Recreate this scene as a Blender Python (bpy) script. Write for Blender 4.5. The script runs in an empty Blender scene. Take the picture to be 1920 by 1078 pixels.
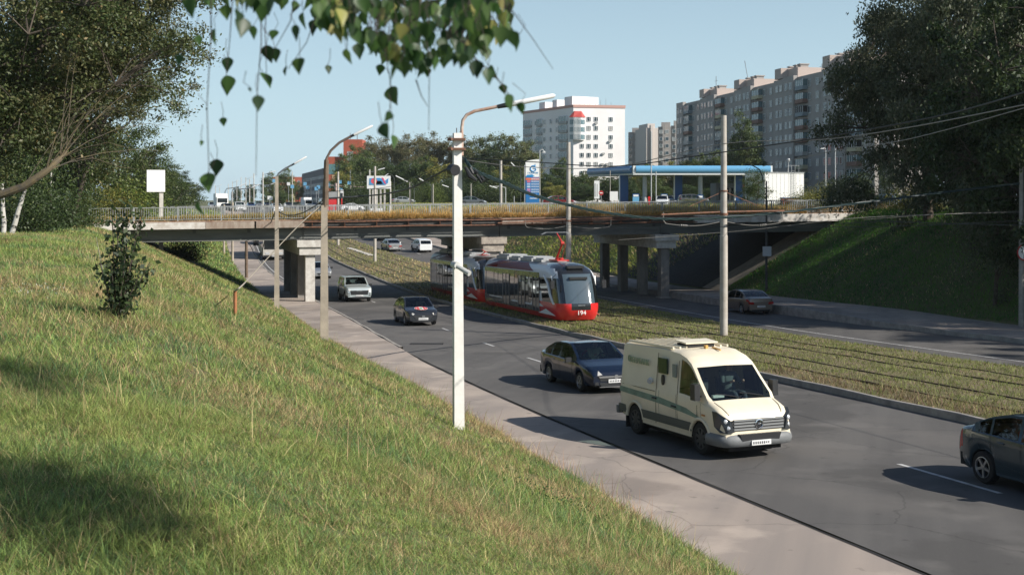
import bpy, math, random
import numpy as np
from mathutils import Vector, Matrix
R = math.radians
rnd = random.Random(7)
S = bpy.context.scene
COL = S.collection
F = 2300.0                                   # focal length in pixels of the 1920 px wide photograph
HY = 375.0                                   # its horizon row
# ---------------------------------------------------------------- camera
cam = bpy.data.cameras.new('camera'); co = bpy.data.objects.new('camera', cam); COL.objects.link(co)
co.location = (0, 0, 0); co.rotation_euler = (R(90), 0, 0)
cam.sensor_width = 36; cam.lens = F/1920*36; cam.shift_y = -(539-HY)/1920
cam.clip_start = 0.1; cam.clip_end = 9000
cam.dof.use_dof = True; cam.dof.focus_distance = 21; cam.dof.aperture_fstop = 5.6
S.camera = co
# ---------------------------------------------------------------- sun and sky
EL, AZ = R(33), R(25)                        # sun to the right of the view and a little behind the camera
sd = Vector((math.cos(EL)*math.cos(AZ), -math.cos(EL)*math.sin(AZ), math.sin(EL)))
sun = bpy.data.lights.new('sun', 'SUN'); so = bpy.data.objects.new('sun', sun); COL.objects.link(so)
sun.energy = 5.0; sun.angle = R(0.5); sun.color = (1.0, 0.945, 0.865)
so.rotation_euler = sd.to_track_quat('Z', 'Y').to_euler()
W = bpy.data.worlds.new('World'); S.world = W; W.use_nodes = True
nt = W.node_tree; sky = nt.nodes.new('ShaderNodeTexSky'); sky.sky_type = 'NISHITA'; sky.sun_disc = False
sky.sun_elevation = EL; sky.sun_rotation = math.atan2(sd.x, sd.y)
sky.air_density = 1.0; sky.dust_density = 0.7; sky.ozone_density = 1.6; sky.altitude = 50
bg = nt.nodes['Background']; bg.inputs[1].default_value = 0.075
# pale haze low over the horizon, fading out upwards
tcw = nt.nodes.new('ShaderNodeTexCoord'); sx_ = nt.nodes.new('ShaderNodeSeparateXYZ'); nt.links.new(tcw.outputs['Generated'], sx_.inputs[0])
mr = nt.nodes.new('ShaderNodeMapRange'); mr.inputs[1].default_value = 0.0; mr.inputs[2].default_value = 0.37; mr.inputs[3].default_value = .86; mr.inputs[4].default_value = 0
nt.links.new(sx_.outputs[2], mr.inputs[0]); mxw = nt.nodes.new('ShaderNodeMix'); mxw.data_type = 'RGBA'; nt.links.new(mr.outputs[0], mxw.inputs[0])
nt.links.new(sky.outputs[0], mxw.inputs[6]); mxw.inputs[7].default_value = (6.35, 8.8, 10.2, 1)
nt.links.new(mxw.outputs[2], bg.inputs[0])
S.view_settings.view_transform = 'Standard'; S.view_settings.look = 'None'
S.view_settings.exposure = 0.34; S.view_settings.gamma = 1
try:
    S.cycles.max_bounces = 6; S.cycles.transparent_max_bounces = 12; S.cycles.diffuse_bounces = 3
except Exception: pass

# ---------------------------------------------------------------- object helpers
def link(name, data, parent=None, loc=None, rz=None):
    o = bpy.data.objects.new(name, data); COL.objects.link(o)
    if parent: o.parent = parent
    if loc is not None: o.location = loc
    if rz is not None: o.rotation_euler = (0, 0, rz)
    return o
def tag(o, label=None, cat=None, group=None, kind=None):
    if label: o['label'] = label
    if cat: o['category'] = cat
    if group: o['group'] = group
    if kind: o['kind'] = kind
    return o
def thing(name, label, cat, loc=(0,0,0), rz=0, group=None):
    return tag(link(name, None, None, loc, rz), label, cat, group)
def kids(o): return [c for c in bpy.data.objects if c.parent == o]
def copy_tree(o, parent=None, idx=None):
    if idx is None:
        idx = {}
        for c in bpy.data.objects:
            if c.parent: idx.setdefault(c.parent.name, []).append(c)
    c = o.copy(); COL.objects.link(c); c.parent = parent
    for ch in idx.get(o.name, []): copy_tree(ch, c, idx)
    return c
def npmesh(name, V, Fc, mats, col=None, smooth=False, mi=None):
    V = np.asarray(V, np.float32); Fc = np.asarray(Fc, np.int32); k = Fc.shape[1]
    m = bpy.data.meshes.new(name); m.vertices.add(len(V)); m.vertices.foreach_set('co', V.ravel())
    m.loops.add(Fc.size); m.loops.foreach_set('vertex_index', Fc.ravel())
    m.polygons.add(len(Fc)); m.polygons.foreach_set('loop_start', np.arange(0, Fc.size, k, dtype=np.int32))
    try: m.polygons.foreach_set('loop_total', np.full(len(Fc), k, np.int32))
    except Exception: pass
    if smooth: m.polygons.foreach_set('use_smooth', np.ones(len(Fc), bool))
    if mi is not None: m.polygons.foreach_set('material_index', np.asarray(mi, np.int32))
    m.update(calc_edges=True)
    if col is not None:
        a = m.color_attributes.new('tint', 'FLOAT_COLOR', 'POINT')
        c4 = np.ones((len(V), 4), np.float32); c4[:, :3] = col; a.data.foreach_set('color', c4.ravel())
    for x in (mats if isinstance(mats, (list, tuple)) else [mats]): m.materials.append(x)
    return m
class MB:                                     # collects shapes into one mesh
    def __init__(s): s.v = []; s.f = []; s.m = []; s.sm = []
    def add(s, vs, fs, mi=0, sm=False):
        n = len(s.v); s.v += [tuple(v) for v in vs]
        for f in fs: s.f.append(tuple(i+n for i in f)); s.m.append(mi); s.sm.append(sm)
    def box(s, x0, x1, y0, y1, z0, z1, mi=0, M=None):
        vs = [(x,y,z) for x in (x0,x1) for y in (y0,y1) for z in (z0,z1)]
        if M is not None: vs = [M @ Vector(v) for v in vs]
        s.add(vs, [(0,1,3,2),(4,6,7,5),(0,4,5,1),(2,3,7,6),(0,2,6,4),(1,5,7,3)], mi)
    def bar(s, a, b, w, h=None, mi=0):        # square bar from a to b
        s.tube([a, b], [w*.7071, w*.7071], 4, mi, False, math.pi/4)
    def tube(s, pts, rad, n=8, mi=0, sm=True, ph=0, cap=True):
        pts = [Vector(p) for p in pts]
        if not isinstance(rad, (list, tuple)): rad = [rad]*len(pts)
        rings = []; up = None
        for i, p in enumerate(pts):
            d = (pts[min(i+1, len(pts)-1)] - pts[max(i-1, 0)])
            if d.length < 1e-9: d = Vector((0,0,1))
            d.normalize()
            if up is None:
                up = Vector((1,0,0)) if abs(d.z) > .9 else Vector((0,0,1))
            u = (up - d*up.dot(d))
            if u.length < 1e-6: u = Vector((0,1,0)) - d*d.y
            u.normalize(); up = u; w = d.cross(u)
            rings.append([p + (u*math.cos(ph+2*math.pi*k/n) + w*math.sin(ph+2*math.pi*k/n))*rad[i] for k in range(n)])
        vs = [v for r in rings for v in r]; fs = []
        for i in range(len(pts)-1):
            for k in range(n): fs.append((i*n+k, i*n+(k+1)%n, (i+1)*n+(k+1)%n, (i+1)*n+k))
        if cap: fs.append(tuple(range(n))[::-1]); fs.append(tuple((len(pts)-1)*n+k for k in range(n)))
        s.add(vs, fs, mi, sm)
    def lathe(s, prof, n=24, axis='z', c=(0,0,0), mi=0, sm=True):
        vs = []; fs = []
        for (r, h) in prof:
            for k in range(n):
                a = 2*math.pi*k/n; x, y = r*math.cos(a), r*math.sin(a)
                p = (x, y, h) if axis == 'z' else ((x, h, y) if axis == 'y' else (h, x, y))
                vs.append((p[0]+c[0], p[1]+c[1], p[2]+c[2]))
        for i in range(len(prof)-1):
            for k in range(n): fs.append((i*n+k, i*n+(k+1)%n, (i+1)*n+(k+1)%n, (i+1)*n+k))
        s.add(vs, fs, mi, sm)
    def prism(s, poly, a, b, axis='y', mi=0):  # polygon (u,v) extruded between a and b along an axis
        n = len(poly)
        def P(u, v, t): return {'y': (u, t, v), 'x': (t, u, v), 'z': (u, v, t)}[axis]
        vs = [P(u, v, a) for u, v in poly] + [P(u, v, b) for u, v in poly]
        fs = [tuple(range(n)), tuple(range(2*n-1, n-1, -1))] + [(i, i+n, (i+1)%n+n, (i+1)%n) for i in range(n)]
        s.add(vs, fs, mi)
    def quad(s, a, b, c, d, mi=0): s.add([a, b, c, d], [(0,1,2,3)], mi)
    def mesh(s, name, mats, recalc=True, sharp=35):
        m = bpy.data.meshes.new(name); m.from_pydata(s.v, [], s.f)
        m.polygons.foreach_set('material_index', s.m); m.polygons.foreach_set('use_smooth', s.sm)
        for x in (mats if isinstance(mats, (list, tuple)) else [mats]): m.materials.append(x)
        if recalc:
            import bmesh
            b = bmesh.new(); b.from_mesh(m); bmesh.ops.recalc_face_normals(b, faces=b.faces[:]); b.to_mesh(m); b.free()
        if any(s.sm):
            try: m.set_sharp_from_angle(angle=R(sharp))
            except Exception: pass
        m.update(); return m
    def build(s, name, mats, parent=None, loc=None, rz=None, **k):
        return link(name, s.mesh(name, mats, **k), parent, loc, rz)
def text(name, body, size, mat, parent, loc, rot, ext=.004, sx=1):
    c = bpy.data.curves.new(name, 'FONT'); c.body = body; c.size = size; c.extrude = ext
    c.align_x = 'CENTER'; c.align_y = 'CENTER'
    t = bpy.data.objects.new(name, c); COL.objects.link(t); bpy.context.view_layer.update()
    me = bpy.data.meshes.new_from_object(t.evaluated_get(bpy.context.evaluated_depsgraph_get()))
    bpy.data.objects.remove(t); bpy.data.curves.remove(c); me.materials.clear(); me.materials.append(mat)
    o = link(name, me, parent, loc); o.rotation_euler = rot; o.scale = (sx, 1, 1); return o

# ---------------------------------------------------------------- materials
MATS = {}
def mat(name, col=(.5,.5,.5), rough=.7, metal=0, noise=0, nscale=4, col2=None, bump=0, bscale=30, spec=.5, coat=0,
        emit=None, attr=False, trans=0, alpha=None, stretch=None, detail=4, ramp=(.35,.65), coord='Object'):
    if name in MATS: return MATS[name]
    m = bpy.data.materials.new(name); m.use_nodes = True; t = m.node_tree; b = t.nodes['Principled BSDF']
    N = t.nodes.new; Lk = t.links.new
    b.inputs['Base Color'].default_value = (*col, 1); b.inputs['Roughness'].default_value = rough
    b.inputs['Metallic'].default_value = metal; b.inputs['Specular IOR Level'].default_value = spec
    if coat: b.inputs['Coat Weight'].default_value = coat; b.inputs['Coat Roughness'].default_value = .04
    tc = N('ShaderNodeTexCoord').outputs[coord]
    if stretch:
        mp = N('ShaderNodeMapping'); mp.inputs['Scale'].default_value = stretch; Lk(tc, mp.inputs[0]); tc = mp.outputs[0]
    src = None
    if noise or col2:
        n = N('ShaderNodeTexNoise'); n.inputs['Scale'].default_value = nscale; n.inputs['Detail'].default_value = detail
        n.inputs['Roughness'].default_value = .65; Lk(tc, n.inputs['Vector'])
        r = N('ShaderNodeMapRange'); r.inputs[1].default_value = ramp[0]; r.inputs[2].default_value = ramp[1]; Lk(n.outputs[0], r.inputs[0])
        mx = N('ShaderNodeMix'); mx.data_type = 'RGBA'; Lk(r.outputs[0], mx.inputs[0])
        mx.inputs[6].default_value = (*col, 1)
        mx.inputs[7].default_value = (*(col2 or tuple(c*(1-noise) for c in col)), 1); src = mx.outputs[2]
    if attr:
        a = N('ShaderNodeAttribute'); a.attribute_name = 'tint'; src = a.outputs[0]
    if src: Lk(src, b.inputs['Base Color'])
    if bump:
        n = N('ShaderNodeTexNoise'); n.inputs['Scale'].default_value = bscale; n.inputs['Detail'].default_value = 5; Lk(tc, n.inputs['Vector'])
        bp = N('ShaderNodeBump'); bp.inputs['Strength'].default_value = bump; bp.inputs['Distance'].default_value = .02
        Lk(n.outputs[0], bp.inputs['Height']); Lk(bp.outputs[0], b.inputs['Normal'])
    if emit: b.inputs['Emission Color'].default_value = (*emit[0], 1); b.inputs['Emission Strength'].default_value = emit[1]
    if trans:
        tr = N('ShaderNodeBsdfTranslucent'); ms = N('ShaderNodeMixShader'); ms.inputs[0].default_value = trans
        if src: Lk(src, tr.inputs[0])
        else: tr.inputs[0].default_value = (*col, 1)
        Lk(b.outputs[0], ms.inputs[1]); Lk(tr.outputs[0], ms.inputs[2]); Lk(ms.outputs[0], t.nodes['Material Output'].inputs[0])
    if alpha is not None:                     # tinted see-through glass with a fresnel reflection
        gl = N('ShaderNodeBsdfGlossy'); gl.inputs['Roughness'].default_value = .015; gl.inputs[0].default_value = (1,1,1,1)
        tp = N('ShaderNodeBsdfTransparent'); tp.inputs[0].default_value = (*alpha, 1)
        fr = N('ShaderNodeFresnel'); fr.inputs[0].default_value = 1.65; ms = N('ShaderNodeMixShader')
        Lk(fr.outputs[0], ms.inputs[0]); Lk(tp.outputs[0], ms.inputs[1]); Lk(gl.outputs[0], ms.inputs[2])
        Lk(ms.outputs[0], t.nodes['Material Output'].inputs[0])
    MATS[name] = m; return m
M_conc  = mat('concrete', (.40,.37,.32), .85, col2=(.28,.26,.23), nscale=3, bump=.3, detail=8)
M_concw = mat('concrete_pale', (.62,.60,.55), .8, col2=(.42,.39,.35), nscale=2.5, bump=.3, detail=8)
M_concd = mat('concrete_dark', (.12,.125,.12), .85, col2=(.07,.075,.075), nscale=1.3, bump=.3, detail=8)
M_rust  = mat('rusty_steel', (.26,.12,.07), .8, col2=(.12,.07,.05), nscale=6, bump=.2)
M_steel = mat('grey_steel', (.32,.34,.35), .5, metal=.6, noise=.3)
M_galv  = mat('galvanised', (.46,.47,.47), .55, metal=.3, noise=.2)
M_dark  = mat('dark_rubber', (.015,.015,.016), .8)
M_black = mat('black_plastic', (.02,.021,.023), .45)
M_wire  = mat('wire_black', (.018,.022,.024), .6)
M_wireg = mat('wire_grey', (.22,.21,.19), .5)
M_white = mat('white_paint', (.86,.86,.84), .5)
M_chrome= mat('chrome', (.8,.8,.8), .15, metal=1)
M_glass = mat('car_glass', alpha=(.68,.82,.79))
M_glassd= mat('tinted_glass', (.012,.016,.018), .04, spec=.8)
M_win   = mat('window_glass', (.05,.09,.11), .06, spec=.9)
t_ = M_win.node_tree; oi = t_.nodes.new('ShaderNodeObjectInfo'); cr_ = t_.nodes.new('ShaderNodeValToRGB'); cr_.color_ramp.interpolation = 'CONSTANT'   # curtains behind some panes
for p_, c_ in ((0,(.03,.05,.06)),(.35,(.07,.10,.11)),(.6,(.28,.29,.28)),(.8,(.12,.13,.12)),(.9,(.42,.40,.36))):
    e_ = cr_.color_ramp.elements[0] if p_ == 0 else cr_.color_ramp.elements.new(p_); e_.position = p_; e_.color = (*c_, 1)
cr_.color_ramp.elements[-1].color = (.42,.40,.36,1)
t_.links.new(oi.outputs['Random'], cr_.inputs[0]); t_.links.new(cr_.outputs[0], t_.nodes['Principled BSDF'].inputs['Base Color'])
M_plate = mat('plate_white', (.75,.75,.74), .4)
M_mark  = mat('mark_dark', (.05,.05,.06), .6)
M_lens  = mat('lamp_glass', (.75,.78,.8), .08, metal=.4)
M_red   = mat('tail_red', (.35,.015,.012), .2)
M_skin  = mat('skin', (.45,.25,.18), .6)
# ================================================================= TERRAIN
YT = np.arange(-80.0, 900.0, 1.0)
def curve(pts, sig=5):
    p = np.array(pts, float); y = np.interp(YT, p[:,0], p[:,1])
    s0 = (p[1,1]-p[0,1])/(p[1,0]-p[0,0]); y = np.where(YT < p[0,0], p[0,1]+s0*(YT-p[0,0]), y)
    k = np.exp(-np.arange(-3*sig, 3*sig+1)**2/(2*sig**2)); k /= k.sum()
    yp = np.pad(y, 3*sig, mode='reflect', reflect_type='odd'); y = np.convolve(yp, k, 'valid')
    sl = (y[-1]-y[-2])
    def f(Y):
        Y = np.asarray(Y, float); return np.where(Y > YT[-1], y[-1]+sl*(Y-YT[-1]), np.interp(Y, YT, y))
    return f
L0 = curve([(-60,27),(0,9.2),(18.2,3.0),(28,.45),(32,-.75),(43.8,-4.75),(55,-8.2),(79.6,-14.9),(95,-19.5),(112,-24.5),(138,-31.6),(165,-38.5),(230,-54),(890,-207)])
L1 = curve([(-60,32.5),(18.2,6.25),(35.2,.4),(52.7,-4.8),(70,-9.2),(90.6,-14.8),(111,-20.8),(125,-25.1),(138,-28.5),(165,-35),(230,-50.5),(890,-203)])
L2 = curve([(-60,44),(18,17),(32,12.2),(42,8.8),(52.7,4.9),(65.3,1.1),(80.6,-3.3),(115,-13),(138,-20.3),(170,-28.5),(230,-43.5),(890,-195.5)])
L3 = curve([(-60,57),(32,23),(44.9,18.3),(61.9,12.2),(75,9.2),(88,6.7),(111,-1.4),(143,-13),(170,-22.5),(230,-39),(890,-191)])
L4 = curve([(-60,66),(32,32),(55,23.2),(63,19.9),(75,16.2),(86,13.3),(97,10.6),(111,7.0),(143,-4.9),(172,-15),(230,-31),(890,-183)])
L5 = curve([(-60,71),(32,37.5),(55,28.6),(62,26),(67,24),(86,18.2),(97,15.6),(111,11),(150,-3.6),(172,-11.5),(230,-27.5),(890,-179)])
ZR = curve([(-60,-3.6),(0,-5.1),(60,-6.6),(88,-7.3),(100,-7.42),(115,-7.35),(133,-6.95),(145,-6.55),(160,-5.95),(180,-4.95),(200,-3.8),(220,-2.75),(240,-2.15),(260,-2.0),(890,-2.2)], 4)
PL = curve([(-60,-1.75),(80,-1.6),(200,-1.7),(260,-2.0),(890,-2.2)], 4)
PR = curve([(-60,-.7),(110,-.9),(150,-.85),(400,-.9),(890,-1.2)], 4)
def smin(a, b, k=.45): return -k*np.logaddexp(-a/k, -b/k)
def vnoise(X, Y, s, seed=0):
    X = np.asarray(X, float)/s + 37.1*seed; Y = np.asarray(Y, float)/s + 11.7*seed
    xi = np.floor(X); yi = np.floor(Y); fx = X-xi; fy = Y-yi; fx = fx*fx*(3-2*fx); fy = fy*fy*(3-2*fy)
    def h(a, b):
        v = np.sin(a*127.1+b*311.7+seed*74.7)*43758.5453; return v-np.floor(v)
    return (h(xi,yi)*(1-fx)+h(xi+1,yi)*fx)*(1-fy)+(h(xi,yi+1)*(1-fx)+h(xi+1,yi+1)*fx)*fy
def gz(X, Y):
    X = np.asarray(X, float); Y = np.asarray(Y, float); zr = ZR(Y)
    dl = L0(Y)-X; dr = X-L5(Y)
    zl = smin(PL(Y), zr+.1+.45*dl); zq = smin(PR(Y), zr+.12+.64*dr)
    z = np.where(dl > 0, zl, np.where(dr > 0, zq, zr-.16))
    b = np.clip(np.maximum(dl, dr)/2, 0, 1)
    return z + b*(.12*(vnoise(X,Y,3.1,1)-.5)+.25*(vnoise(X,Y,11,2)-.5)*np.clip(np.abs(Y)/20,0,1))
def G(px, py, y0=4.0, y1=600.0, road=True):   # point of the ground seen at a pixel of the photograph
    Y = np.exp(np.linspace(math.log(y0), math.log(y1), 4000)); X = (px-960)/F*Y; Z = -(py-HY)/F*Y
    g = gz(X, Y)
    inside = (X > L0(Y)) & (X < L5(Y)); g = np.where(inside, ZR(Y), g)
    i = np.argmax(Z <= g); return Vector((float(X[i]), float(Y[i]), float(g[i])))
def at(px, py, Y): return Vector(((px-960)/F*Y, Y, -(py-HY)/F*Y))
def roadp(Y, f, lo=L1, hi=L2, dz=0):          # point across a carriageway at fraction f
    a, b = float(lo(Y)), float(hi(Y)); return Vector((a+(b-a)*f, Y, float(ZR(Y))+dz))
def heading(Y, lo=L1, hi=L2):                 # direction of the road away from the camera
    a = roadp(Y-3, .5, lo, hi); b = roadp(Y+3, .5, lo, hi); return math.atan2(b.y-a.y, b.x-a.x)
M_soil = mat('grassy_earth', (.085,.115,.035), .95, col2=(.12,.105,.05), nscale=1.2, bump=.8, bscale=14, detail=8)
rows = np.concatenate([np.arange(-40, 130, 1.0), np.arange(130, 300, 3.0), np.geomspace(300, 5000, 26)])
dL = np.array([3000,1800,1000,600,400,280,200,150,110,85,65,50,40,34,29,25,22,20,18,16,14.5,13,12,11,10.2]+list(np.arange(9.5,0,-.7))+[0.35,0])
dR = dL[::-1]
XX = np.zeros((len(rows), len(dL)*2+1)); 
for i, y in enumerate(rows):
    a, b = float(L0(y)), float(L5(y)); XX[i] = np.concatenate([a-dL, [(a+b)/2], b+dR])
YY = np.repeat(rows[:, None], XX.shape[1], 1); ZZ = gz(XX, YY)
V = np.stack([XX, YY, ZZ], -1).reshape(-1, 3); nx = XX.shape[1]
I = (np.arange(len(rows)-1)[:, None]*nx+np.arange(nx-1)[None]).ravel()
go = link('ground', npmesh('ground', V, np.stack([I, I+1, I+nx+1, I+nx], 1), M_soil, smooth=True)); tag(go, kind='structure')
# --- asphalt with lane wear, patches and cracks
def asphalt(name, c1, c2, c3, crack=.5):
    m = bpy.data.materials.new(name); m.use_nodes = True; t = m.node_tree; b = t.nodes['Principled BSDF']; N = t.nodes.new; K = t.links.new
    tc = N('ShaderNodeTexCoord').outputs['Object']; rot = N('ShaderNodeMapping'); rot.inputs['Rotation'].default_value = (0,0,R(17)); K(tc, rot.inputs[0])
    st = N('ShaderNodeMapping'); st.inputs['Scale'].default_value = (1,.05,1); K(rot.outputs[0], st.inputs[0])
    def noise(s, v, d=5):
        n = N('ShaderNodeTexNoise'); n.inputs['Scale'].default_value = s; n.inputs['Detail'].default_value = d; K(v, n.inputs['Vector']); return n.outputs[0]
    def mix(f, a, b2, lo, hi, blend='MIX', amt=1):
        r = N('ShaderNodeMapRange'); r.inputs[1].default_value = lo; r.inputs[2].default_value = hi; r.inputs[4].default_value = amt; K(f, r.inputs[0])
        x = N('ShaderNodeMix'); x.data_type = 'RGBA'; x.blend_type = blend; K(r.outputs[0], x.inputs[0])
        for i, v in ((6, a), (7, b2)):
            if isinstance(v, tuple): x.inputs[i].default_value = (*v, 1)
            else: K(v, x.inputs[i])
        return x.outputs[2]
    c = mix(noise(.9, st.outputs[0]), c1, c2, .35, .65)
    c = mix(noise(.35, rot.outputs[0]), c, c3, .5, .75)
    c = mix(noise(.16, tc, 8), c, tuple(v*.6 for v in c1), .545, .575, amt=.6)
    c = mix(noise(.55, rot.outputs[0], 9), c, tuple(min(1, v*1.35) for v in c3), .57, .66, amt=.35)
    c = mix(noise(3.0, tc, 6), c, (.045,.043,.042), .66, .74, amt=.5)
    c = mix(noise(90, tc, 2), c, (.3,.29,.27), .62, .75, amt=.5)
    vo = N('ShaderNodeTexVoronoi'); vo.feature = 'DISTANCE_TO_EDGE'; vo.inputs['Scale'].default_value = .22
    wp = N('ShaderNodeVectorMath'); wp.operation = 'ADD'; nn = N('ShaderNodeTexNoise'); nn.inputs['Scale'].default_value = .8; nn.inputs['Detail'].default_value = 6
    K(tc, nn.inputs['Vector']); K(nn.outputs[1], wp.inputs[0]); K(tc, wp.inputs[1]); K(wp.outputs[0], vo.inputs['Vector'])
    inv = N('ShaderNodeMath'); inv.operation = 'SUBTRACT'; inv.inputs[0].default_value = 1; K(vo.outputs[0], inv.inputs[1])
    c = mix(inv.outputs[0], c, (.02,.02,.02), .993, .998, amt=crack)
    K(c, b.inputs['Base Color']); b.inputs['Roughness'].default_value = .85; b.inputs['Specular IOR Level'].default_value = .3
    bp = N('ShaderNodeBump'); bp.inputs['Strength'].default_value = .25; bp.inputs['Distance'].default_value = .01; K(noise(60, tc, 3), bp.inputs['Height']); K(bp.outputs[0], b.inputs['Normal'])
    MATS[name] = m; return m
M_asph = asphalt('asphalt', (.124,.118,.111), (.088,.084,.081), (.140,.131,.121), .3)
M_walk = asphalt('worn_path', (.37,.31,.265), (.27,.235,.21), (.46,.385,.32), .25)
M_paint = mat('road_paint', (.62,.62,.6), .7, col2=(.35,.34,.33), nscale=5, detail=8)
M_kerb = mat('kerb_concrete', (.38,.35,.31), .9, col2=(.22,.205,.19), nscale=2, bump=.3, detail=8)
def strip(name, fa, fb, ys, m, dz=0, cols=6, zf=None, wob=None):
    ys = np.asarray(ys, float); a = fa(ys); b = fb(ys); t = np.linspace(0, 1, cols)
    if wob is not None: a = a + wob[0]*(vnoise(ys*0, ys, 1.3, 5)-.5)*2*1.0; b = b + wob[1]*(vnoise(ys*0+3, ys, 1.7, 6)-.5)*2
    X = a[:, None]*(1-t)+b[:, None]*t; Y = np.repeat(ys[:, None], cols, 1); Z = (ZR(Y) if zf is None else zf(X, Y))+dz
    V = np.stack([X, Y, Z], -1).reshape(-1, 3); I = (np.arange(len(ys)-1)[:, None]*cols+np.arange(cols-1)[None]).ravel()
    return tag(link(name, npmesh(name, V, np.stack([I, I+1, I+cols+1, I+cols], 1), m, smooth=True)), kind='structure')
ylong = np.concatenate([np.arange(-30, 140, 1.5), np.arange(140, 320, 4.0), np.geomspace(320, 3500, 20)])
strip('road', L1, L2, ylong, M_asph)
strip('road', L3, L4, ylong, M_asph)
yw = ylong[ylong < 330]
khL = curve([(-60,.012),(49,.012),(53,.15),(108,.15),(112,.15),(126,.12),(300,.1)], 1)     # height of the left kerb
strip('pavement', lambda y: L0(y)-.4, lambda y: L1(y)-.14, yw, M_walk, zf=lambda X, Y: ZR(Y)+khL(Y)*.8+.004)
khR = curve([(-60,.2),(52,.2),(64,.28),(72,.55),(92,.5),(100,.22),(300,.15)], 2)
strip('pavement', lambda y: L4(y)+.16, lambda y: L5(y)+.5, yw, M_walk, zf=lambda X, Y: ZR(Y)+khR(Y)*.9+.004)
def medz(X, Y):
    a, b = L2(Y), L3(Y); t = np.clip((X-a)/(b-a+1e-6), 0, 1); return ZR(Y)+.17+.1*np.sin(t*np.pi)+.06*(vnoise(X,Y,1.1,4)-.5)
M_med = mat('median_earth', (.12,.12,.045), .95, col2=(.20,.15,.09), nscale=.9, bump=.8, bscale=15, detail=8)
strip('median', lambda y: L2(y)+.16, lambda y: L3(y)-.12, ylong, M_med, cols=14, zf=medz)
def kerb(fa, w, ys, hf, name='kerb'):         # a real step: face, top and back
    b = MB(); seg = []
    for y in ys:
        x = float(fa(y)); z = float(ZR(y)); h = float(hf(y)) + .012*math.sin(y*7.3) + .01*math.sin(y*2.9)
        seg.append([(x, y, z-.1), (x, y, z+h-.02), (x+.02*(1 if w > 0 else -1), y, z+h), (x+w, y, z+h), (x+w, y, z-.1)])
    vs = [p for s_ in seg for p in s_]; fs = []
    for i in range(len(seg)-1):
        for k in range(4): fs.append((i*5+k, i*5+k+1, i*5+5+k+1, i*5+5+k))
    b.add(vs, fs); return tag(b.build(name, M_kerb), kind='structure')
kerb(L1, -.15, [y for y in yw if y > 51], lambda y: float(khL(y)))
kerb(L2, .16, ylong, lambda y: .2 if y < 60 else .17)
kerb(L3, -.13, ylong, lambda y: .06)
kerb(L4, .16, yw, lambda y: float(khR(y)))
# dark open joint between the sunken kerb and the path in the foreground
M_joint = mat('open_joint', (.02,.019,.018), .95)
strip('road_joint', lambda y: L1(y)-.17+.03*(vnoise(y*0,y,.9,9)-.5), lambda y: L1(y)-.12+.10*np.clip(vnoise(y*0,y,.8,8)-.4,0,1), np.arange(5, 51, .35), M_joint, dz=.022, cols=2)
def dash(y0, y1, f, lo, hi, w=.12, name='lane_marking'):
    ys = np.linspace(y0, y1, max(2, int((y1-y0)/1.5)+2))
    g = lambda y: lo(y)+(hi(y)-lo(y))*f
    return strip(name, lambda y: g(y)-w/2, lambda y: g(y)+w/2, ys, M_paint, dz=.005, cols=2)
# dashes located from the photograph: lane line between two lanes of the near carriageway
for (px, py, ln) in ((1775,896,3.0),(1003,675,1.7),(916,646,1.7),(836,618,1.7),(772,594,1.7),(700,566,1.6)):
    p = G(px, py); f = (p.x-float(L1(p.y)))/float(L2(p.y)-L1(p.y)); dash(p.y-ln/2, p.y+ln/2, f, L1, L2)
for k in range(9): dash(118+k*8, 120.5+k*8, .5, L1, L2)
for k in range(18): dash(190+k*16, 194+k*16, .5, L1, L2, .2)
dash(28, 98, .30, L3, L4, .14, 'edge_line')
for k in range(10): dash(112+k*7, 114.5+k*7, .42, L3, L4, .14)
dash(112, 170, .06, L1, L2, .1, 'edge_line')
# storm drain in the near lane, next to the parked-looking hatchback's shadow
g = G(800, 645); d = MB(); d.box(-.75,.75,-.28,.28,0,.012)
for k in range(15): d.box(-.7+k*.1,-.66+k*.1,-.25,.25,.012,.02,1)
tag(d.build('drain_grate', [mat('cast_iron',(.05,.045,.04),.7,noise=.4), M_dark], loc=(g.x,g.y,g.z+.006), rz=R(0)), 'dark rectangular storm drain grate set in the asphalt of the near lane', 'drain')
# patch of darker asphalt and tyre traces come from the asphalt material; rails in the median
def rail(d_, name='tram_rail'):
    ys = np.arange(20, 175, 1.5); b = MB(); vs = []; fs = []
    for y in ys:
        h = heading(y); x = float(L2(y))+d_*(float(L3(y)-L2(y))/10.2)/.94 ; z = float(medz(x, y))
        vs += [(x-.03,y,z-.05),(x-.03,y,z+.04),(x+.03,y,z+.04),(x+.03,y,z-.05)]
    for i in range(len(ys)-1):
        for k in range(3): fs.append((i*4+k, i*4+k+1, i*4+4+k+1, i*4+4+k))
    b.add(vs, fs); return b.build(name, mat('rail_steel', (.10,.065,.05), .6, metal=.4, col2=(.05,.035,.03), nscale=3))
for d_, w in ((1.55,'nearest the near kerb, almost lost in weeds'),(3.1,'second from the near kerb'),(5.3,'third from the near kerb'),(6.85,'farthest from the near kerb')):
    tag(rail(d_), 'rusty tram rail sunk in grass, '+w, 'rail', 'tram rails in the grassed median')
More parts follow.
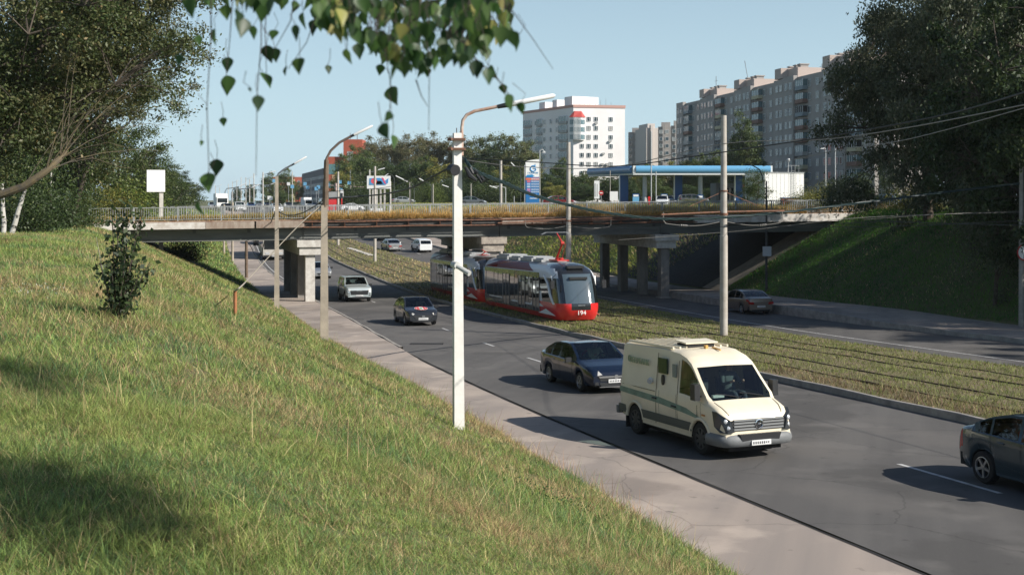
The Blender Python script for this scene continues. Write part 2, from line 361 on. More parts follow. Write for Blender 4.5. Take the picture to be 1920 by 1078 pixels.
# bare sleeper slabs left of the track beyond the bridge
def slab(px0, py0, px1, py1, w, n, lab):
    a, b_ = G(px0, py0), G(px1, py1); m = MB()
    for k in range(n):
        p = a.lerp(b_, k/(n-1)); z = float(medz(p.x, p.y)); q = (b_-a); an = math.atan2(q.y, q.x)
        m.box(-.45,.45,-w/2,w/2,-.05,.07, M=Matrix.Translation((p.x,p.y,z+.03)) @ Matrix.Rotation(an+rnd.uniform(-.08,.08), 4, 'Z'))
    tag(m.build('concrete_slabs', M_concw), lab, 'slabs')
slab(655,470,693,483,.6,12,'row of pale broken concrete slabs between the rails beyond the bridge')
# ================================================================= GRASS (uncountable: stuff)
M_grass = mat('grass_blade', attr=True, rough=.6, trans=.35, spec=.25)
NR = np.random.default_rng(11)
GREENS = np.array([(.15,.265,.125),(.205,.325,.11),(.27,.38,.105),(.34,.42,.115),(.44,.46,.15)])
DRYS = np.array([(.62,.50,.24),(.56,.38,.20),(.70,.57,.30),(.44,.29,.17)])
def blades(name, X, Y, Z, ln, wd, dry, lean=.45, seg=2, greens=GREENS, drys=DRYS, label=None, cat='grass', curl=.5, az=None, tone=None, gsh=None):
    n = len(X); az = az if az is not None else 2*np.pi*(vnoise(X,Y,.8,61)*1.3+vnoise(X,Y,.25,62)*.7)+NR.normal(0, 1.5, n)
    th0 = np.abs(NR.normal(0, .3, n))+lean*NR.uniform(0,.7,n); th1 = curl*NR.uniform(.2,2.0,n)
    dx, dy = np.cos(az), np.sin(az); fz = az+np.pi/2+NR.normal(0,.7,n); wx, wy = np.cos(fz)*wd/2, np.sin(fz)*wd/2
    Vs = []; cx, cy, cz = X.copy(), Y.copy(), np.array(Z, float)
    for k in range(seg+1):
        w = 1-.85*k/seg
        Vs.append(np.stack([cx-wx*w, cy-wy*w, cz], -1)); Vs.append(np.stack([cx+wx*w, cy+wy*w, cz], -1))
        th = np.minimum(th0+th1*(k+.5)/seg, 2.0); h = np.sin(th)*ln/seg; cx = cx+dx*h; cy = cy+dy*h; cz = cz+np.cos(th)*ln/seg
    V = np.stack(Vs, 1).reshape(-1, 3); m = 2*(seg+1)
    b = np.arange(n)[:, None]*m
    Fc = np.concatenate([b+np.array([2*k, 2*k+1, 2*k+3, 2*k+2])[None] for k in range(seg)], 0)
    isd = NR.uniform(0, 1, n) < dry
    gi = np.clip((vnoise(X,Y,1.4,63)*.75+NR.uniform(0,.45,n)-.1)*len(greens) if gsh is None else (gsh*.6+NR.uniform(0,.3,n)+.35*vnoise(X,Y,1.4,63)-.1)*len(greens), 0, len(greens)-1).astype(int)
    c = np.where(isd[:, None], drys[NR.integers(0, len(drys), n)], greens[gi])
    c = c*(NR.uniform(.6, 1.35, n)*np.where(NR.uniform(0,1,n) < .18, .45, 1))[:, None]
    if tone is not None: c = c*tone[:, None]
    o = link(name, npmesh(name, V, Fc, M_grass, col=np.repeat(c, m, 0)))
    return tag(o, label, cat, kind='stuff')
def dryness(X, Y):                             # patches of sun-bleached grass among the green
    a = vnoise(X,Y,2.6,21); b = vnoise(X,Y,.7,22); c = vnoise(X,Y,7,23)
    return np.clip(.27+2.0*(a*.5+b*.3+c*.35-.52), .08, .9)
def sample(n, y0, y1, px0, px1, dens_pow):    # points spread over the visible ground, thinning with distance
    u = NR.uniform(0, 1, n); q = 2-dens_pow
    Y = (y0**q+u*(y1**q-y0**q))**(1/q) if abs(q) > 1e-6 else y0*(y1/y0)**u
    px = NR.uniform(px0, px1, n); return (px-960)/F*Y, Y
def leftbank(n, y0, y1, dp, px0=-60, px1=1500):
    X, Y = sample(n, y0, y1, px0, px1, dp); e = L0(Y)+.12+.35*(vnoise(X*0,Y,1.1,31)-.4)
    k = X < e; return X[k], Y[k]
bx = 0
# foreground and bank, nearest to farthest
def tufts(n, y0, y1, dp, per, rad):
    X, Y = leftbank(n, y0, y1, dp); k = np.repeat(np.arange(len(X)), per); a = NR.uniform(0, 2*np.pi, len(k)); r = np.abs(NR.normal(0, 1, len(k)))*rad*NR.uniform(.5,1.6,len(X))[k]
    x, y = X[k]+r*np.cos(a), Y[k]+r*np.sin(a); ok = x < L0(y)+.1; return x[ok], y[ok], a[ok], k[ok], len(X)
X, Y, A_, K_, nt_ = tufts(17000, 4.2, 13.5, .9, 30, .055); dn = np.clip(dryness(X, Y)+NR.normal(0,.22,nt_)[K_], .02, .95); hN = vnoise(X,Y,1.5,24)
blades('grass', X, Y, gz(X,Y)-.01, NR.uniform(.045,.125,len(X))*(.6+.8*hN)*NR.uniform(.6,1.5,nt_)[K_], .003+.003*NR.uniform(0,1,len(X)), dn, 1.0, 3, label='tufted green and straw coloured grass on the near embankment', curl=.9, az=A_+NR.normal(0,.5,len(X)), tone=NR.uniform(.65,1.3,nt_)[K_], gsh=NR.uniform(0,1,nt_)[K_])
X, Y, A_, K_, nt_ = tufts(16000, 12.5, 37, 1.25, 17, .09); dn = np.clip(dryness(X, Y)+NR.normal(0,.2,nt_)[K_], .02, .95); hN = vnoise(X,Y,1.5,24)
blades('grass', X, Y, gz(X,Y)-.01, NR.uniform(.07,.19,len(X))*(.6+.7*hN)*NR.uniform(.6,1.5,nt_)[K_], .005+Y*.00026, dn, 1.0, 2, label='tufted grass falling away down the embankment to the path', curl=.7, az=A_+NR.normal(0,.5,len(X)), tone=NR.uniform(.7,1.25,nt_)[K_], gsh=NR.uniform(0,1,nt_)[K_])
X, Y = leftbank(190000, 34, 92, 1.6, -60, 800); dn = dryness(X, Y)*.8
blades('grass', X, Y, gz(X,Y)-.01, NR.uniform(.12,.26,len(X)), .009+Y*.0004, dn, .9, 1, label='grass on the left embankment running up to the bridge')
X, Y = leftbank(110000, 96, 230, 1.8, 150, 600); 
blades('grass', X, Y, gz(X,Y)-.01, NR.uniform(.2,.4,len(X)), .03+Y*.0006, np.full(len(X), .12), 1.2, 1, label='sunlit green grass of the bank beyond the bridge, left side')
X, Y = leftbank(5000, 4.6, 45, 1.2); k = vnoise(X,Y,1.7,71) > .42; X, Y = X[k], Y[k]
blades('weeds', X, Y, gz(X,Y), NR.uniform(.25,.55,len(X)), .004+Y*.00022, np.full(len(X), .7), .5, 3, label='tall thin seed stalks scattered over the near slope', cat='weeds', curl=.6)
# tall dry seed heads along the path edge
X = []; Y = []
for y in NR.uniform(17, 60, 2600):
    X.append(float(L0(y))-abs(NR.normal(0,.18))+.2); Y.append(y)
X = np.array(X); Y = np.array(Y); k = vnoise(X,Y,2.0,41) > .42; X, Y = X[k], Y[k]
blades('weeds', X, Y, gz(X,Y), NR.uniform(.25,.65,len(X)), .008, np.full(len(X), .75), .35, 2, drys=DRYS*np.array([.9,.75,.8]), label='wispy dry seed stalks standing along the edge of the path', cat='weeds')
# weeds of the median
def median(n, y0, y1, dp, px0=600, px1=2000):
    X, Y = sample(n, y0, y1, px0, px1, dp); k = (X > L2(Y)+.2) & (X < L3(Y)-.16); X, Y = X[k], Y[k]
    s = 10.2/(L3(Y)-L2(Y)); d = (X-L2(Y))*.94*s; ok = np.ones(len(X), bool)
    for r in (1.55,3.1,5.3,6.85): ok &= (np.abs(d-r) > .10) | (vnoise(X,Y,1.2,45) > (.4 if r < 3 else .62 if r < 6 else .72))
    return X[ok], Y[ok], d[ok]
X, Y, d = median(330000, 24, 90, 1.2, 600, 2500); 
edge = np.exp(-((d-.7)/.9)**2); dn = np.clip(.07+.7*edge*(vnoise(X,Y,2,46)>.3)+.5*(vnoise(X,Y,1.6,47)-.5), .03, .95)
hh = NR.uniform(.05,.15,len(X))*(1+1.5*edge*vnoise(X,Y,1.2,49))
G2 = np.array([(.22,.26,.07),(.28,.31,.09),(.18,.22,.06),(.32,.33,.11)])
blades('weeds', X, Y, medz(X,Y)-.01, hh, .008+Y*.0004, dn, .6, 1, greens=G2, drys=np.array([(.33,.23,.15),(.28,.19,.12),(.38,.29,.17),(.30,.27,.11)]), label='low yellow-green grass and brown weeds growing over the tram tracks', cat='weeds')
X, Y, d = median(60000, 88, 210, 1.5, 300, 1200)
blades('weeds', X, Y, medz(X,Y)-.01, NR.uniform(.12,.3,len(X)), .02+Y*.0004, np.clip(.3+1.2*(vnoise(X,Y,5,48)-.5),.05,.9), .6, 1, greens=G2, label='patchy weeds of the median beyond the bridge', cat='weeds')
# right bank: shaded part this side of the bridge, sunlit part beyond it
def rightbank(n, y0, y1, dp, px0, px1, far=16):
    X, Y = sample(n, y0, y1, px0, px1, dp); k = (X > L5(Y)+.35) & (X < L5(Y)+far); return X[k], Y[k]
GD = GREENS*np.array([.28,.56,.24])  # greens darkened so the blades carry part of the bank's shade
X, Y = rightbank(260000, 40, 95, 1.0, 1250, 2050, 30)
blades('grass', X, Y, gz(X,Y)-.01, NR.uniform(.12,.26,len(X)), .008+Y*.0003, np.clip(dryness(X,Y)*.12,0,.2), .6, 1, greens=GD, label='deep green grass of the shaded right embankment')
X, Y = rightbank(260000, 108, 240, 1.3, 700, 1500, 20)
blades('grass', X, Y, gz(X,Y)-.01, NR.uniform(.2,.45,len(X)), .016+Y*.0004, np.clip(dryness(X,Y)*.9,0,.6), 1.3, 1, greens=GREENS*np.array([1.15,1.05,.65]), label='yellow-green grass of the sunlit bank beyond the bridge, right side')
X, Y = rightbank(26000, 92, 250, 1.3, 900, 2000, 75); k = (X-L5(Y) > 11); X, Y = X[k], Y[k]
blades('grass', X, Y, gz(X,Y)-.01, NR.uniform(.2,.6,len(X)), .025+Y*.0006, np.full(len(X), .45), .5, 1, label='rough grass of the upper level round the filling station')
# ================================================================= BRIDGE
BA = math.atan2(.208, .978)
B0 = Vector((-26.5, 83.0, -1.52))            # near edge of the deck where it leaves the left bank
BL, BW = 62.0, 14.2
bridge = thing('road_bridge', 'low concrete road bridge with rusty edge pipes and metal railings crossing the sunken road', 'bridge', B0, BA)
def bz(s): return .0098*s                     # the deck climbs gently to the right
def bw(s, d, z=0): return B0 + Vector((s*math.cos(BA)-d*math.sin(BA), s*math.sin(BA)+d*math.cos(BA), z+bz(s)))
def sheared(mb):                              # apply the longitudinal climb to everything built level
    mb.v = [(x, y, z+bz(x)) for x, y, z in mb.v]; return mb
b = MB()
for s0 in np.arange(-9, BL+8, 4): b.box(s0, s0+4, .25, BW-.25, -.42, -.02)
sheared(b).build('deck', [M_asph], bridge)
# main girders, five of them, near one weathered grey
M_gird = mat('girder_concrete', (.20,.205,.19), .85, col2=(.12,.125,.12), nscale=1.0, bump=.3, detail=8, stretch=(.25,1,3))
for k in range(5):
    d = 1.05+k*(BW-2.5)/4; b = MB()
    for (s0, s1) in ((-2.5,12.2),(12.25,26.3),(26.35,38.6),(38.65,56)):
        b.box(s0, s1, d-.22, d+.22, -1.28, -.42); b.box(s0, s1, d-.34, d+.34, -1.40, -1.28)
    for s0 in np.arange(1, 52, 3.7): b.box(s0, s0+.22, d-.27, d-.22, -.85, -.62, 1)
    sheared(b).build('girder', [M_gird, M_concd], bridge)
# fascia slabs: pale on the left, missing in the middle (rusty angle irons and pipes instead), pale again on the right
def fascia(s0, s1, m, z0=-.52, z1=-.06, name='fascia_slab'):
    b = MB(); b.box(s0, s1-.02, -.06, .26, z0, z1); b.box(s0, s1-.02, .26, .9, z0+.3, z1-.04)
    return sheared(b).build(name, m, bridge)
M_fasc = mat('fascia_stained', (.42,.36,.30), .85, col2=(.24,.17,.13), nscale=2.2, detail=8, stretch=(1,1,.25), bump=.2)
M_fascw = mat('fascia_whitewash', (.74,.72,.68), .8, col2=(.5,.45,.4), nscale=2, detail=8)
tag(fascia(-2.4, 5.6, M_fascw), 'freshly whitewashed fascia slab'); 
for s0 in (5.6, 9.0): fascia(s0, s0+3.3, M_fasc)
for s0 in np.arange(26.3, 31, 2.6): fascia(s0, s0+2.6, M_fasc)
for s0 in np.arange(41.0, 60, 3.1): fascia(s0, s0+3.1, M_fascw, -.6, -.02)
b = MB(); b.box(-6, 60, -.02, .42, -.05, .03); sheared(b).build('cornice', [mat('rusted_edge', (.24,.13,.09), .85, col2=(.46,.36,.27), nscale=1.8, detail=8)], bridge)
for z in (-.14, -.52):
    b = MB(); b.tube([(s, -.10, z + .02*math.sin(s*.7)) for s in np.arange(12.2, 41.5, 1.0)], .045, 8); sheared(b).build('service_pipe', M_rust, bridge)
b = MB(); b.tube([(s, -.22, -.40+.014*(s-26)) for s in np.arange(26, 47, 1.5)], .05, 8); sheared(b).build('service_pipe', M_rust, bridge)
for s0 in np.arange(12.8, 41, 2.25):
    b = MB(); b.box(s0, s0+.07, -.08, .62, -.58, -.10); b.box(s0, s0+.07, -.08, -.02, -.58, -.08); sheared(b).build('bracket', M_rust, bridge)
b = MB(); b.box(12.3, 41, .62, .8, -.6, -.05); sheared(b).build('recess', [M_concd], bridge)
# railings: top rail, bottom rail, balusters, posts
M_rail = mat('railing_grey', (.36,.38,.38), .6, noise=.35, nscale=5)
for side, d in (('near', .18), ('far', BW-.18)):
    s0, s1 = (-5, 59) if side == 'near' else (-8, 62)
    b = MB(); zt = .98
    b.box(s0, s1, d-.03, d+.03, zt-.05, zt); b.box(s0, s1, d-.02, d+.02, .12, .16)
    sheared(b).build('handrail', M_rail, bridge)
    b = MB()
    for s in np.arange(s0, s1, .155 if side == 'near' else .2):
        b.box(s, s+(.026 if side == 'near' else .04), d-.012, d+.012, .16, zt-.05)
    o = sheared(b).build('balusters', M_rail, bridge); o['kind'] = 'stuff'
    for s in np.arange(s0, s1, 2.9): b = MB(); b.box(s, s+.09, d-.045, d+.045, 0, zt+.01); sheared(b).build('railing_post', M_rail, bridge)
b = MB(); b.box(-8, 62, 3.1, 3.3, -.02, .12); b.box(-8, 62, BW-2.0, BW-1.8, -.02, .12); sheared(b).build('deck_kerb', M_kerb, bridge)
# piers: stepped cap beam and a row of four columns following the road below
def pier(s, lean, label, zf, lit=M_concw, n=4):
    p = link('pier', None, bridge); p['label'] = label
    ci, si = math.cos(lean), math.sin(lean); Mx = Matrix.Translation((s, 0, bz(s))) @ Matrix.Rotation(lean, 4, 'Z')
    Lc = BW/math.cos(lean)
    b = MB(); b.box(-.95, .95, .05, Lc-.1, -1.9, -1.42, M=Mx); b.box(-.78, .78, .2, Lc-.25, -2.45, -1.9, M=Mx)
    b.build('pier_cap', lit, p)
    for k in range(n):
        y = .75+k*(Lc-1.6)/(n-1); q = Mx @ Vector((0, y, 0)); wq = bridge.matrix_basis @ q
        base = float(ZR(wq.y))-.1 - B0.z - bz(s)
        b = MB(); b.box(-.33, .33, y-.33, y+.33, base, -2.45, M=Mx); b.build('column', M_concw if (k == 0 and s < 20) else mat('column_shade_grey', (.30,.28,.25), .9, col2=(.19,.175,.16), nscale=1.6, bump=.4, detail=8, stretch=(1,1,.35)), p)  # all but the left front column darkened in colour for their shade
        if k == 0:
            b = MB(); b.box(-.45, .45, y-.45, y+.45, base, base+.22, M=Mx); b.build('plinth', M_conc, p)
    for k in range(5):
        y = .45+k*(Lc-1.0)/4
        b = MB(); b.box(-.3, .3, y-.2, y+.2, -1.42, -1.36, M=Mx); b.build('bearing', M_dark, p)
    return p
LEAN = R(17.5)-BA - R(0)
def s_at(px, Yn):                             # distance along the bridge of a column seen at a pixel column
    X = (px-960)/F*Yn; return (X-B0.x)/math.cos(BA)
bridge.rotation_euler = (0, 0, BA); bpy.context.view_layer.update()
LM = M_concw
pier(12.75, R(5), 'left pier on the pavement with a pale front column', 0)
pier(25.8, R(4), 'middle pier between the tram tracks', 0, mat('pier_stone', (.45,.40,.33), .9, col2=(.26,.22,.19), nscale=4, detail=8, bump=.5))
pier(38.9, R(4), 'right pier in shadow on the far pavement', 0, M_concw)
# abutments and the paved slope under the right end
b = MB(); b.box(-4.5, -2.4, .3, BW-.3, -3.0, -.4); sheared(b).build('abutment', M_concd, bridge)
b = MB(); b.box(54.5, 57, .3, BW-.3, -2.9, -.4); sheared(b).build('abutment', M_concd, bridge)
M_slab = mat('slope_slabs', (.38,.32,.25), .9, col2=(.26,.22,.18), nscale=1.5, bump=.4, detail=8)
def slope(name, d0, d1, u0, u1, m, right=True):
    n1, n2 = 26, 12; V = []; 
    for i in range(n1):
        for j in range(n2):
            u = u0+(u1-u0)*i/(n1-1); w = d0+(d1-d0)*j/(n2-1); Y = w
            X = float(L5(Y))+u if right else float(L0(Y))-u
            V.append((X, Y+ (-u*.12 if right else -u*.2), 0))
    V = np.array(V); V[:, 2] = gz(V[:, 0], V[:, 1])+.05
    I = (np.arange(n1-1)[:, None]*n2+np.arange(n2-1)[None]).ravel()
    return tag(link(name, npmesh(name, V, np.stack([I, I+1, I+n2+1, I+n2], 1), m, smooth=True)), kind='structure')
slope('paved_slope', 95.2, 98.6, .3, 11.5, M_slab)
slope('shade_toned_slope', 98.6, 115, .3, 11.5, mat('slope_painted_shade', (.035,.033,.03), .95, noise=.5))  # deep shade under the deck put into a near-black slope colour
slope('bare_slope', 86.5, 100, .2, 12.5, mat('bare_earth', (.11,.085,.06), .95, noise=.5), False)
b = MB(); b.box(-6,58,.5,3.0,-.015,.05); sheared(b).build('verge', mat('verge_straw', (.42,.31,.13), .95, col2=(.30,.22,.10), nscale=3, detail=8), bridge)
# dry grass standing on the bridge behind the near railing
def ontop(n, s0, s1, d0, d1):
    s = NR.uniform(s0, s1, n); d = NR.uniform(d0, d1, n)
    X = B0.x+s*math.cos(BA)-d*math.sin(BA); Y = B0.y+s*math.sin(BA)+d*math.cos(BA); return X, Y, B0.z+.0098*s-.02, s
X, Y, Z, s = ontop(52000, -6, 58, .45, 2.9)
hh = NR.uniform(.55,.95,len(X))*(.55+.8*vnoise(s, s*0, 2.2, 51))*np.clip(.55+s/40, .5, 1)
blades('dry_grass', X, Y, Z, hh, .035, np.where(s < 14, .45, .8), .3, 1, drys=np.array([(.74,.48,.15),(.66,.43,.15),(.80,.57,.22),(.6,.42,.17)]), greens=np.array([(.30,.30,.08),(.38,.34,.10)]), label='ochre dry grass standing along the bridge deck behind the near railing')

X, Y, Z, s = ontop(30000, 12.5, 50, -.04, .17)
hh = NR.uniform(.28,.6,len(X))*(.6+.7*vnoise(s, s*0, 1.4, 52))*np.clip(1.35-s/70, .5, 1.2)
blades('dry_grass', X, Y, Z+.02, hh, .035, np.full(len(X), .9), .45, 1, drys=np.array([(.82,.55,.19),(.76,.47,.18),(.88,.66,.30),(.66,.48,.22)]), greens=np.array([(.38,.36,.10),(.44,.38,.12)]), label='bright ochre grass hanging over the bridge edge in front of the railing')
# ================================================================= POLES, LAMPS, WIRES
def lamp_head(parent, a, dvec, ln, m=None):
    d = Vector(dvec).normalized(); e = a+d*ln
    b = MB(); b.tube([a-d*.1, a+d*.18], [.04,.055], 10); b.build('lamp_socket', M_black if m is None else m, parent)
    b = MB(); b.tube([a+d*.12, a+d*.22, e-d*.05, e], [.04,.055,.047,.022], 12); b.build('lamp_tube', M_white, parent)
def street_lamp(px, pyb, pyt, w0, w1, arm, head, label, group=None, m=M_conc, Y=None, square=False, name='street_lamp', rz=0, tube=.035, armm=M_steel):
    base = G(px, pyb) if Y is None else at(px, pyb, Y)
    t = thing(name, label, 'street lamp', base, 0, group); Y = base.y
    def L(p): return Vector(((p[0]-960)/F*Y-base.x, (p[2] if len(p) > 2 else 0), -(p[1]-HY)/F*Y-base.z))
    top = L((px, pyt)); top.x = L((px, pyt)).x
    b = MB()
    if square: 
        b.tube([(0,0,-.5), top], [w0*.7071, w1*.7071], 4, 0, False, math.pi/4+rz)
    else: b.tube([(0,0,-.5), top], [w0/2, w1/2], 14)
    b.build('pole', m, t)
    if arm:
        pts = [L(p) for p in arm]; b = MB(); b.tube(pts, tube, 8); b.build('arm', armm, t)
    if head:
        h0, h1 = L(head[0]), L(head[1]); lamp_head(t, h0, h1-h0, (h1-h0).length)
    return t
# 1 the tall white square pole in the foreground
base = G(860, 805); Yp = base.y
def LP(px, py, dy=0): return Vector(((px-960)/F*Yp-base.x, dy, -(py-HY)/F*Yp-base.z))
M_pw = mat('whitewashed_concrete', (.82,.80,.76), .75, col2=(.70,.67,.62), nscale=1.2, bump=.25, bscale=14, detail=8)
t = thing('street_lamp', 'tall square whitewashed concrete lamp post in the foreground at the edge of the path', 'street lamp', base)
b = MB(); b.tube([(0,0,-.5), LP(857,250)], [.145,.108], 4, 0, False, math.pi/4+R(14)); b.build('pole', M_pw, t)
b = MB(); b.tube([LP(866,292,-.02), LP(866,240,-.02), LP(868,226,-.02), LP(875,216,-.02), LP(890,209,-.02), LP(915,204,-.02), LP(944,198,-.02)], .032, 10); b.build('arm', mat('arm_rust_paint', (.42,.24,.17), .7, col2=(.55,.45,.38), nscale=8), t)
for py in (262, 280):
    q = LP(858, py); b = MB(); b.box(q.x-.16, q.x+.15, -.16, .16, q.z-.022, q.z+.022, M=None); b.tube([(q.x-.17,-.13,q.z),(q.x-.1,-.2,q.z)], .03, 8); b.build('clamp', M_rust, t)
lamp_head(t, LP(942,199,-.02), LP(1018,184)-LP(942,199), 1.06)
b = MB(); q = LP(853, 318); b.tube([(q.x-.07,-.05,q.z),(q.x+.02,-.2,q.z-.02)], [.11,.11], 12); q = LP(873,320); b.tube([(q.x,-.1,q.z+.06),(q.x+.1,-.14,q.z-.12),(q.x+.22,-.16,q.z-.2)], [.03,.06,.03], 8)
for k in range(6): b.tube([LP(882+k*4, 316+k*4+4*math.sin(k*2.2), -.1), LP(888+k*4, 322+k*4+5*math.cos(k*1.7), -.14)], .035, 6)
b.build('cable_joint', M_black, t)
q = LP(853, 495); b = MB(); b.tube([(q.x-.03,-.08,q.z),(q.x+.06,-.22,q.z-.02)], .07, 10); b.tube([(q.x+.03,-.18,q.z-.02),(q.x+.3,-.35,q.z-.17)], [.045,.055], 10); b.build('camera_bracket', mat('camera_grey', (.5,.5,.48), .5), t)
b = MB(); b.tube([LP(856,250,.05), LP(856,240,.05)], .008, 6); b.build('rebar', M_rust, t)
# 2, 3 round-cornered grey lamp posts further along the path
M_pg = mat('weathered_post', (.43,.37,.29), .9, col2=(.30,.26,.21), nscale=2, bump=.5, detail=8)
M_pdk = mat('tarred_post', (.10,.07,.05), .9, col2=(.18,.13,.09), nscale=3, bump=.5, detail=8)
p2 = street_lamp(608, 643, 385, .33, .24, [(611,392),(611,330),(612,298),(620,283),(636,268),(658,256)], ((656,257),(699,236)), 'weathered grey lamp post with brown upper half, second along the path from the camera', m=M_pg, square=True, rz=R(10), tube=.05, armm=mat('arm_brown', (.16,.12,.10), .8))
q = MB(); Y2 = p2.location.y
q.tube([(0+(610-608)/F*Y2,0,(643-388)/F*Y2),((612-608)/F*Y2,0,(643-300)/F*Y2)], [.13,.09], 8); q.build('upper_post', M_pdk, p2)
p3 = street_lamp(519, 580, 331, .30, .17, [(519,334),(522,326),(532,318),(548,309)], ((547,310),(575,294)), 'slimmer grey lamp post with a raised lamp, third along the path, before the left pier', m=M_pg, square=True, rz=R(10), tube=.05, armm=M_steel)
# further lamp posts
far_lamps = [
 (462,523,452,.30,.28,None,None,'dark tarred post at the foot of the left bank under the bridge', M_pdk),
 (436,493,380,.28,.24,None,None,'bare grey post on the bank foot beyond the bridge, nearest one', M_pg),
 (420,476,384,.28,.24,None,None,'bare grey post on the bank foot beyond the bridge, second one', M_pg)]
for (px,pb,pt,w0,w1,arm,hd,lab,mm) in far_lamps:
    street_lamp(px,pb,pt,w0,w1,arm,hd,lab,m=mm)
# dark slim lamp post on the right bank with a white box
t = street_lamp(1437, 541, 340, .20,.11, [(1431,342),(1429,330),(1424,318),(1412,311),(1396,308)], None, 'thin dark lamp post leaning on the right bank with a small white box on it', m=mat('dark_post', (.09,.085,.08), .8, noise=.4), Y=89, name='street_lamp', tube=.04, armm=M_black)
Y8 = 89; b = MB(); b.box(-.30+(1437-1437)/F*Y8, .30, -.28,-.10, (541-480)/F*Y8, (541-462)/F*Y8); b.build('junction_box', mat('box_grey', (.50,.52,.54), .6), t)
# tram catenary poles: tall steel tubes with sleeved foot, bracket arms both ways
M_tp = mat('tram_pole_paint', (.50,.47,.42), .6, col2=(.38,.34,.29), nscale=2, bump=.1, detail=8)
def insul(b, a, c, mi=0):
    for k in range(4): b.tube([a.lerp(c, k/4+.02), a.lerp(c, k/4+.16)], [.05,.05], 8, mi)
def tram_pole(px, pyb, Y, pyt, label, arms=True, r=.165, foot=True, armlen=3.1, group='tram catenary poles', adz=0):
    p = at(px, pyb, Y); X = p.x; zb = float(medz(X, Y)); t = thing('catenary_pole', label, 'pole', (X, Y, zb), 0, group)
    zt = -(pyt-HY)/F*Y - zb; b = MB(); hz = min(zt*.46, 4.6)
    if foot: b.tube([(0,0,-.3),(0,0,hz),(0,0,hz+.02),(0,0,zt)], [r*1.12, r*1.1, r*.97, r*.80], 16)
    else: b.tube([(0,0,-.3),(0,0,zt)], [r, r*.8], 12)
    b.build('pole', M_tp, t)
    if arms:
        ha = heading(Y)-math.pi/2; u = Vector((math.cos(ha), math.sin(ha), 0)); za = 5.55+adz
        b = MB()
        b.tube([(0,0,za), u*armlen+Vector((0,0,za+.04))], .04, 8); b.tube([(0,0,za), -u*armlen+Vector((0,0,za-.12))], .04, 8)
        b.tube([(0,0,za+.95), u*armlen*.55+Vector((0,0,za+.3))], .016, 6); b.tube([(0,0,za+.95), -u*armlen*.55+Vector((0,0,za+.25))], .016, 6)
        b.tube([(0,0,za-.05), (0,0,za-.16)], r+.03, 12); b.tube([(0,0,za+1.0), (0,0,za+.93)], r+.02, 12)
        b.build('bracket_arm', M_rust, t)
        for sg in (1,-1):
            e = u*armlen*sg*.97+Vector((0,0,za)); b = MB()
            b.tube([e, e+Vector((0,0,-.38)), e-u*.12*sg+Vector((0,0,-.52))], .022, 6)
            pts = [e-u*.12*sg+Vector((0,0,-.52))]; q = Vector((0,0,za-.42))
            for k in range(1, 9): f = k/8; v = pts[0].lerp(q, f); v = Vector((v.x, v.y, v.z-.16*math.sin(math.pi*f))); pts.append(v)
            b.tube(pts, .014, 6); insul(b, pts[2], pts[3]); b.build('span_wire', M_wireg, t)
    return t
tram_pole(1357, 642, 56.6, 217, 'tall pale tubular tram pole standing in the median right of the van', adz=.15)
tram_pole(1066, 560, 82, 267, 'tall pale tubular tram pole just behind the front of the first tram', adz=.05)
tram_pole(939, 480, 112, 300, 'tram pole beyond the bridge seen right of the middle pier cap', arms=False, r=.15)
tram_pole(703, 495, 133, 312, 'tram pole beyond the bridge standing left of the silver car on the far carriageway', arms=False, r=.15)
tram_pole(634, 467, 157, 322, 'tram pole beyond the bridge, farthest one under the deck', arms=False, r=.15)
# right hand pole with the height limit sign
Yr = 62; X = (1915-960)/F*Yr; zb = float(gz(X, Yr)); t = thing('utility_pole', 'grey concrete pole carrying the height limit sign at the right edge', 'pole', (X, Yr, zb))
b = MB(); b.tube([(0,0,-.4),(0,0,-(295-HY)/F*Yr-zb)], [.14,.10], 12); b.build('pole', mat('pole_shade_grey', (.34,.32,.29), .85, noise=.3), t)
s = thing('road_sign', 'round height limit sign reading 4,5 м on the pole at the right edge', 'road sign', (X+.05, Yr-.2, -(473-HY)/F*Yr))
s.rotation_euler = (0,0,R(14))
b = MB(); b.lathe([(0,0),(.41,0),(.41,.02),(.33,.021)], 40, 'y'); o = b.build('sign_border', mat('sign_red', (.45,.03,.03), .5), s); o.rotation_euler = (0,0,0); o.location = (0,0,0)
for ch in (o,): ch.scale = (1,-1,1)
b = MB(); b.lathe([(0,-.024),(.34,-.024),(.34,-.018)], 40, 'y'); b.build('sign_face', M_white, s)
text('sign_text', '4,5', .33, M_mark, s, (0,-.03,.02), (R(90),0,0)); text('sign_text', 'м', .2, M_mark, s, (0.02,-.03,-.17), (R(90),0,0))
for z_, d_ in ((.27,-1),(-.27,1)):
    b = MB(); b.prism([(-.07,z_+.03*-d_),(.07,z_+.03*-d_),(0,z_-.05*-d_ if False else z_+.05*d_)], -.031, -.026); b.build('sign_arrow', M_mark, s)
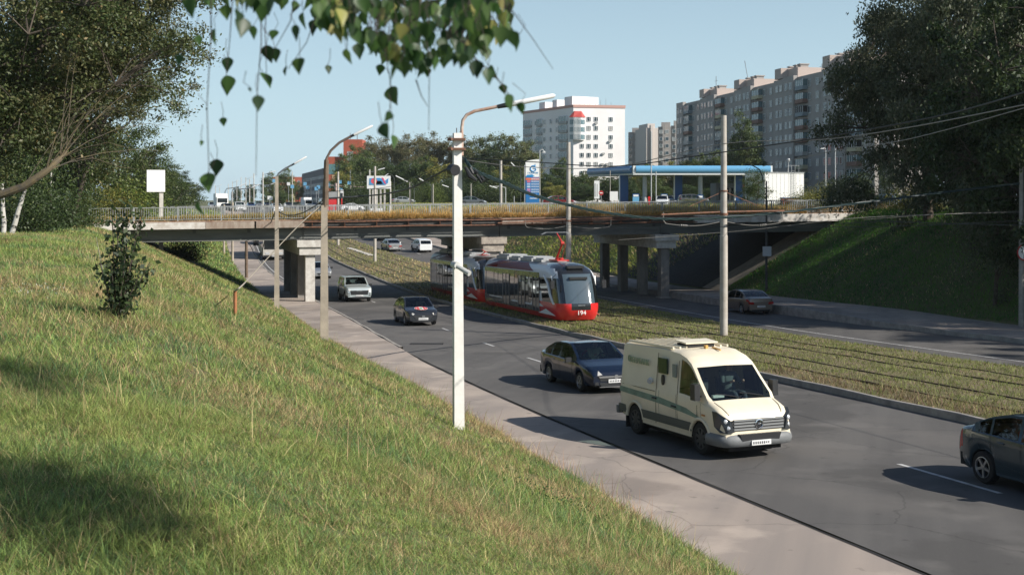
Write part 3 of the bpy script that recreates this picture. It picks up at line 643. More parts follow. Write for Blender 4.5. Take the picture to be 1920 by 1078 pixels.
# wires
def wire(pts, r, label, m=M_wire, group=None, n=26, twist=False, name='cable'):
    # pts: (px, py, distance); smooth curve through them
    P = [at(*p) for p in pts]; out = []
    for i in range(len(P)-1):
        a = P[max(i-1,0)]; b_ = P[i]; c = P[i+1]; d = P[min(i+2, len(P)-1)]
        for k in range(n):
            t_ = k/n; t2, t3 = t_*t_, t_**3
            out.append(.5*((2*b_)+(c-a)*t_+(2*a-5*b_+4*c-d)*t2+(3*b_-a-3*c+d)*t3))
    out.append(P[-1]); mb = MB()
    if twist:
        for ph in (0, 2.1, 4.2):
            q = []
            for i, v in enumerate(out): a_ = ph+i*.42; q.append(v+Vector((0, math.cos(a_), math.sin(a_)))*r*1.0)
            mb.tube(q, r*.8, 5)
    else: mb.tube(out, r, 6)
    return tag(mb.build(name, m), label, 'cable', group)
Y1 = 31.4
wire([(872,300,Y1),(893,322,Y1),(950,345,35),(1000,366,39),(1060,383,43),(1130,398,47),(1230,410,51),(1340,409,55),(1480,397,58),(1620,380,61),(1760,362,62),(1915,344,62),(2100,325,62)], .035, 'thick twisted dark green cable sagging across the view in front of the bridge', mat('cable_teal', (.012,.03,.03), .5), twist=True)
wire([(868,296,Y1),(905,299,31),(1000,304,29),(1150,312,27),(1290,295,25),(1420,276,23),(1560,255,21),(1760,218,18),(1920,174,15),(2060,130,13)], .011, 'upper black cable rising from the white post to the right edge')
wire([(870,300,Y1),(980,313,31),(1150,313,30),(1357,270,27),(1540,262,25),(1700,240,22),(1920,197,18),(2050,170,17)], .009, 'grey cable just under the upper black cable', M_wireg)
wire([(1430,312,50),(1560,284,44),(1700,262,38),(1920,203,30),(2040,165,28)], .012, 'pale cable crossing in front of the big right hand tree', M_wireg)
wire([(1160,450,60),(1400,432,60),(1620,408,60),(1915,398,62)], .010, 'thin brown cable low across the right bank', M_wireg)
wire([(1620,412,60),(1760,402,60),(1915,396,62),(2000,392,62)], .008, 'thin cable above the low one on the right bank', M_wireg)
wire([(848,312,Y1),(810,332,34),(769,353,38),(720,364,44),(678,368,50),(611,372,Y2)], .028, 'thick black cable sagging from the white post to the brown topped post')
wire([(850,300,Y1),(812,318,35),(770,336,40),(720,352,46),(611,360,Y2)], .010, 'thin upper cable between the white post and the brown topped post')
Y3 = p3.location.y
wire([(611,372,Y2),(588,388,60),(565,400,66),(540,404,72),(519,396,Y3)], .03, 'black cable sagging between the second and third lamp posts')
wire([(611,378,Y2),(590,398,60),(560,412,66),(535,410,72),(519,402,Y3)], .012, 'thin slack cable under the black one between second and third lamp posts')
wire([(519,390,Y3),(505,425,90),(497,447,100),(492,470,104),(486,482,106),(478,478,108),(470,462,110),(462,452,112)], .035, 'black cable looping down from the third lamp post to the tarred post')
wire([(606,382,Y2),(565,424,58),(500,490,60),(443,545,62)] if False else [(606,382,Y2),(559,424,Y2-.5),(500,486,Y2-1),(462,527,Y2-1.5)], .02, 'pale taut guy rope running down from the second lamp post', mat('rope', (.36,.32,.26), .8), name='guy_rope')
sp = G(441, 592); b = MB(); hgt = (592-545)/F*sp.y
b.tube([(0,0,-.3),(0,0,hgt)], .045, 8); tag(b.build('stake', mat('stake_orange', (.42,.17,.07), .8, noise=.4), loc=sp), 'short rusty orange stake standing in the grass of the bank', 'stake')
wire([(462,527,Y2-1.5),(452,537,sp.y+.3),(441,546,sp.y)], .02, 'lower end of the guy rope tied to the orange stake', MATS['rope'], name='guy_rope')
for k, (f, lab) in enumerate(((2.32,'near track'),(6.1,'far track'))):
    pts = []
    for y in (22, 40, 56.6, 82, 112, 133, 157): 
        x = float(L2(y))+f*(float(L3(y)-L2(y))/10.2)/.94; pts.append((x, y, float(medz(x,y))+5.15+(.0)))
    mb = MB(); out = []
    for i in range(len(pts)-1):
        a, c = Vector(pts[i]), Vector(pts[i+1])
        for q in range(10): t_ = q/10; v = a.lerp(c, t_); v.z -= .18*math.sin(math.pi*t_)*(0 if i > 9 else 1); out.append(v)
    mb.tube(out, .011, 5); tag(mb.build('contact_wire', M_wire), 'thin tram contact wire above the '+lab, 'cable')
# ================================================================= VEHICLES
def paint(name, col, rough=.28, metal=.3): return mat('paint_'+name, col, rough, metal=metal, coat=.8)
def sm(x): return x*x*(3-2*x)
def pl(pts, x):
    xs = [p[0] for p in pts]; zs = [p[1] for p in pts]; return float(np.interp(x, xs, zs))
def person(parent, loc, sit=True, top=(.10,.10,.12), bottom=(.04,.045,.06), hair=(.03,.02,.015), s=1.0, rz=0, walk=.2, label=None, group=None, scale=1, hands=None):
    """one continuous skinned body; facing +x"""
    if sit:
        J = {'pel':(0,0,.0),'wai':(-.04,0,.22),'che':(-.07,0,.42),'nk':(-.06,0,.56),'hd0':(-.04,0,.62),'hd':(-.02,0,.72),'hdt':(-.03,0,.80)}
        E = [('pel','wai'),('wai','che'),('che','nk'),('nk','hd0'),('hd0','hd'),('hd','hdt')]
        for sg, n_ in ((1,'l'),(-1,'r')):
            J['sh'+n_] = (-.07,.18*sg,.50); J['el'+n_] = (.10,.25*sg,.28); J['wr'+n_] = (.34,.16*sg,.36); J['ha'+n_] = (.42,.13*sg,.40)
            J['hi'+n_] = (.05,.10*sg,.02); J['kn'+n_] = (.45,.13*sg,.10); J['an'+n_] = (.62,.12*sg,-.28); J['to'+n_] = (.80,.12*sg,-.28)
    else:
        J = {'pel':(0,0,.93),'wai':(0,0,1.08),'che':(.01,0,1.28),'nk':(.0,0,1.44),'hd0':(.02,0,1.50),'hd':(.03,0,1.61),'hdt':(.02,0,1.68)}
        E = [('pel','wai'),('wai','che'),('che','nk'),('nk','hd0'),('hd0','hd'),('hd','hdt')]
        for sg, n_ in ((1,'l'),(-1,'r')):
            w = walk*sg
            J['sh'+n_] = (0,.18*sg,1.38); J['el'+n_] = (-.05-w*.4,.23*sg,1.12); J['wr'+n_] = (.06-w*.9,.23*sg,.90); J['ha'+n_] = (.09-w*1.0,.22*sg,.80)
            J['hi'+n_] = (0,.09*sg,.88); J['kn'+n_] = (.06+w*.7,.10*sg,.49); J['an'+n_] = (w*1.1,.10*sg,.09); J['to'+n_] = (w*1.1+.17,.12*sg,.04)
    for n_ in 'lr': E += [('che','sh'+n_),('sh'+n_,'el'+n_),('el'+n_,'wr'+n_),('wr'+n_,'ha'+n_),('pel','hi'+n_),('hi'+n_,'kn'+n_),('kn'+n_,'an'+n_),('an'+n_,'to'+n_)]
    rad = {'pel':.15,'wai':.13,'che':.155,'nk':.06,'hd0':.065,'hd':.10,'hdt':.07,'sh':.075,'el':.05,'wr':.033,'ha':.035,'hi':.10,'kn':.065,'an':.045,'to':.04}
    k = list(J); m = bpy.data.meshes.new('body'); m.from_pydata([J[x] for x in k], [(k.index(a), k.index(b_)) for a, b_ in E], [])
    o = link('body', m); md = o.modifiers.new('s', 'SKIN'); sv = m.skin_vertices[0].data
    for i, x in enumerate(k):
        r = rad.get(x, rad.get(x[:2], .05)); sv[i].radius = (r, r*(.8 if x in ('pel','wai','che') else 1)); sv[i].use_root = (x == 'pel')
    o.modifiers.new('u', 'SUBSURF').levels = 1
    bpy.context.view_layer.update(); me = bpy.data.meshes.new_from_object(o.evaluated_get(bpy.context.evaluated_depsgraph_get())); bpy.data.objects.remove(o)
    mt, mb_, = mat('cloth_%02d%02d%02d' % tuple(int(c*99) for c in top), top, .9), mat('cloth_%02d%02d%02d' % tuple(int(c*99) for c in bottom), bottom, .9)
    me.materials.clear(); [me.materials.append(x) for x in (mt, mb_, M_skin, mat('hair', (.03,.02,.015), .8), M_dark)]
    hipz, neckz = (0.10, .58) if sit else (.95, 1.46)
    for p in me.polygons:
        c = p.center; p.use_smooth = True
        if c.z > neckz: p.material_index = 3 if (c.z > neckz+.17 or c.x < -.03+(.0 if sit else .0)) else 2
        elif (abs(c.y) > .09 and ((sit and c.x > .33 and c.z > .3) or (not sit and c.z < .88 and abs(c.y) > .19 and c.z > .7))): p.material_index = 2
        elif c.z < hipz and (sit and c.x > -.2 or not sit): p.material_index = 1
        if not sit and c.z < .07: p.material_index = 4
    o = link('person', me, parent, loc, rz); o.scale = (scale,)*3
    return o
def make_car(name, label, cat, sp, paintm, group=None, detail=True, driver=None):
    L, Wd, wb, wr, fo = sp['L'], sp['W'], sp['wb'], sp['wr'], sp['fo']
    xf = L/2; xr = -L/2; ax = [xf-fo, xf-fo-wb]; arch = wr*1.13; sill = sp.get('sill', .22); top, belt = sp['top'], sp['belt']
    tum = sp.get('tumble', .30); corner = sp.get('corner', .62); cf = sp.get('cf', .16)
    t = thing(name, label, cat, group=group)
    def hw(x):
        d = max(0, (abs(x)-(L/2-corner))/corner); return Wd/2*(1-cf*d**2.2)
    def sz(x):
        z = sill + sp.get('endlift', .06)*max(0, (abs(x)-(L/2-.5))/.5)
        for a in ax:
            if abs(x-a) < arch: z = max(z, wr*.98+math.sqrt(arch**2-(x-a)**2)*1.0)
        return z
    xs = set(np.linspace(xr, xf, 25).round(3))
    for a in ax:
        for k in range(13): xs.add(round(a+arch*math.cos(math.pi*k/12)*.9999, 3))
        xs.add(round(a-arch-.012, 3)); xs.add(round(a+arch+.012, 3))
    wins = sp['wins']; ws0, ws1 = sp['ws']; rw0, rw1 = sp.get('rw', (9, 9))
    for w in wins: xs.add(w[0]); xs.add(w[1])
    for v in (ws0, ws1, rw0, rw1, xf-.04, xf-.12, xf-.25, xf-.4, xr+.04, xr+.12, xr+.3): 
        if xr < v < xf: xs.add(round(v, 3))
    for p in top: xs.add(round(p[0], 3))
    xs = sorted(xs); xs2 = [xs[0]]
    for x in xs[1:]:
        if x-xs2[-1] > .012: xs2.append(x)
    xs = xs2; NRW = 12; ring = []
    for x in xs:
        h = hw(x); s0 = sz(x); bt = pl(belt, x); tp = max(pl(top, x), bt+.012); g = tp-bt; yb = h*.985
        tm = tum*min(1, g/.15) if g < .15 else tum
        def up(f, ins=0): return (yb-.02 - tm*g*f**1.15 - ins, bt+g*f)
        lo = bt-s0
        r = [(h*.95, s0), (h*.985, s0+lo*.22), (h*1.0, s0+lo*.52), (h*1.0, s0+lo*.80), (yb, bt)]
        if g > .18:
            r += [up(.05), up(.84), up(.93), up(.975, .075), (yb*.52*(1 if g < .3 else .95), tp-.012), (0, tp)]
        else:
            r += [(yb*.985, bt+g*.3), (yb*.95, bt+g*.6), (yb*.9, bt+g*.8), (yb*.84, bt+g*.9), (yb*.5, bt+g*.98), (0, tp)]
        ring.append(r)
    nr = len(ring[0]); body, ws, rwm, hl, tl = MB(), MB(), MB(), MB(), MB(); sidew = {}; MIR = {}
    def cell(i, j): return [(xs[i],)+ring[i][j], (xs[i+1],)+ring[i+1][j], (xs[i+1],)+ring[i+1][j+1], (xs[i],)+ring[i][j+1]]
    hlr = sp.get('hl', (xf-.42, xf-.04, 3, 3)); tlr = sp.get('tl', (xr+.03, xr+.3, 3, 3))
    for i in range(len(xs)-1):
        xm = (xs[i]+xs[i+1])/2; gm = (pl(top, xm)-pl(belt, xm))
        for j in range(nr-1):
            dst = body
            if j == 5 and any(a-1e-3 <= xs[i] and xs[i+1] <= b_+1e-3 for a, b_ in wins) and gm > .12: dst = sidew.setdefault([q for q, w in enumerate(wins) if w[0]-1e-3 <= xs[i] and xs[i+1] <= w[1]+1e-3][0], MB())
            elif j >= 8 and ws0-1e-3 <= xs[i] and xs[i+1] <= ws1+1e-3: dst = ws
            elif j >= 8 and rw0-1e-3 <= xs[i] and xs[i+1] <= rw1+1e-3: dst = rwm
            elif hlr and hlr[0] <= xm <= hlr[1] and hlr[2] <= j <= hlr[3]: dst = hl
            elif tlr and tlr[0] <= xm <= tlr[1] and tlr[2] <= j <= tlr[3]: dst = tl
            c = cell(i, j)
            mi = 1 if (dst is body and sp.get('clad') and j in (0,) ) else 0
            if dst is body and sp.get('stripe') and j in sp['stripe'] : mi = 1
            dst.add(c, [(0,1,2,3)], mi, True)
            if dst in (hl, tl) or dst in sidew.values(): dst = MIR.setdefault(id(dst), MB())
            dst.add([(x, -y, z) for x, y, z in c], [(3,2,1,0)], mi, True)
    for i, x in ((0, xr), (len(xs)-1, xf)):
        for j in range(nr-1):
            (y0, z0), (y1, z1) = ring[i][j], ring[i][j+1]
            if i == 0 and j >= 8 and rw0 <= xr+.02: continue
            body.add([(x,-y0,z0),(x,y0,z0),(x,y1,z1),(x,-y1,z1)], [(0,1,2,3)], 1 if (sp.get('clad') and z1 < sp.get('cladz', .5)) else 0, False)
    import bmesh
    def merge(mb, nm, mats):
        m = mb.mesh(nm, mats, recalc=False); b_ = bmesh.new(); b_.from_mesh(m); bmesh.ops.remove_doubles(b_, verts=b_.verts[:], dist=.0015)
        bmesh.ops.recalc_face_normals(b_, faces=b_.faces[:]); b_.to_mesh(m); b_.free()
        try: m.set_sharp_from_angle(angle=R(32))
        except Exception: pass
        return link(nm, m, t)
    M_clad = sp.get('cladm', M_black)
    merge(body, 'body', [paintm, M_clad])
    for q in sidew.values(): merge(q, 'side_window', [M_glass]); merge(MIR[id(q)], 'side_window', [M_glass])
    if ws.v: merge(ws, 'windscreen', [M_glass])
    if rwm.v: merge(rwm, 'rear_window', [M_glass])
    for q, nm, mm_ in ((hl, 'headlight', M_lens), (tl, 'tail_light', M_red)):
        if q.v: merge(q, nm, [mm_]); merge(MIR[id(q)], nm, [mm_])
    b = MB(); b.box(xr+.12, xf-.15, -Wd/2+.26, Wd/2-.26, .19, .62); b.box(xr+.1, ax[1]-arch-.02, -Wd/2+.08, Wd/2-.08, sill+.04, .5); b.box(ax[1]+arch+.02, ax[0]-arch-.02, -Wd/2+.08, Wd/2-.08, sill+.03, .45)
    for a in ax:
        for sg in (1,-1):
            pr = [(a+(arch+.015)*math.cos(math.pi*k/10), wr*.98+(arch+.015)*math.sin(math.pi*k/10)) for k in range(11)]
            for k in range(10): b.add([(pr[k][0], sg*(Wd/2-.27), pr[k][1]), (pr[k+1][0], sg*(Wd/2-.27), pr[k+1][1]), (pr[k+1][0], sg*(Wd/2-.03), pr[k+1][1]), (pr[k][0], sg*(Wd/2-.03), pr[k][1])], [(0,1,2,3)])
    b.build('underbody', M_dark, t)
    rimm = sp.get('rimm', mat('alloy', (.45,.45,.46), .35, metal=.8)); tw = sp.get('tw', .2)
    for a in ax:
        for sg in (1,-1):
            b = MB(); y0 = sg*(Wd/2-.02); y1 = sg*(Wd/2-.02-tw)
            b.lathe([(wr*.62,0),(wr*.93,0),(wr,-.03*sg),(wr,-(tw-.03)*sg),(wr*.93,-tw*sg),(0.01,-tw*sg)], 26, 'y', (0,0,0)); wv = b.build('wheel', M_dark, t, (a, y0, wr))
            r = MB(); rr = wr*.66; r.lathe([(rr,.005*sg),(rr*.9,-.02*sg),(rr*.85,-.09*sg),(0.01,-.09*sg)], 22, 'y', mi=1)
            r.lathe([(rr,.004*sg),(rr*.93,.008*sg),(rr*.88,-.03*sg)], 22, 'y')
            n = sp.get('spokes', 5)
            for k in range(n):
                an = 2*math.pi*k/n+.3; Mx = Matrix.Rotation(an, 4, 'Y')
                r.box(.0, rr*.93, min(-.05*sg,-.005*sg), max(-.05*sg,-.005*sg), -rr*sp.get('spw',.11), rr*sp.get('spw',.11), 0, Mx)
            r.lathe([(rr*.24,0.0),(0.005,.004*sg)], 12, 'y'); r.build('rim', [rimm, M_dark], wv)
    if detail:                                  # cabin: seats, dashboard, steering wheel, mirrors, handles, lines
        sx = sp.get('seat', .1); sh = sp.get('seatz', .45); b = MB()
        for yy in (-.36, .36):
            b.box(sx-.25, sx+.25, yy-.24, yy+.24, sh, sh+.12); b.box(sx-.36, sx-.24, yy-.22, yy+.22, sh+.1, sh+.62); b.box(sx-.36, sx-.28, yy-.12, yy+.12, sh+.64, sh+.80)
        b.build('seats', mat('seat_fabric', (.05,.05,.052), .9), t)
        b = MB(); bx_ = sp['ws'][1] if sp['ws'][1] < 8 else xf-1; zb = pl(belt, ws1-.2)
        b.box(ws1-.75, ws1-.1, -Wd/2+.14, Wd/2-.14, zb-.3, zb-.02); b.box(xr+.5, ws1-.2, -Wd/2+.12, Wd/2-.12, .3, sh+.02); b.build('dashboard', mat('dash_grey', (.06,.065,.065), .7), t)
        b = MB(); b.tube([(ws1-.85+.06*math.cos(k*math.pi/8), .37+.18*math.sin(k*math.pi/8), zb+.03+.17*math.cos(k*math.pi/8)) for k in range(17)], .016, 6, cap=False); b.build('steering_wheel', M_dark, t)
        for sg in (1,-1):
            mz = sp.get('mirz', zb+.08); mx = sp.get('mirx', ws0+(ws1-ws0)*.62); my = Wd/2*.97; ms = sp.get('mirs', 1)
            b = MB(); b.tube([(mx,sg*(my-.05),mz-.06),(mx,sg*(my+.10),mz-.02)], .022, 6)
            mw = .19 if ms < 1.5 else .15; b.box(mx-.05*ms, mx+.06*ms, sg*(my+.07) if sg>0 else sg*(my+.07+mw), sg*(my+.07+mw) if sg>0 else sg*(my+.07), mz-.07*ms, mz+.08*ms+.1*(ms-1)); b.build('mirror', sp.get('mirm', M_black), t)
            for dx in sp.get('handles', ()):
                z_ = pl(belt, dx)-.09; b = MB(); b.tube([(dx-.08, sg*(hw(dx)*1.0+.012), z_), (dx+.08, sg*(hw(dx)*1.0+.012), z_)], .016, 6); b.build('door_handle', sp.get('hdm', paintm), t)
            for dx in sp.get('gaps', ()):
                b = MB(); 
                for j in range(0, 4):
                    i = min(range(len(xs)), key=lambda q: abs(xs[q]-dx)); (ya, za), (yb2, zb2) = ring[i][j], ring[i][j+1]
                    b.add([(dx-.006, sg*(ya+.003), za), (dx+.006, sg*(ya+.003), za), (dx+.006, sg*(yb2+.003), zb2), (dx-.006, sg*(yb2+.003), zb2)], [(0,1,2,3)])
                b.build('door_seam', M_dark, t)
    if driver:
        pz = sp.get('seatz', .45)+.22; pp = person(t, (sp.get('seat', .1)-.06, .36, pz), True, top=driver); pp.name = 'driver'
    return t
def front(t, xf, items):
    """flat trim on the nose or tail: (name, material, polygon in (y,z), depth, proud)"""
    for nm, m, poly, pr in items:
        b = MB(); s_ = 1 if xf > 0 else -1
        b.prism(poly, xf-s_*.03, xf+s_*pr, 'x'); b.build(nm, m, t)
def rect(y0, y1, z0, z1): return [(y0,z0),(y1,z0),(y1,z1),(y0,z1)]
def ell(y, z, a, b_, n=20): return [(y+a*math.cos(2*math.pi*k/n), z+b_*math.sin(2*math.pi*k/n)) for k in range(n)]
def plate(t, x, z, w=.26, h=.056):
    s_ = 1 if x > 0 else -1; b = MB(); b.box(min(x, x+s_*.02), max(x, x+s_*.02), -w, w, z-h, z+h); p = b.build('number_plate', M_plate, t)
    b = MB()
    for k in range(8):
        y = -w*.8+k*w*.22; hh = h*(.55 if k not in (6,7) else .35)
        b.box(min(x+s_*.02, x+s_*.024), max(x+s_*.02, x+s_*.024), y-w*.07, y+w*.05, z-hh, z+hh*.8)
    b.build('plate_marks', M_mark, p)
def place(t, X, Y, z, rz, sc=1):
    t.location = (X, Y, z); t.rotation_euler = (0, 0, rz); t.scale = (sc,)*3
def on_road(t, px, py, lo, hi, back=False, dz=0.01, turn=0, sc=1):
    """put a vehicle with its centre on the road point seen at a pixel, heading along the road"""
    p = G(px, py); h = heading(p.y, lo, hi) + (math.pi if not back else 0) + turn
    sl = math.atan2(float(ZR(p.y+1.5)-ZR(p.y-1.5)), 3.0)
    place(t, p.x, p.y, float(ZR(p.y))+dz, h, sc); t.rotation_euler = (0, sl if not back else -sl, h); return p
SEDAN = dict(L=4.5, W=1.76, wb=2.65, wr=.31, fo=.86, seat=-.05, seatz=.42,
    top=[(-2.25,.82),(-2.22,.98),(-1.95,1.05),(-1.72,1.06),(-1.35,1.24),(-.95,1.39),(-.5,1.45),(0,1.46),(.35,1.44),(.75,1.25),(1.22,.98),(1.4,.93),(1.9,.84),(2.15,.73),(2.25,.58)],
    belt=[(-2.25,.78),(-2.1,.93),(-1.5,.94),(0,.91),(.9,.88),(1.35,.86),(1.9,.76),(2.15,.66),(2.25,.53)],
    wins=((-1.38,-1.02),(-.98,-.30),(-.22,.78)), ws=(.35,1.24), rw=(-1.72,-.97), handles=(-.75,.22), gaps=(-1.05,-.24,.86))
# ---- the dark blue sedan beside the van
def hero_sedan():
    sp = dict(SEDAN); sp.update(L=4.58, W=1.80, hl=None, spokes=5)
    sp['top'] = [(x*1.017, z) for x, z in SEDAN['top']]; sp['belt'] = [(x*1.017, z) for x, z in SEDAN['belt']]
    xf = sp['L']/2; t = make_car('parked_car', '', 'car', sp, paint('midnight_blue', (.004,.010,.026), .18, .15), driver=(.55,.55,.35)); t.name = 'sedan_car'
    for sg in (1,-1):
        b = MB(); 
        P0 = [(xf-.50,.80,.84),(xf-.30,.86,.72),(xf-.16,.80,.60),(xf+.012,.60,.565),(xf+.015,.46,.59),(xf-.10,.56,.71)]
        P1 = [(x-.10,y*.93,z-.02) for x,y,z in P0]; n = len(P0)
        vs = [(x,sg*y,z+.01) for x,y,z in P0]+[(x,sg*y,z) for x,y,z in P1]
        b.add(vs, [tuple(range(n)), tuple(range(2*n-1,n-1,-1))]+[(i,(i+1)%n,(i+1)%n+n,i+n) for i in range(n)], 0, True); b.build('headlight', mat('headlamp_bright', (.85,.82,.75), .12, metal=.3), t)
    front(t, xf, [('grille', M_black, [(-.52,.40),(.52,.40),(.58,.56),(-.58,.56)], .012), ('chrome_bar', M_chrome, [(-.56,.50),(.56,.50),(.60,.555),(-.60,.555)], .035),
        ('badge', M_chrome, ell(0,.525,.075,.07), .05), ('lower_grille', M_black, [(-.5,.24),(.5,.24),(.56,.36),(-.56,.36)], .012), ('bumper_trim', M_chrome, [(-.55,.21),(.55,.21),(.57,.232),(-.57,.232)], .03),
        ('fog_recess', M_black, [(.58,.27),(.72,.30),(.70,.38),(.60,.38)], .012), ('fog_recess', M_black, [(-.58,.27),(-.60,.38),(-.70,.38),(-.72,.30)], .012)])
    plate(t, xf+.02, .40); tag(t, 'dark blue sedan with bright headlamps just behind the cream van', 'car'); return t
car = hero_sedan(); on_road(car, 1101, 722, L1, L2, turn=R(1.5))
def box_cabin(sp): return sp
# ---- cream armoured van
def van():
    sp = dict(L=5.24, W=1.94, wb=3.25, wr=.38, fo=1.0, sill=.41, tumble=.11, corner=.55, cf=.10, endlift=.02, seat=.9, seatz=1.02, tw=.24, cf2=0,
      top=[(-2.62,2.22),(-2.56,2.31),(-2.3,2.36),(-.2,2.38),(.5,2.34),(.85,2.25),(1.08,2.13),(1.22,2.0),(1.45,1.76),(1.75,1.47),(1.95,1.30),(2.05,1.26),(2.3,1.17),(2.47,1.06),(2.57,.9),(2.62,.60)],
      belt=[(-2.62,1.30),(1.0,1.28),(1.6,1.22),(1.95,1.17),(2.3,1.08),(2.5,.92),(2.62,.55)],
      wins=((.62,1.44),), ws=(1.2,1.96), hl=None, tl=(-2.62,-2.55,2,4), handles=(), gaps=(.50,-.35,1.66), mirz=1.42, mirx=1.62, mirs=1.9, clad=False,
      rimm=mat('steel_wheel', (.06,.06,.06), .6), spokes=8, spw=.16)
    cream = mat('paint_cream', (.80,.72,.55), .5, metal=0, coat=.25, col2=(.73,.65,.49), nscale=1.2)
    t = make_car('armoured_van', '', 'van', sp, cream, driver=(.08,.09,.09))
    tag(t, 'cream armoured cash van with a green side stripe and grey bumpers driving towards the camera', 'van')
    xf, w = 2.62, .97
    M_gst = mat('stripe_green', (.20,.31,.25), .5, noise=.3); M_gry = mat('bumper_grey', (.20,.21,.215), .55, noise=.25); M_dg = mat('band_darkgrey', (.085,.095,.085), .55)
    M_cv = mat('van_green_glass', (.015,.035,.02), .1)
    for sg in (1,-1):
        y = sg*(w+.004)
        def sidep(nm, poly, m, th=.012, off=.0, par=t):
            b = MB(); b.prism(poly, y+sg*off, y+sg*(off+th), 'y'); return b.build(nm, m, par)
        sidep('stripe', [(-2.45,1.17),(-.3,1.12),(1.0,1.02),(1.9,.80),(1.0,.88),(-.3,.96),(-2.45,1.03)], M_gst, .006, -.003)
        sidep('rubbing_band', [(-1.22,.50),(1.24,.50),(1.20,.70),(-1.26,.70)], M_dg, .02, -.006)
        sidep('rubbing_band', [(-2.5,.5),(-2.12,.5),(-2.16,.70),(-2.55,.70)], M_dg, .02, -.03)
        sidep('sill_panel', [(-1.20,.36),(1.22,.36),(1.24,.49),(-1.22,.49)], cream, .012, -.02)
        for a in (1.62, -1.63):                                     # flared wheel arches
            b = MB(); pts = [(a+.46*math.cos(q), y-.02*sg, .38+.46*math.sin(q)) for q in np.linspace(.12, math.pi-.12, 16)]; b.tube(pts, .045, 8); b.build('wheel_arch', cream, t)
        b = MB(); b.box(-2.13,-2.10, min(y-.25*sg,y), max(y-.25*sg,y), .12, .42); b.build('mud_flap', M_dark, t)
        yy = sg*(w-.075+.0)
        b = MB(); b.prism([(-.42,1.72),(.02,1.72),(.02,2.10),(-.42,2.10)], sg*(w-.07), sg*(w-.03), 'y'); b.build('side_port_window', M_cv, t)
        b = MB(); b.prism(ell(-.18,1.56,.06,.13,16), sg*(w-.055), sg*(w-.012), 'y'); b.build('gun_port', M_black, t)
        b = MB(); b.tube([(-.78,sg*(w-.03),1.50),(-.74,sg*(w+.05),1.46)], .07, 10); b.build('spot_lamp', M_lens, t)
        b = MB(); b.prism([(.28,1.68),(.46,1.68),(.46,2.0),(.28,2.0)], sg*(w-.06), sg*(w-.04), 'y'); b.build('side_badge', mat('badge_grey', (.22,.25,.22), .6), t)
        for dx, z_ in ((-.55,1.07),(.42,.985)):
            b = MB(); b.tube([(dx-.1,sg*(w+.02),z_),(dx+.1,sg*(w+.02),z_)], .022, 8); b.build('door_handle', M_black, t)
        # headlights wrap round the front corners
        P0 = [(2.16,.985,1.08),(2.42,.96,.99),(2.50,.925,.70),(2.30,.975,.66)]; P1 = [(2.60,.74,.84),(2.625,.70,.66)]
        b = MB(); vs = [(2.16,.985,1.10),(2.34,.965,1.10),(2.50,.90,1.02),(2.60,.76,.92),(2.64,.68,.66),(2.60,.84,.635),(2.45,.955,.64),(2.24,.985,.76)]
        vs = [(x+.05,sg*(y_+.005),z) for x,y_,z in vs]; b.add(vs+[(x-.14,y_*.9,z) for x,y_,z in vs], [tuple(range(8)), tuple(range(15,7,-1))]+[(i,(i+1)%8,(i+1)%8+8,i+8) for i in range(8)], 0)
        h = b.build('headlight', mat('headlamp_dark', (.05,.055,.06), .08), t)
        for (hx,hy,hz,r_) in ((2.575,.84,.90,.062),(2.63,.79,.75,.065)):
            b = MB(); b.lathe([(0,.03),(r_*.6,.022),(r_,0)], 14, 'x', (hx, sg*hy, hz)); b.build('reflector', M_lens, h)
    for sg in (1,):                               # the bank's emblem and name, faint green, on the near side
        for sd_ in (1,-1):
            y = sd_*(w-.062); b = MB(); b.lathe([(.085,0),(.085,.02),(.05,.02),(.05,0)], 20, 'y', (-1.98, y if sd_>0 else y-.02, 1.93)); b.build('emblem', mat('faded_green', (.38,.44,.28), .6), t)
            text('side_lettering', 'СБЕРБАНК', .20, MATS['faded_green'], t, (-1.45, sd_*(w-.046), 1.90), (R(90+4.5*0),0,R(180) if sd_>0 else 0), .012)
    for sg in (1,-1):
        b = MB(); poly = [(2.0,.34),(2.12,.34),(2.45,.30),(2.66,.32),(2.70,.42),(2.68,.55),(2.62,.60),(2.10,.60),(2.04,.45)]
    # bumper as one moulded bar wrapping the nose
    prof = [(.30,-.03),(.32,.05),(.44,.085),(.55,.06),(.60,-.02)]
    plan = [(1.98,.968),(2.2,.966),(2.42,.94),(2.54,.88),(2.61,.76),(2.635,.5),(2.64,.25),(2.64,0)]; plan = plan+[(x,-y) for x,y in plan[::-1][1:]]
    b = MB(); vs = []; 
    for i, (x,y) in enumerate(plan):
        a = Vector(plan[max(i-1,0)]); c = Vector(plan[min(i+1,len(plan)-1)]); d = (c-a).normalized(); n = Vector((-d.y,d.x)); n = n if n.dot(Vector((x-1.5,y))) > 0 else -n
        for z_, o_ in prof: vs.append((x+n.x*o_, y+n.y*o_, z_))
    fs = [(i*5+k,i*5+k+1,(i+1)*5+k+1,(i+1)*5+k) for i in range(len(plan)-1) for k in range(4)]; b.add(vs, fs, 0, True); b.build('front_bumper', M_gry, t, sharp=60)
    b = MB(); b.box(-2.72,-2.6,-.95,.95,.42,.62); b.build('rear_bumper', M_gry, t)
    front(t, xf, [('lower_air_intake', M_black, [(-.50,.44),(.50,.44),(.56,.60),(-.56,.60)], .10),
      ('grille', mat('grille_grey', (.035,.035,.035), .6), [(-.66,.68),(.66,.68),(.72,.86),(.66,.93),(-.66,.93),(-.72,.86)], .012)])
    for z_ in (.71,.78,.85,.915):
        b = MB(); b.box(2.60,2.652,-.67,.67,z_-.018,z_+.018); b.build('grille_bar', mat('bar_grey', (.30,.31,.31), .4, metal=.3), t)
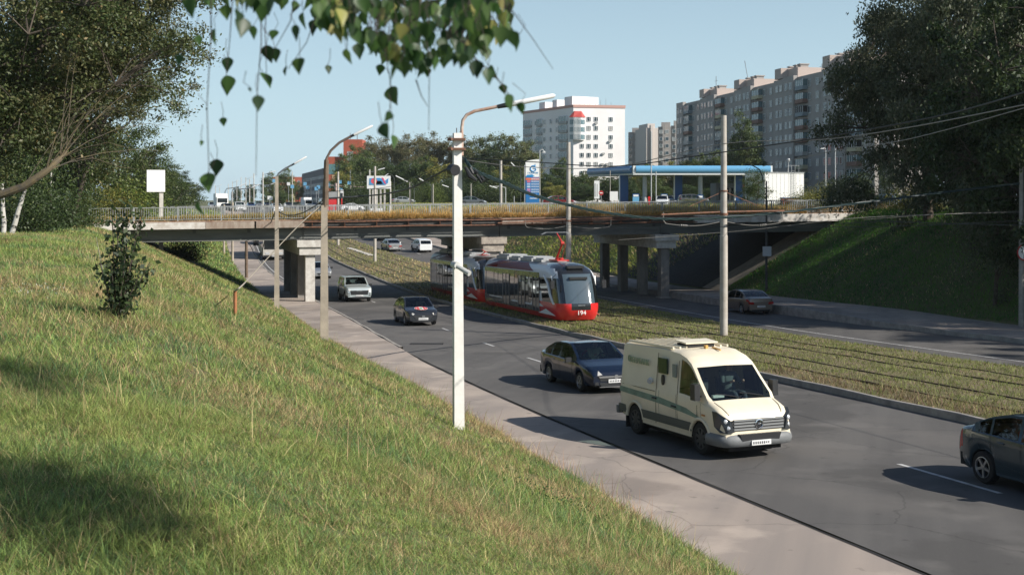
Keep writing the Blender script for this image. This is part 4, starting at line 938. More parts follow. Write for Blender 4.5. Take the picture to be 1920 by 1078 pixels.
    b = MB(); b.lathe([(.115,0),(.115,.02),(.095,.025),(.095,.01),(0,.01)], 26, 'x', (2.645,0,.81))
    for a_, c_ in (((-.055,.075),(-.03,-.06)),((-.03,-.06),(0,.02)),((0,.02),(.03,-.06)),((.03,-.06),(.055,.075))):
        b.bar(Vector((2.668,a_[0],.81+a_[1])), Vector((2.668,c_[0],.81+c_[1])), .018)
    b.build('round_emblem', M_chrome, t); plate(t, 2.725, .40)
    b = MB(); b.box(1.93,1.99,-.55,.60,0,.012, M=Matrix.Translation((.06,0,1.278)) @ Matrix.Rotation(R(7),4,'Y')); b.build('bonnet_vent', M_black, t)
    b = MB(); 
    for y0 in (-.05,.62): b.tube([(1.93,y0,1.335),(1.87,y0-.35,1.40),(1.84,y0-.62,1.43)], .013, 6)
    b.build('wiper', M_black, t)
    b = MB(); b.prism([(1.48,-.16),(1.56,-.16),(1.56,.14),(1.48,.14)], 1.30, 1.36, 'z'); b.build('dashboard_papers', M_plate, t, (0.15,.42 - .9,.02))
    b = MB()
    for sg in (1,-1):
        b.tube([(x, sg*y_, z+.006) for x, y_, z in ((2.0,.80,1.262),(2.15,.79,1.215),(2.3,.77,1.165),(2.42,.74,1.09),(2.5,.71,1.02))], .007, 5)
    b.build('bonnet_seam', mat('seam_brown', (.16,.13,.09), .8), t)
    for sg in (1,-1):
        for pts in ([(.56,sg*(w-.012),.5),(.56,sg*(w+.002),1.1),(.56,sg*(w-.03),1.5),(.56,sg*(w-.09),2.1)], [(1.5,sg*(w+.002),.75),(1.5,sg*(w+.001),1.15)], [(-.5,sg*(w+.002),.45),(-.5,sg*(w+.002),1.1),(-.5,sg*(w-.04),1.6),(-.5,sg*(w-.10),2.2)], [(-2.35,sg*(w-.03),1.24),(-1.2,sg*(w+.004),1.24),(-.55,sg*(w+.004),1.24)]):
            b = MB(); b.tube(pts, .008, 5); b.build('door_seam', MATS['seam_brown'], t)
    for sg in (1,-1):
        b = MB(); b.box(1.72,1.86,min(sg*(w-.004),sg*(w+.012)),max(sg*(w-.004),sg*(w+.012)),.93,.97); b.build('side_indicator', mat('amber', (.5,.2,.03), .3), t)
    # roof hatch, ribs, antenna
    M_roof = cream; b = MB()
    for k in range(9): b.box(-2.25, .1, -.78+k*.195-.02, -.78+k*.195+.02, 2.34, 2.392)
    b.build('roof_rib', cream, t)
    b = MB(); b.box(-.42,.12,-.38,.38,2.36,2.44,1); b.box(-.40,.16,-.46,.46,.0,.035,0, Matrix.Translation((0,0,2.46)) @ Matrix.Rotation(R(4),4,'Y')); b.build('roof_hatch', [cream, M_dark], t)
    b = MB(); b.box(.32,.42,-.05,.02,2.33,2.43); b.tube([(.4,.15,2.37),(.7,.20,2.33)], .022, 6); b.build('roof_beacon', mat('beacon_amber', (.62,.36,.10), .5), t)
    return t
t = van(); A = G(1320,852); Bp = G(1197,806)
hd = math.atan2(A.y-Bp.y, A.x-Bp.x); hd = heading(30)+math.pi+R(3.5)
# right-hand (near) wheels touch the road at A and B; centre of the van lies 0.99 m further from the kerb
mid = A; side = Vector((math.cos(hd+math.pi/2), math.sin(hd+math.pi/2), 0)); fwd = Vector((math.cos(hd), math.sin(hd), 0))
c = A - fwd*1.56 + side*.83; t.scale = (.965,)*3
sl = math.atan2(float(ZR(c.y+2)-ZR(c.y-2)), 4.0); t.location = (c.x, c.y, float(ZR(c.y))+.01); t.rotation_euler = (0, sl, hd)
# ---- dark grey sedan with a round sticker on the bonnet
sp = dict(SEDAN); sp.update(L=4.4, W=1.74, hl=None); xf = 2.2
sp['top'] = [(x*.978, z) for x, z in SEDAN['top']]; sp['belt'] = [(x*.978, z) for x, z in SEDAN['belt']]
t = make_car('sedan_car', 'dark grey sedan with a round red and white sticker on its bonnet', 'car', sp, paint('graphite', (.045,.05,.058), .25, .6), driver=(.5,.42,.36))
for sg in (1,-1):
    b = MB(); vs = [(xf-.36,.82,.80),(xf-.10,.72,.66),(xf+.01,.56,.58),(xf+.012,.50,.66),(xf-.12,.60,.72)]; vs = [(x,sg*y,z) for x,y,z in vs]
    b.add(vs+[(x-.1,y*.9,z-.02) for x,y,z in vs], [(0,1,2,3,4),(9,8,7,6,5)]+[(i,(i+1)%5,(i+1)%5+5,i+5) for i in range(5)]); b.build('headlight', MATS['headlamp_bright'], t)
front(t, xf, [('grille', mat('grille_graphite', (.03,.032,.035), .4), [(-.30,.24),(.30,.24),(.56,.56),(-.56,.56)], .012), ('badge', M_chrome, ell(0,.51,.09,.045), .03), ('lower_grille', M_black, [(-.6,.22),(.6,.22),(.5,.27),(-.5,.27)], .02)])
plate(t, xf+.015, .38)
b = MB(); b.lathe([(0,.0),(.36,.0)], 30, 'z'); o = b.build('bonnet_sticker', M_white, t, (1.62,0,.905)); o.rotation_euler = (0,R(10.5),0)
b = MB(); b.lathe([(.27,.004),(.34,.004)], 30, 'z'); b.box(-.2,.2,-.22,-.10,.004,.006); b.box(-.2,.2,.12,.22,.004,.006); b.build('sticker_ring', mat('sticker_red', (.6,.04,.04), .5), o)
b = MB(); b.box(-.12,.16,-.07,.06,.004,.008); b.build('sticker_mark', mat('sticker_green', (.05,.3,.1), .5), o)
on_road(t, 778, 606, L1, L2, turn=R(1))
# ---- pale SUV
SUV = dict(L=4.6, W=1.88, wb=2.72, wr=.36, fo=.9, sill=.30, tumble=.26, corner=.5, cf=.12, seat=-.1, seatz=.66,
    top=[(-2.3,1.0),(-2.28,1.15),(-2.1,1.5),(-1.9,1.66),(-1.2,1.73),(-.3,1.75),(.2,1.73),(.5,1.62),(.95,1.22),(1.1,1.16),(1.9,1.09),(2.2,1.0),(2.3,.70)],
    belt=[(-2.3,.95),(-2.1,1.12),(-1,1.10),(.9,1.05),(1.6,1.02),(2.1,.94),(2.3,.64)],
    wins=((-1.85,-1.30),(-1.22,-.38),(-.30,.70)), ws=(.32,1.0), rw=(-2.28,-1.98), handles=(-.85,.1), gaps=(-1.25,-.34,.8), clad=True, cladz=.42, hl=None)
def suv(label, pm, driver=None, light=True, group=None):
    t = make_car('suv_car', label, 'car', SUV, pm, driver=driver, group=group); xf = 2.3
    front(t, xf, [('grille', M_black, [(-.60,.52),(.60,.52),(.66,.82),(-.66,.82)], .02), ('badge', M_chrome, rect(-.20,.20,.75,.79), .035), ('lower_grille', M_black, rect(-.5,.5,.28,.38), .015)])
    for sg in (1,-1):
        b = MB(); vs = [(xf-.34,.86,1.0),(xf-.05,.80,.86),(xf+.012,.68,.74),(xf+.012,.64,.84),(xf-.1,.7,.94)]; vs = [(x,sg*y,z) for x,y,z in vs]
        b.add(vs+[(x-.1,y*.9,z-.02) for x,y,z in vs], [(0,1,2,3,4),(9,8,7,6,5)]+[(i,(i+1)%5,(i+1)%5+5,i+5) for i in range(5)]); b.build('headlight', MATS['headlamp_bright'], t)
        for zz in (.48,.62): front(t, xf, [('fog_recess', M_black, rect(.74*sg-.08,.74*sg+.06,zz-.03,zz+.03), .012)])
    plate(t, xf+.02, .46); return t
t = suv('pale silver-green SUV coming out of the shade of the bridge', paint('pale_silver', (.50,.56,.56), .3, .35), (.6,.6,.58)); on_road(t, 664, 563, L1, L2, turn=R(1))
# ---- silver hatchback nose behind the pier
def sedan(label, pm, group=None, driver=None, sc=1, grille=True, clonable=False):
    t = make_car('sedan_car', label, 'car', SEDAN, pm, group=group, driver=driver); xf = 2.25
    front(t, xf, [('grille', M_black, [(-.45,.40),(.45,.40),(.52,.55),(-.52,.55)], .015), ('lower_grille', M_black, rect(-.5,.5,.25,.33), .015)])
    front(t, -xf, [('tail_light', M_red, [(.46,.62),(.80,.64),(.80,.78),(.50,.76)], .03), ('tail_light', M_red, [(-.46,.62),(-.50,.76),(-.80,.78),(-.80,.64)], .03), ('rear_bumper_trim', M_black, rect(-.6,.6,.24,.32), .015), ('badge', M_chrome, rect(-.12,.12,.80,.83), .03)])
    plate(t, xf+.015, .37); plate(t, -xf-.012, .50); return t
t = sedan('silver sedan half hidden behind the left pier', paint('silver', (.42,.43,.43), .3, .6)); on_road(t, 599, 520, L1, L2)
# ---- bronze-grey sedan going away on the far carriageway
t = sedan('bronze grey sedan driving away on the far carriageway below the shaded bank', paint('bronze', (.22,.18,.15), .3, .6)); on_road(t, 1398, 586, L3, L4, True, turn=R(0))
t = sedan('silver sedan driving away beyond the bridge left of the white estate car', MATS['paint_silver']); on_road(t, 733, 470, L3, L4, True)
t = suv('white estate car driving away beyond the bridge beside the first tram roof', paint('white', (.75,.76,.76), .35, 0)); on_road(t, 790, 472, L3, L4, True, sc=.93)
t = suv('black car driving away, only its underside visible below the bridge girder', paint('black', (.012,.012,.014), .3, .2)); on_road(t, 716, 450, L3, L4, True)
t = suv('black SUV approaching beyond the bridge in front of the bus', MATS['paint_black']); on_road(t, 489, 458, L1, L2)
# ---- dark hatchback leaving the frame at the right edge
HB = dict(SEDAN); HB.update(L=4.2, W=1.72, wb=2.6, fo=.8, top=[(-2.1,.82),(-2.06,.98),(-1.9,1.03),(-1.7,1.08),(-1.2,1.29),(-.65,1.42),(0,1.46),(.35,1.45),(.8,1.22),(1.2,.98),(1.35,.93),(1.8,.83),(2.0,.72),(2.1,.55)],
    belt=[(-2.1,.76),(-1.95,.96),(-1.2,.96),(.9,.88),(1.3,.86),(1.8,.74),(2.0,.64),(2.1,.50)], wins=((-1.42,-1.1),(-1.04,-.35),(-.27,.75)), ws=(.37,1.2), rw=(-1.7,-.75), tl=(-2.1,-1.9,2,3))
t = make_car('hatchback_car', 'dark blue-green hatchback leaving the picture at the right edge', 'car', HB, paint('dark_petrol', (.05,.075,.09), .22, .4), driver=(.1,.1,.1))
plate(t, -2.11, .7)
front(t, 2.1, [('grille', M_black, [(-.42,.36),(.42,.36),(.48,.50),(-.48,.50)], .015), ('headlight', M_lens, [(.52,.52),(.74,.56),(.72,.66),(.54,.62)], .03), ('headlight', M_lens, [(-.52,.52),(-.54,.62),(-.72,.66),(-.74,.56)], .03)]); plate(t, 2.115, .34)
g = G(1853, 907); hd = heading(g.y)+math.pi; fwd = Vector((math.cos(hd), math.sin(hd), 0)); side = Vector((-fwd.y, fwd.x, 0)); c = g+fwd*1.30+side*.80
place(t, c.x, c.y, float(ZR(c.y))+.01, hd, 1.05); t.rotation_euler = (0, math.atan2(float(ZR(c.y+2)-ZR(c.y-2)), 4.0), hd)
# ================================================================= TRAMS, BUS, SMALL TRAFFIC
def shell(rows, L, cells, rear_round=.25):
    """rows: (z, half width, front x, nose length, rear x). Returns a grid of points round the nose; cells(i,j,pt)->bucket"""
    npn, nside = 12, 20; grid = []
    for (z, w, xf, nl, xr) in rows:
        line = []
        x0 = xf-nl
        for k in range(nside): line.append((xr+(x0-xr)*k/nside, w, z))
        for k in range(npn+1):
            a = math.pi/2*k/npn; e = .62; line.append((x0+nl*math.sin(a)**e if k else x0, w*math.cos(a)**e if k < npn else 0, z))
        grid.append(line+[(x,-y,z) for x,y,z in line[::-1][1:]])
    n = len(grid[0]); out = {}
    for i in range(len(rows)-1):
        for j in range(n-1):
            q = [grid[i][j], grid[i][j+1], grid[i+1][j+1], grid[i+1][j]]; c = Vector((0,0,0))
            for v in q: c += Vector(v)/4
            key = cells(c, i, j); out.setdefault(key, MB()).add(q, [(0,1,2,3)], 0, True)
    top = grid[-1]; out.setdefault('roof', MB()).add(top, [tuple(range(n))], 0)
    rl = [g[0] for g in grid]; rr = [g[-1] for g in grid]; m = out.setdefault('rear', MB())
    for i in range(len(rows)-1): m.add([rl[i], rr[i], rr[i+1], rl[i+1]], [(0,1,2,3)], 0)
    return out
M_tred = mat('tram_red', (.72,.025,.025), .25, coat=.8); M_tdr = mat('tram_dark_red', (.16,.025,.04), .5)
M_tgrey = mat('tram_silver', (.70,.73,.76), .45, coat=.2); M_tblk = mat('tram_black', (.018,.02,.024), .22, coat=.8)
M_tglass = mat('tram_side_glass', (.008,.009,.010), .03, spec=1.0, coat=1.0); M_tband = mat('tram_band_grey', (.17,.16,.15), .25, coat=.8)
def tram(label):
    L = 16.0; xr, xf = -8.0, 8.0; w = 1.25; t = thing('tram', label, 'tram', group='red and silver trams')
    rows = [(.18,1.14,7.60,1.3,xr),(.46,1.22,7.85,1.5,xr),(.75,1.25,7.97,1.6,xr),(.95,1.25,8.0,1.6,xr),(1.12,1.25,7.97,1.6,xr),(1.3,1.25,7.90,1.6,xr),(1.7,1.25,7.75,1.6,xr),(2.1,1.25,7.60,1.6,xr),(2.5,1.24,7.42,1.6,xr),(2.75,1.22,7.25,1.6,xr),(2.9,1.18,7.05,1.6,xr),(3.05,1.10,6.8,1.6,xr),(3.2,.97,6.45,1.6,xr),(3.3,.80,6.0,1.5,xr),(3.34,.6,5.7,1.3,xr)]
    def cells(c, i, j):
        fr = c.x > rows[i][2]-rows[i][3]; ay = abs(c.y); dx = rows[i][2]-c.x
        if c.z < .42: return 'skirt' if c.x < 4.4 else 'nose'
        if fr:
            if 1.12 < c.z < 2.75 and ay < .80 and dx < .45: return 'windscreen'
            if 1.1 < c.z < 2.5 and ay >= .80 and dx < 1.35: return 'cab_glass|%d' % (c.y > 0)
            if c.z < 1.05: return 'nose' if not (ay < .55 and c.z > .85) else 'mask'
            if c.z < 1.2 and ay > .6: return 'nose'
            if c.z >= 2.5: return 'cab_roof' if ay < 1.0 else 'cove'
            return 'mask' if c.z < 1.2 or (dx < .3 and ay < .9) else 'mask|%d' % (c.y > 0)
        if c.x > 4.4:
            if c.z < 1.05: return 'nose'
            if c.z < 2.5: return 'cab_door_glass|%d' % (c.y > 0) if 4.6 < c.x < 6.4 else 'cove'
            return 'cove' if c.z < 3.25 else 'top'
        if c.z < .6: return 'skirt'
        if c.z < .95: return 'low_band'
        if c.z < 2.5: return 'window_band'
        if c.z < 2.8: return 'upper_band'
        return 'cove' if c.z < 3.25 else 'top'
    o = shell(rows, L, cells)
    mm = dict(skirt=M_tred, nose=M_tred, windscreen=mat('tram_windscreen', (.07,.10,.12), .04, spec=1.0, coat=1.0), cab_glass=M_tglass, cab_door_glass=M_tglass, cab_roof=M_tblk, cove=M_tgrey, mask=M_tblk, top=mat('tram_roof_top', (.33,.34,.35), .6, noise=.3), low_band=mat('tram_lower_panel', (.20,.17,.15), .25, coat=.8), window_band=M_tglass, upper_band=M_tblk, roof=mat('tram_roof_top', (.33,.34,.35)), rear=M_tblk)
    import bmesh
    for k, b in o.items():
        k = k.split('|')[0]
        m = b.mesh(k, mm[k], recalc=False); bb = bmesh.new(); bb.from_mesh(m); bmesh.ops.remove_doubles(bb, verts=bb.verts[:], dist=.001); bmesh.ops.recalc_face_normals(bb, faces=bb.faces[:]); bb.to_mesh(m); bb.free()
        link({'top':'roof_top','roof':'roof_plate','rear':'rear_wall','cove':'roof_cove','low_band':'lower_panel'}.get(k, k), m, t)
    for sg in (1,-1):
        y = sg*1.25
        def side(nm, poly, m, th=.01, off=0, y_=None):
            y2 = y if y_ is None else sg*y_
            b = MB(); b.prism(poly, y2+sg*off, y2+sg*(off+th), 'y'); return b.build(nm, m, t)
        # red-white patterned band on the roof cove: facets follow the curved cove
        def cove(poly, m, nm='roof_pattern'):
            b = MB(); n = len(poly)
            def P(x, u):                      # u 0..1 up the cove
                zz = 2.80+u*.45; ww = np.interp(zz, [2.75,2.9,3.05,3.2,3.3], [1.22,1.18,1.10,.97,.80]); return (x, sg*(ww+.012), zz+.008)
            # subdivide polygon rows by scanning in u
            us = np.linspace(0, 1, 9)
            for a_, b_ in zip(us[:-1], us[1:]):
                seg = []
                for u in (a_+1e-4, b_-1e-4):
                    xs_ = []
                    for i in range(n):
                        (x0,u0),(x1,u1) = poly[i], poly[(i+1)%n]
                        if (u0-u)*(u1-u) < 0: xs_.append(x0+(x1-x0)*(u-u0)/(u1-u0))
                    seg.append(sorted(xs_))
                for q in range(min(len(seg[0]), len(seg[1]))//2):
                    b.add([P(seg[0][2*q],a_),P(seg[0][2*q+1],a_),P(seg[1][2*q+1],b_),P(seg[1][2*q],b_)], [(0,1,2,3)])
            if b.v: b.build(nm, m, t)
        cove([(-8,0),(3.2,0),(1.2,1),(-5,1)], M_tdr); cove([(-7.2,.0),(-3.2,1.0),(-1.2,1),(-5,.5),(-5,0)], M_tred)
        # white lines and red steps of the lower side
        side('side_line', [(-6.9,.90),(-3.6,.90),(-3.6,.84),(-6.6,.84)], M_white, .006); side('side_line', [(-1.6,.86),(2.6,.86),(2.9,1.04),(2.9,.78),(-1.4,.78)], M_white, .006)
        side('nose_flash', [(4.2,.42),(5.6,.72),(7.4,.42)], M_white, .008, .0); side('nose_flash', [(4.4,.8),(5.2,.82),(4.4,1.0)], M_white, .006)
        for x0, x1 in ((-3.4,-1.9),(.1,1.5),(3.1,4.4)):
            b = MB(); b.box(x0, x1, min(y, y+sg*.012), max(y, y+sg*.012), .55, 2.45); d = b.build('door', M_tglass, t)
            for xx in (x0, (x0+x1)/2, x1):
                b = MB(); b.box(xx-.035, xx+.035, min(y+sg*.012, y+sg*.03), max(y+sg*.012, y+sg*.03), .5, 2.5); b.build('door_post', mat('post_grey', (.22,.20,.19), .4), d)
        for xx in (-7.6,-5.6,-4.6,-.8,2.2):
            b = MB(); b.box(xx-.03, xx+.03, min(y,y+sg*.008), max(y,y+sg*.008), .95, 2.5); b.build('window_pillar', MATS['post_grey'], t)
        b = MB(); b.tube([(5.3,sg*1.262,2.62),(6.0,sg*1.26,2.2),(6.5,sg*1.25,1.5),(6.9,sg*1.21,1.1),(7.5,sg*.98,.98),(7.83,sg*.62,.99)], [.05,.075,.09,.09,.08,.05], 8); b.build('white_arc', M_white, t)
        b = MB(); b.tube([(6.6,sg*1.24,2.6),(7.0,sg*1.12,1.9),(7.45,sg*.98,1.15)], .05, 6); b.build('white_arc', M_white, t)
        b = MB(); b.tube([(7.2,sg*1.15,2.75),(7.5,sg*1.42,2.6),(7.5,sg*1.46,2.2)], .02, 6); b.box(7.44,7.56,sg*1.46-.10,sg*1.46+.10,1.95,2.4); b.build('mirror', M_black, t)
        b = MB(); b.lathe([(0,.02),(.09,0)], 14, 'x', (7.82,sg*.72,.78)); b.build('headlight', M_lens, t)
    b = MB(); b.box(-7.6,-.2,-.95,.95,.12,.55); b.box(.4,7.2,-.95,.95,.12,.45); b.build('bogie_skirt', M_dark, t)
    for ax_ in (-5.6,-3.8,3.4,5.2):
        for sg in (1,-1):
            b = MB(); b.lathe([(0,0),(.31,0),(.33,.02),(.31,.12),(0,.12)], 18, 'y', (ax_, sg*.76-.06, .31)); b.build('wheel', M_steel, t)
    text('fleet_number', '194', .34, M_white, t, (8.0,0,.60), (R(90),0,R(90)), .02)
    b = MB(); b.box(7.25,7.52,-.5,.5,2.44,2.58); b.build('destination_display', M_black, t)
    b = MB(); b.box(6.6,7.0,-.45,.5,3.05,3.2, M=Matrix.Rotation(R(0),4,'Y')); b.build('roof_ventilator', M_black, t)
    for k, (x0,x1,h_) in enumerate(((-6.8,-4.2,.30),(-3.8,-1.6,.22),(-1.2,1.2,.26),(1.5,3.2,.2))):
        b = MB(); b.box(x0,x1,-.75,.75,3.33,3.34+h_*.7); b.box(x0+.1,x1-.1,-.6,.6,3.3,3.36+h_); b.build('roof_box', mat('roof_box_grey', (.45,.46,.46), .5, noise=.3), t)
    b = MB(); b.tube([(7.64,-.55,1.25),(7.60,.25,1.32)], .015, 6); b.build('wiper', M_black, t)
    b = MB(); b.box(7.90,8.02,-.2,.2,1.0,1.04); b.build('nose_trim', M_steel, t)
    pr = link('pantograph', None, t); M_pr = mat('pantograph_red', (.5,.035,.025), .4)
    b = MB(); b.box(3.3,4.9,-.35,.35,3.42,3.50); b.tube([(3.9,0,3.6),(3.9,0,3.45)], .16, 12); b.tube([(4.5,0,3.6),(4.5,0,3.45)], .14, 12); b.build('base_frame', M_pr, pr)
    b = MB(); b.tube([(3.75,0,3.62),(4.75,0,4.45)], [.06,.05], 8); b.build('lower_arm', M_pr, pr)
    b = MB(); b.lathe([(.0,-.09),(.10,-.09),(.10,.09),(0,.09)], 12, 'y', (4.75,0,4.47)); b.tube([(4.75,0,4.47),(3.75,0,5.05)], [.06,.035], 8); b.tube([(4.75,.2,4.4),(4.1,.2,3.6)], .015, 6); b.build('upper_arm', M_pr, pr)
    b = MB(); b.tube([(3.7,-.85,4.98),(3.72,-.6,5.10),(3.72,.6,5.10),(3.7,.85,4.98)], .022, 6); b.tube([(3.45,-.85,4.98),(3.46,-.6,5.10),(3.46,.6,5.10),(3.45,.85,4.98)], .022, 6); b.build('collector_head', M_steel, pr)
    p = person(t, (6.9,.1,1.1), True, top=(.25,.3,.4)); p.name = 'driver'
    return t
def put_tram(t, Yc, f):
    a = heading(Yc); X = float(L2(Yc))+f*(float(L3(Yc)-L2(Yc))/10.2)/.94; z = float(medz(X, Yc))+.02
    a = math.atan2(17*math.sin(a), 17*math.cos(a)); t.location = (X, Yc, z-.12); t.scale = (1, 1, .95); t.rotation_euler = (0, math.atan2(float(ZR(Yc+6)-ZR(Yc-6)), 12.), a+math.pi)
t1 = tram('nearer tram, red silver and black, running towards the camera with its red pantograph raised'); put_tram(t1, 72.9, 2.35)
t2 = copy_tree(t1); t2['label'] = 'second tram coupled behind, half hidden under the bridge and behind the white lamp post'; put_tram(t2, 90.2, 2.35)
for o_ in COL.objects:
    if o_.parent == t2 and o_.name.startswith('pantograph'): o_.scale = (1,1,.25); o_.location.z = 3.42*.75; o_['label'] = 'pantograph folded down on the roof'
# ---- bus under the bridge
b0 = thing('bus', 'dusty white bus approaching beyond the left pier, seen under the bridge', 'bus')
b = MB(); b.box(-5,5,-1.2,1.2,.4,2.95); b.box(-4.9,4.9,-1.1,1.1,2.95,3.05); b.build('body', mat('bus_white', (.55,.52,.47), .5, noise=.2), b0)
for sg in (1,-1):
    b = MB(); b.box(-4.7,4.5,sg*1.2-.01,sg*1.2+.01,1.35,2.3); b.build('side_window', M_glassd, b0)
    for a in (3.2,-2.6):
        b = MB(); b.lathe([(0,0),(.48,0),(.5,.05),(.48,.25),(0,.25)], 18, 'y', (a,sg*1.08-.125,.48)); b.build('wheel', M_dark, b0)
    front(b0, 5, [('headlight', M_lens, rect(.75*sg-.2,.75*sg+.2,.7,.9), .03)])
front(b0, 5, [('windscreen', M_glassd, [(-1.1,1.25),(1.1,1.25),(1.05,2.4),(-1.05,2.4)], .02), ('bumper', M_black, rect(-1.15,1.15,.4,.6), .06)]); plate(b0, 5.06, .5)
on_road(b0, 509, 482, L1, L2)
# ================================================================= TREES AND BUSHES
M_leaf = mat('leaf', attr=True, rough=.5, trans=.3, spec=.35)
M_bark = mat('bark', (.10,.08,.06), .95, col2=(.05,.04,.03), nscale=5, bump=.6, detail=8)
M_birch = mat('birch_bark', (.50,.48,.44), .8, col2=(.06,.055,.05), nscale=2.2, detail=8, ramp=(.52,.6), stretch=(1,1,2.6))
M_limb = mat('lichened_limb', (.15,.115,.06), .9, col2=(.075,.065,.055), nscale=4, bump=.5)
def leafmesh(name, C, size, cols, droop=.3, aspect=.5, rng=NR, flat=0):
    n = len(C); a = rng.normal(0, 1, (n, 3)); a[:, 2] -= droop*2; a /= np.linalg.norm(a, axis=1)[:, None]
    b = rng.normal(0, 1, (n, 3)); b[:, 2] *= (1-flat); b -= a*np.sum(a*b, 1)[:, None]; b /= np.linalg.norm(b, axis=1)[:, None]
    s = size*rng.uniform(.6, 1.3, n)[:, None]; c = C
    V = np.stack([c-a*s*.5, c+b*s*aspect*.5-a*s*.05, c+a*s*.5, c-b*s*aspect*.5-a*s*.05], 1).reshape(-1, 3)
    Fc = np.arange(n*4).reshape(n, 4)
    return npmesh(name, V, Fc, M_leaf, col=np.repeat(cols, 4, 0))
PAL = dict(
 dark=[(.035,.06,.018),(.05,.08,.02),(.03,.05,.02),(.065,.09,.03)],
 mid=[(.06,.09,.025),(.08,.115,.03),(.05,.08,.025),(.11,.13,.04)],
 olive=[(.09,.11,.04),(.12,.135,.05),(.07,.09,.035),(.15,.13,.055),(.065,.10,.03)],
 brown=[(.115,.11,.05),(.10,.095,.045),(.14,.115,.06),(.075,.09,.035)],
 yellow=[(.14,.15,.03),(.19,.18,.035),(.10,.13,.03),(.25,.21,.05)],
 silver=[(.06,.08,.035),(.10,.115,.055),(.045,.06,.028),(.17,.18,.11)],
 lime=[(.12,.16,.03),(.16,.20,.04),(.09,.13,.03)])
def tree_meshes(seed, H, crown, ncl, nleaf, size, pal, clr=.8, droop=.3, limbs=7, r0=.22, trunk_top=.85, squash=.8, lean=(0,0), shell=.45, aspect=.5, twigs=True, accents=None, barem=None):
    """crown: (z centre, radius xy, radius z). returns trunk mesh, crown mesh"""
    g = np.random.default_rng(seed); cz, cr, ch = crown
    u = g.normal(0, 1, (ncl, 3)); u /= np.linalg.norm(u, axis=1)[:, None]; rr = g.uniform(shell, 1, ncl)**.7
    cl = u*rr[:, None]*np.array([cr, cr, ch])
    lump = 1+.28*np.sin(3*np.arctan2(u[:,1], u[:,0])+seed)*np.cos(2.3*u[:,2]+seed*1.7)
    cl = cl*lump[:, None]; cl[:, 2] += cz; cl[:, 0] += lean[0]*cl[:, 2]/H; cl[:, 1] += lean[1]*cl[:, 2]/H
    mb = MB(); tp = [Vector((lean[0]*t*.8+.12*math.sin(seed+t*5), lean[1]*t*.8+.1*math.cos(seed*2+t*4), H*trunk_top*t-.3*(t == 0))) for t in np.linspace(0, 1, 8)]
    mb.tube(tp, [r0*(1-.8*k/7) for k in range(8)], 9)
    mains = []
    for k in range(limbs):
        t0 = .25+.6*k/limbs; i = int(t0*7); p = tp[i]; a = k*2.4+seed; e = Vector((math.cos(a)*cr*.6+lean[0]*.6, math.sin(a)*cr*.6+lean[1]*.6, cz+ch*g.uniform(-.4,.55)))
        m_ = p.lerp(e, .5)+Vector((0,0,-.06*H*g.uniform(0,1))); mains.append((p, m_, e)); rb = r0*.42*(1-.5*t0)
        mb.tube([p, p.lerp(m_, .5), m_, m_.lerp(e, .5), e], [rb, rb*.85, rb*.65, rb*.45, rb*.25], 6)
    anc = [q for (p, m_, e) in mains for q in (m_, m_.lerp(e, .5), e)]+tp[3:]
    for c in cl[:: (1 if twigs else 3)]:
        c = Vector(c); q = min(anc, key=lambda v: (v-c).length+max(0, v.z-c.z)*.7); md = q.lerp(c, .55)+Vector((g.normal(0,.1),g.normal(0,.1),.06*(c-q).length))
        rt = max(.012, r0*.09); mb.tube([q, md, c], [rt*1.5, rt, rt*.4], 4, 0, True, 0, False)
    per = max(1, nleaf//ncl); w = g.uniform(.5, 1.5, ncl); idx = np.repeat(np.arange(ncl), (per*w).astype(int)+1); n = len(idx)
    off = g.normal(0, 1, (n, 3))*clr*np.array([.55,.55,.42])*squash*g.uniform(.6,1.3,ncl)[idx][:, None]
    C = cl[idx]+off; C[:, 2] -= droop*np.abs(g.normal(0,.5,n))*clr
    P = np.array(pal); cc = P[g.integers(0, len(P), n)]*.55+P[g.integers(0, len(P), ncl)][idx]*.45
    cc = cc*g.uniform(.75,1.25,n)[:, None]
    if accents is not None:
        k = g.uniform(0,1,n) < accents[1]; cc[k] = np.array(accents[0])*g.uniform(.7,1.3,(k.sum(),1))
    rng = g
    cm = leafmesh('crown', C, size, cc, droop, aspect, rng); tm = mb.mesh('trunk', [barem or M_bark], recalc=False)
    return tm, cm
def tree(name, label, cat, loc, meshes, rz=0, sc=(1,1,1), group=None):
    t = thing(name, label, cat, loc, rz, group); link('trunk', meshes[0], t); link('crown', meshes[1], t); t.scale = sc; return t
def gpt(px, Y): X = (px-960)/F*Y; return (X, Y, float(gz(X, Y)))
# left: big sparse tree with brownish foliage reaching out to the right
m = tree_meshes(3, 11.5, (6.5,5.0,5.4), 320, 105000, .13, PAL['olive'], clr=.8, droop=.15, limbs=13, r0=.24, lean=(6.2,0), shell=.15, accents=((.22,.16,.06),.02))
tree('crab_apple_tree', 'big brownish olive tree with bare grey twigs filling the upper left corner', 'tree', gpt(-110, 41), m)
m = tree_meshes(9, 13.5, (8.9,4.6,5.0), 150, 24000, .16, PAL['olive'], clr=.62, droop=.1, limbs=12, r0=.17, lean=(5.0,0), shell=.2, accents=((.24,.22,.14),.15), aspect=.45)
tree('willow_tree', 'thin see-through tree whose open twigs reach furthest right against the sky', 'tree', gpt(128, 73), m)
m = tree_meshes(14, 16, (9.4,6.4,6.8), 210, 60000, .2, PAL['olive'], clr=1.1, droop=.2, limbs=10, r0=.24, shell=.2)
tree('leafy_tree', 'tall olive tree behind the big one at the left edge', 'tree', gpt(70, 76), m)
m = tree_meshes(5, 9, (4.4,4.6,4.2), 150, 42000, .18, PAL['dark'], clr=.9, droop=.3, limbs=8, r0=.2, shell=.2)
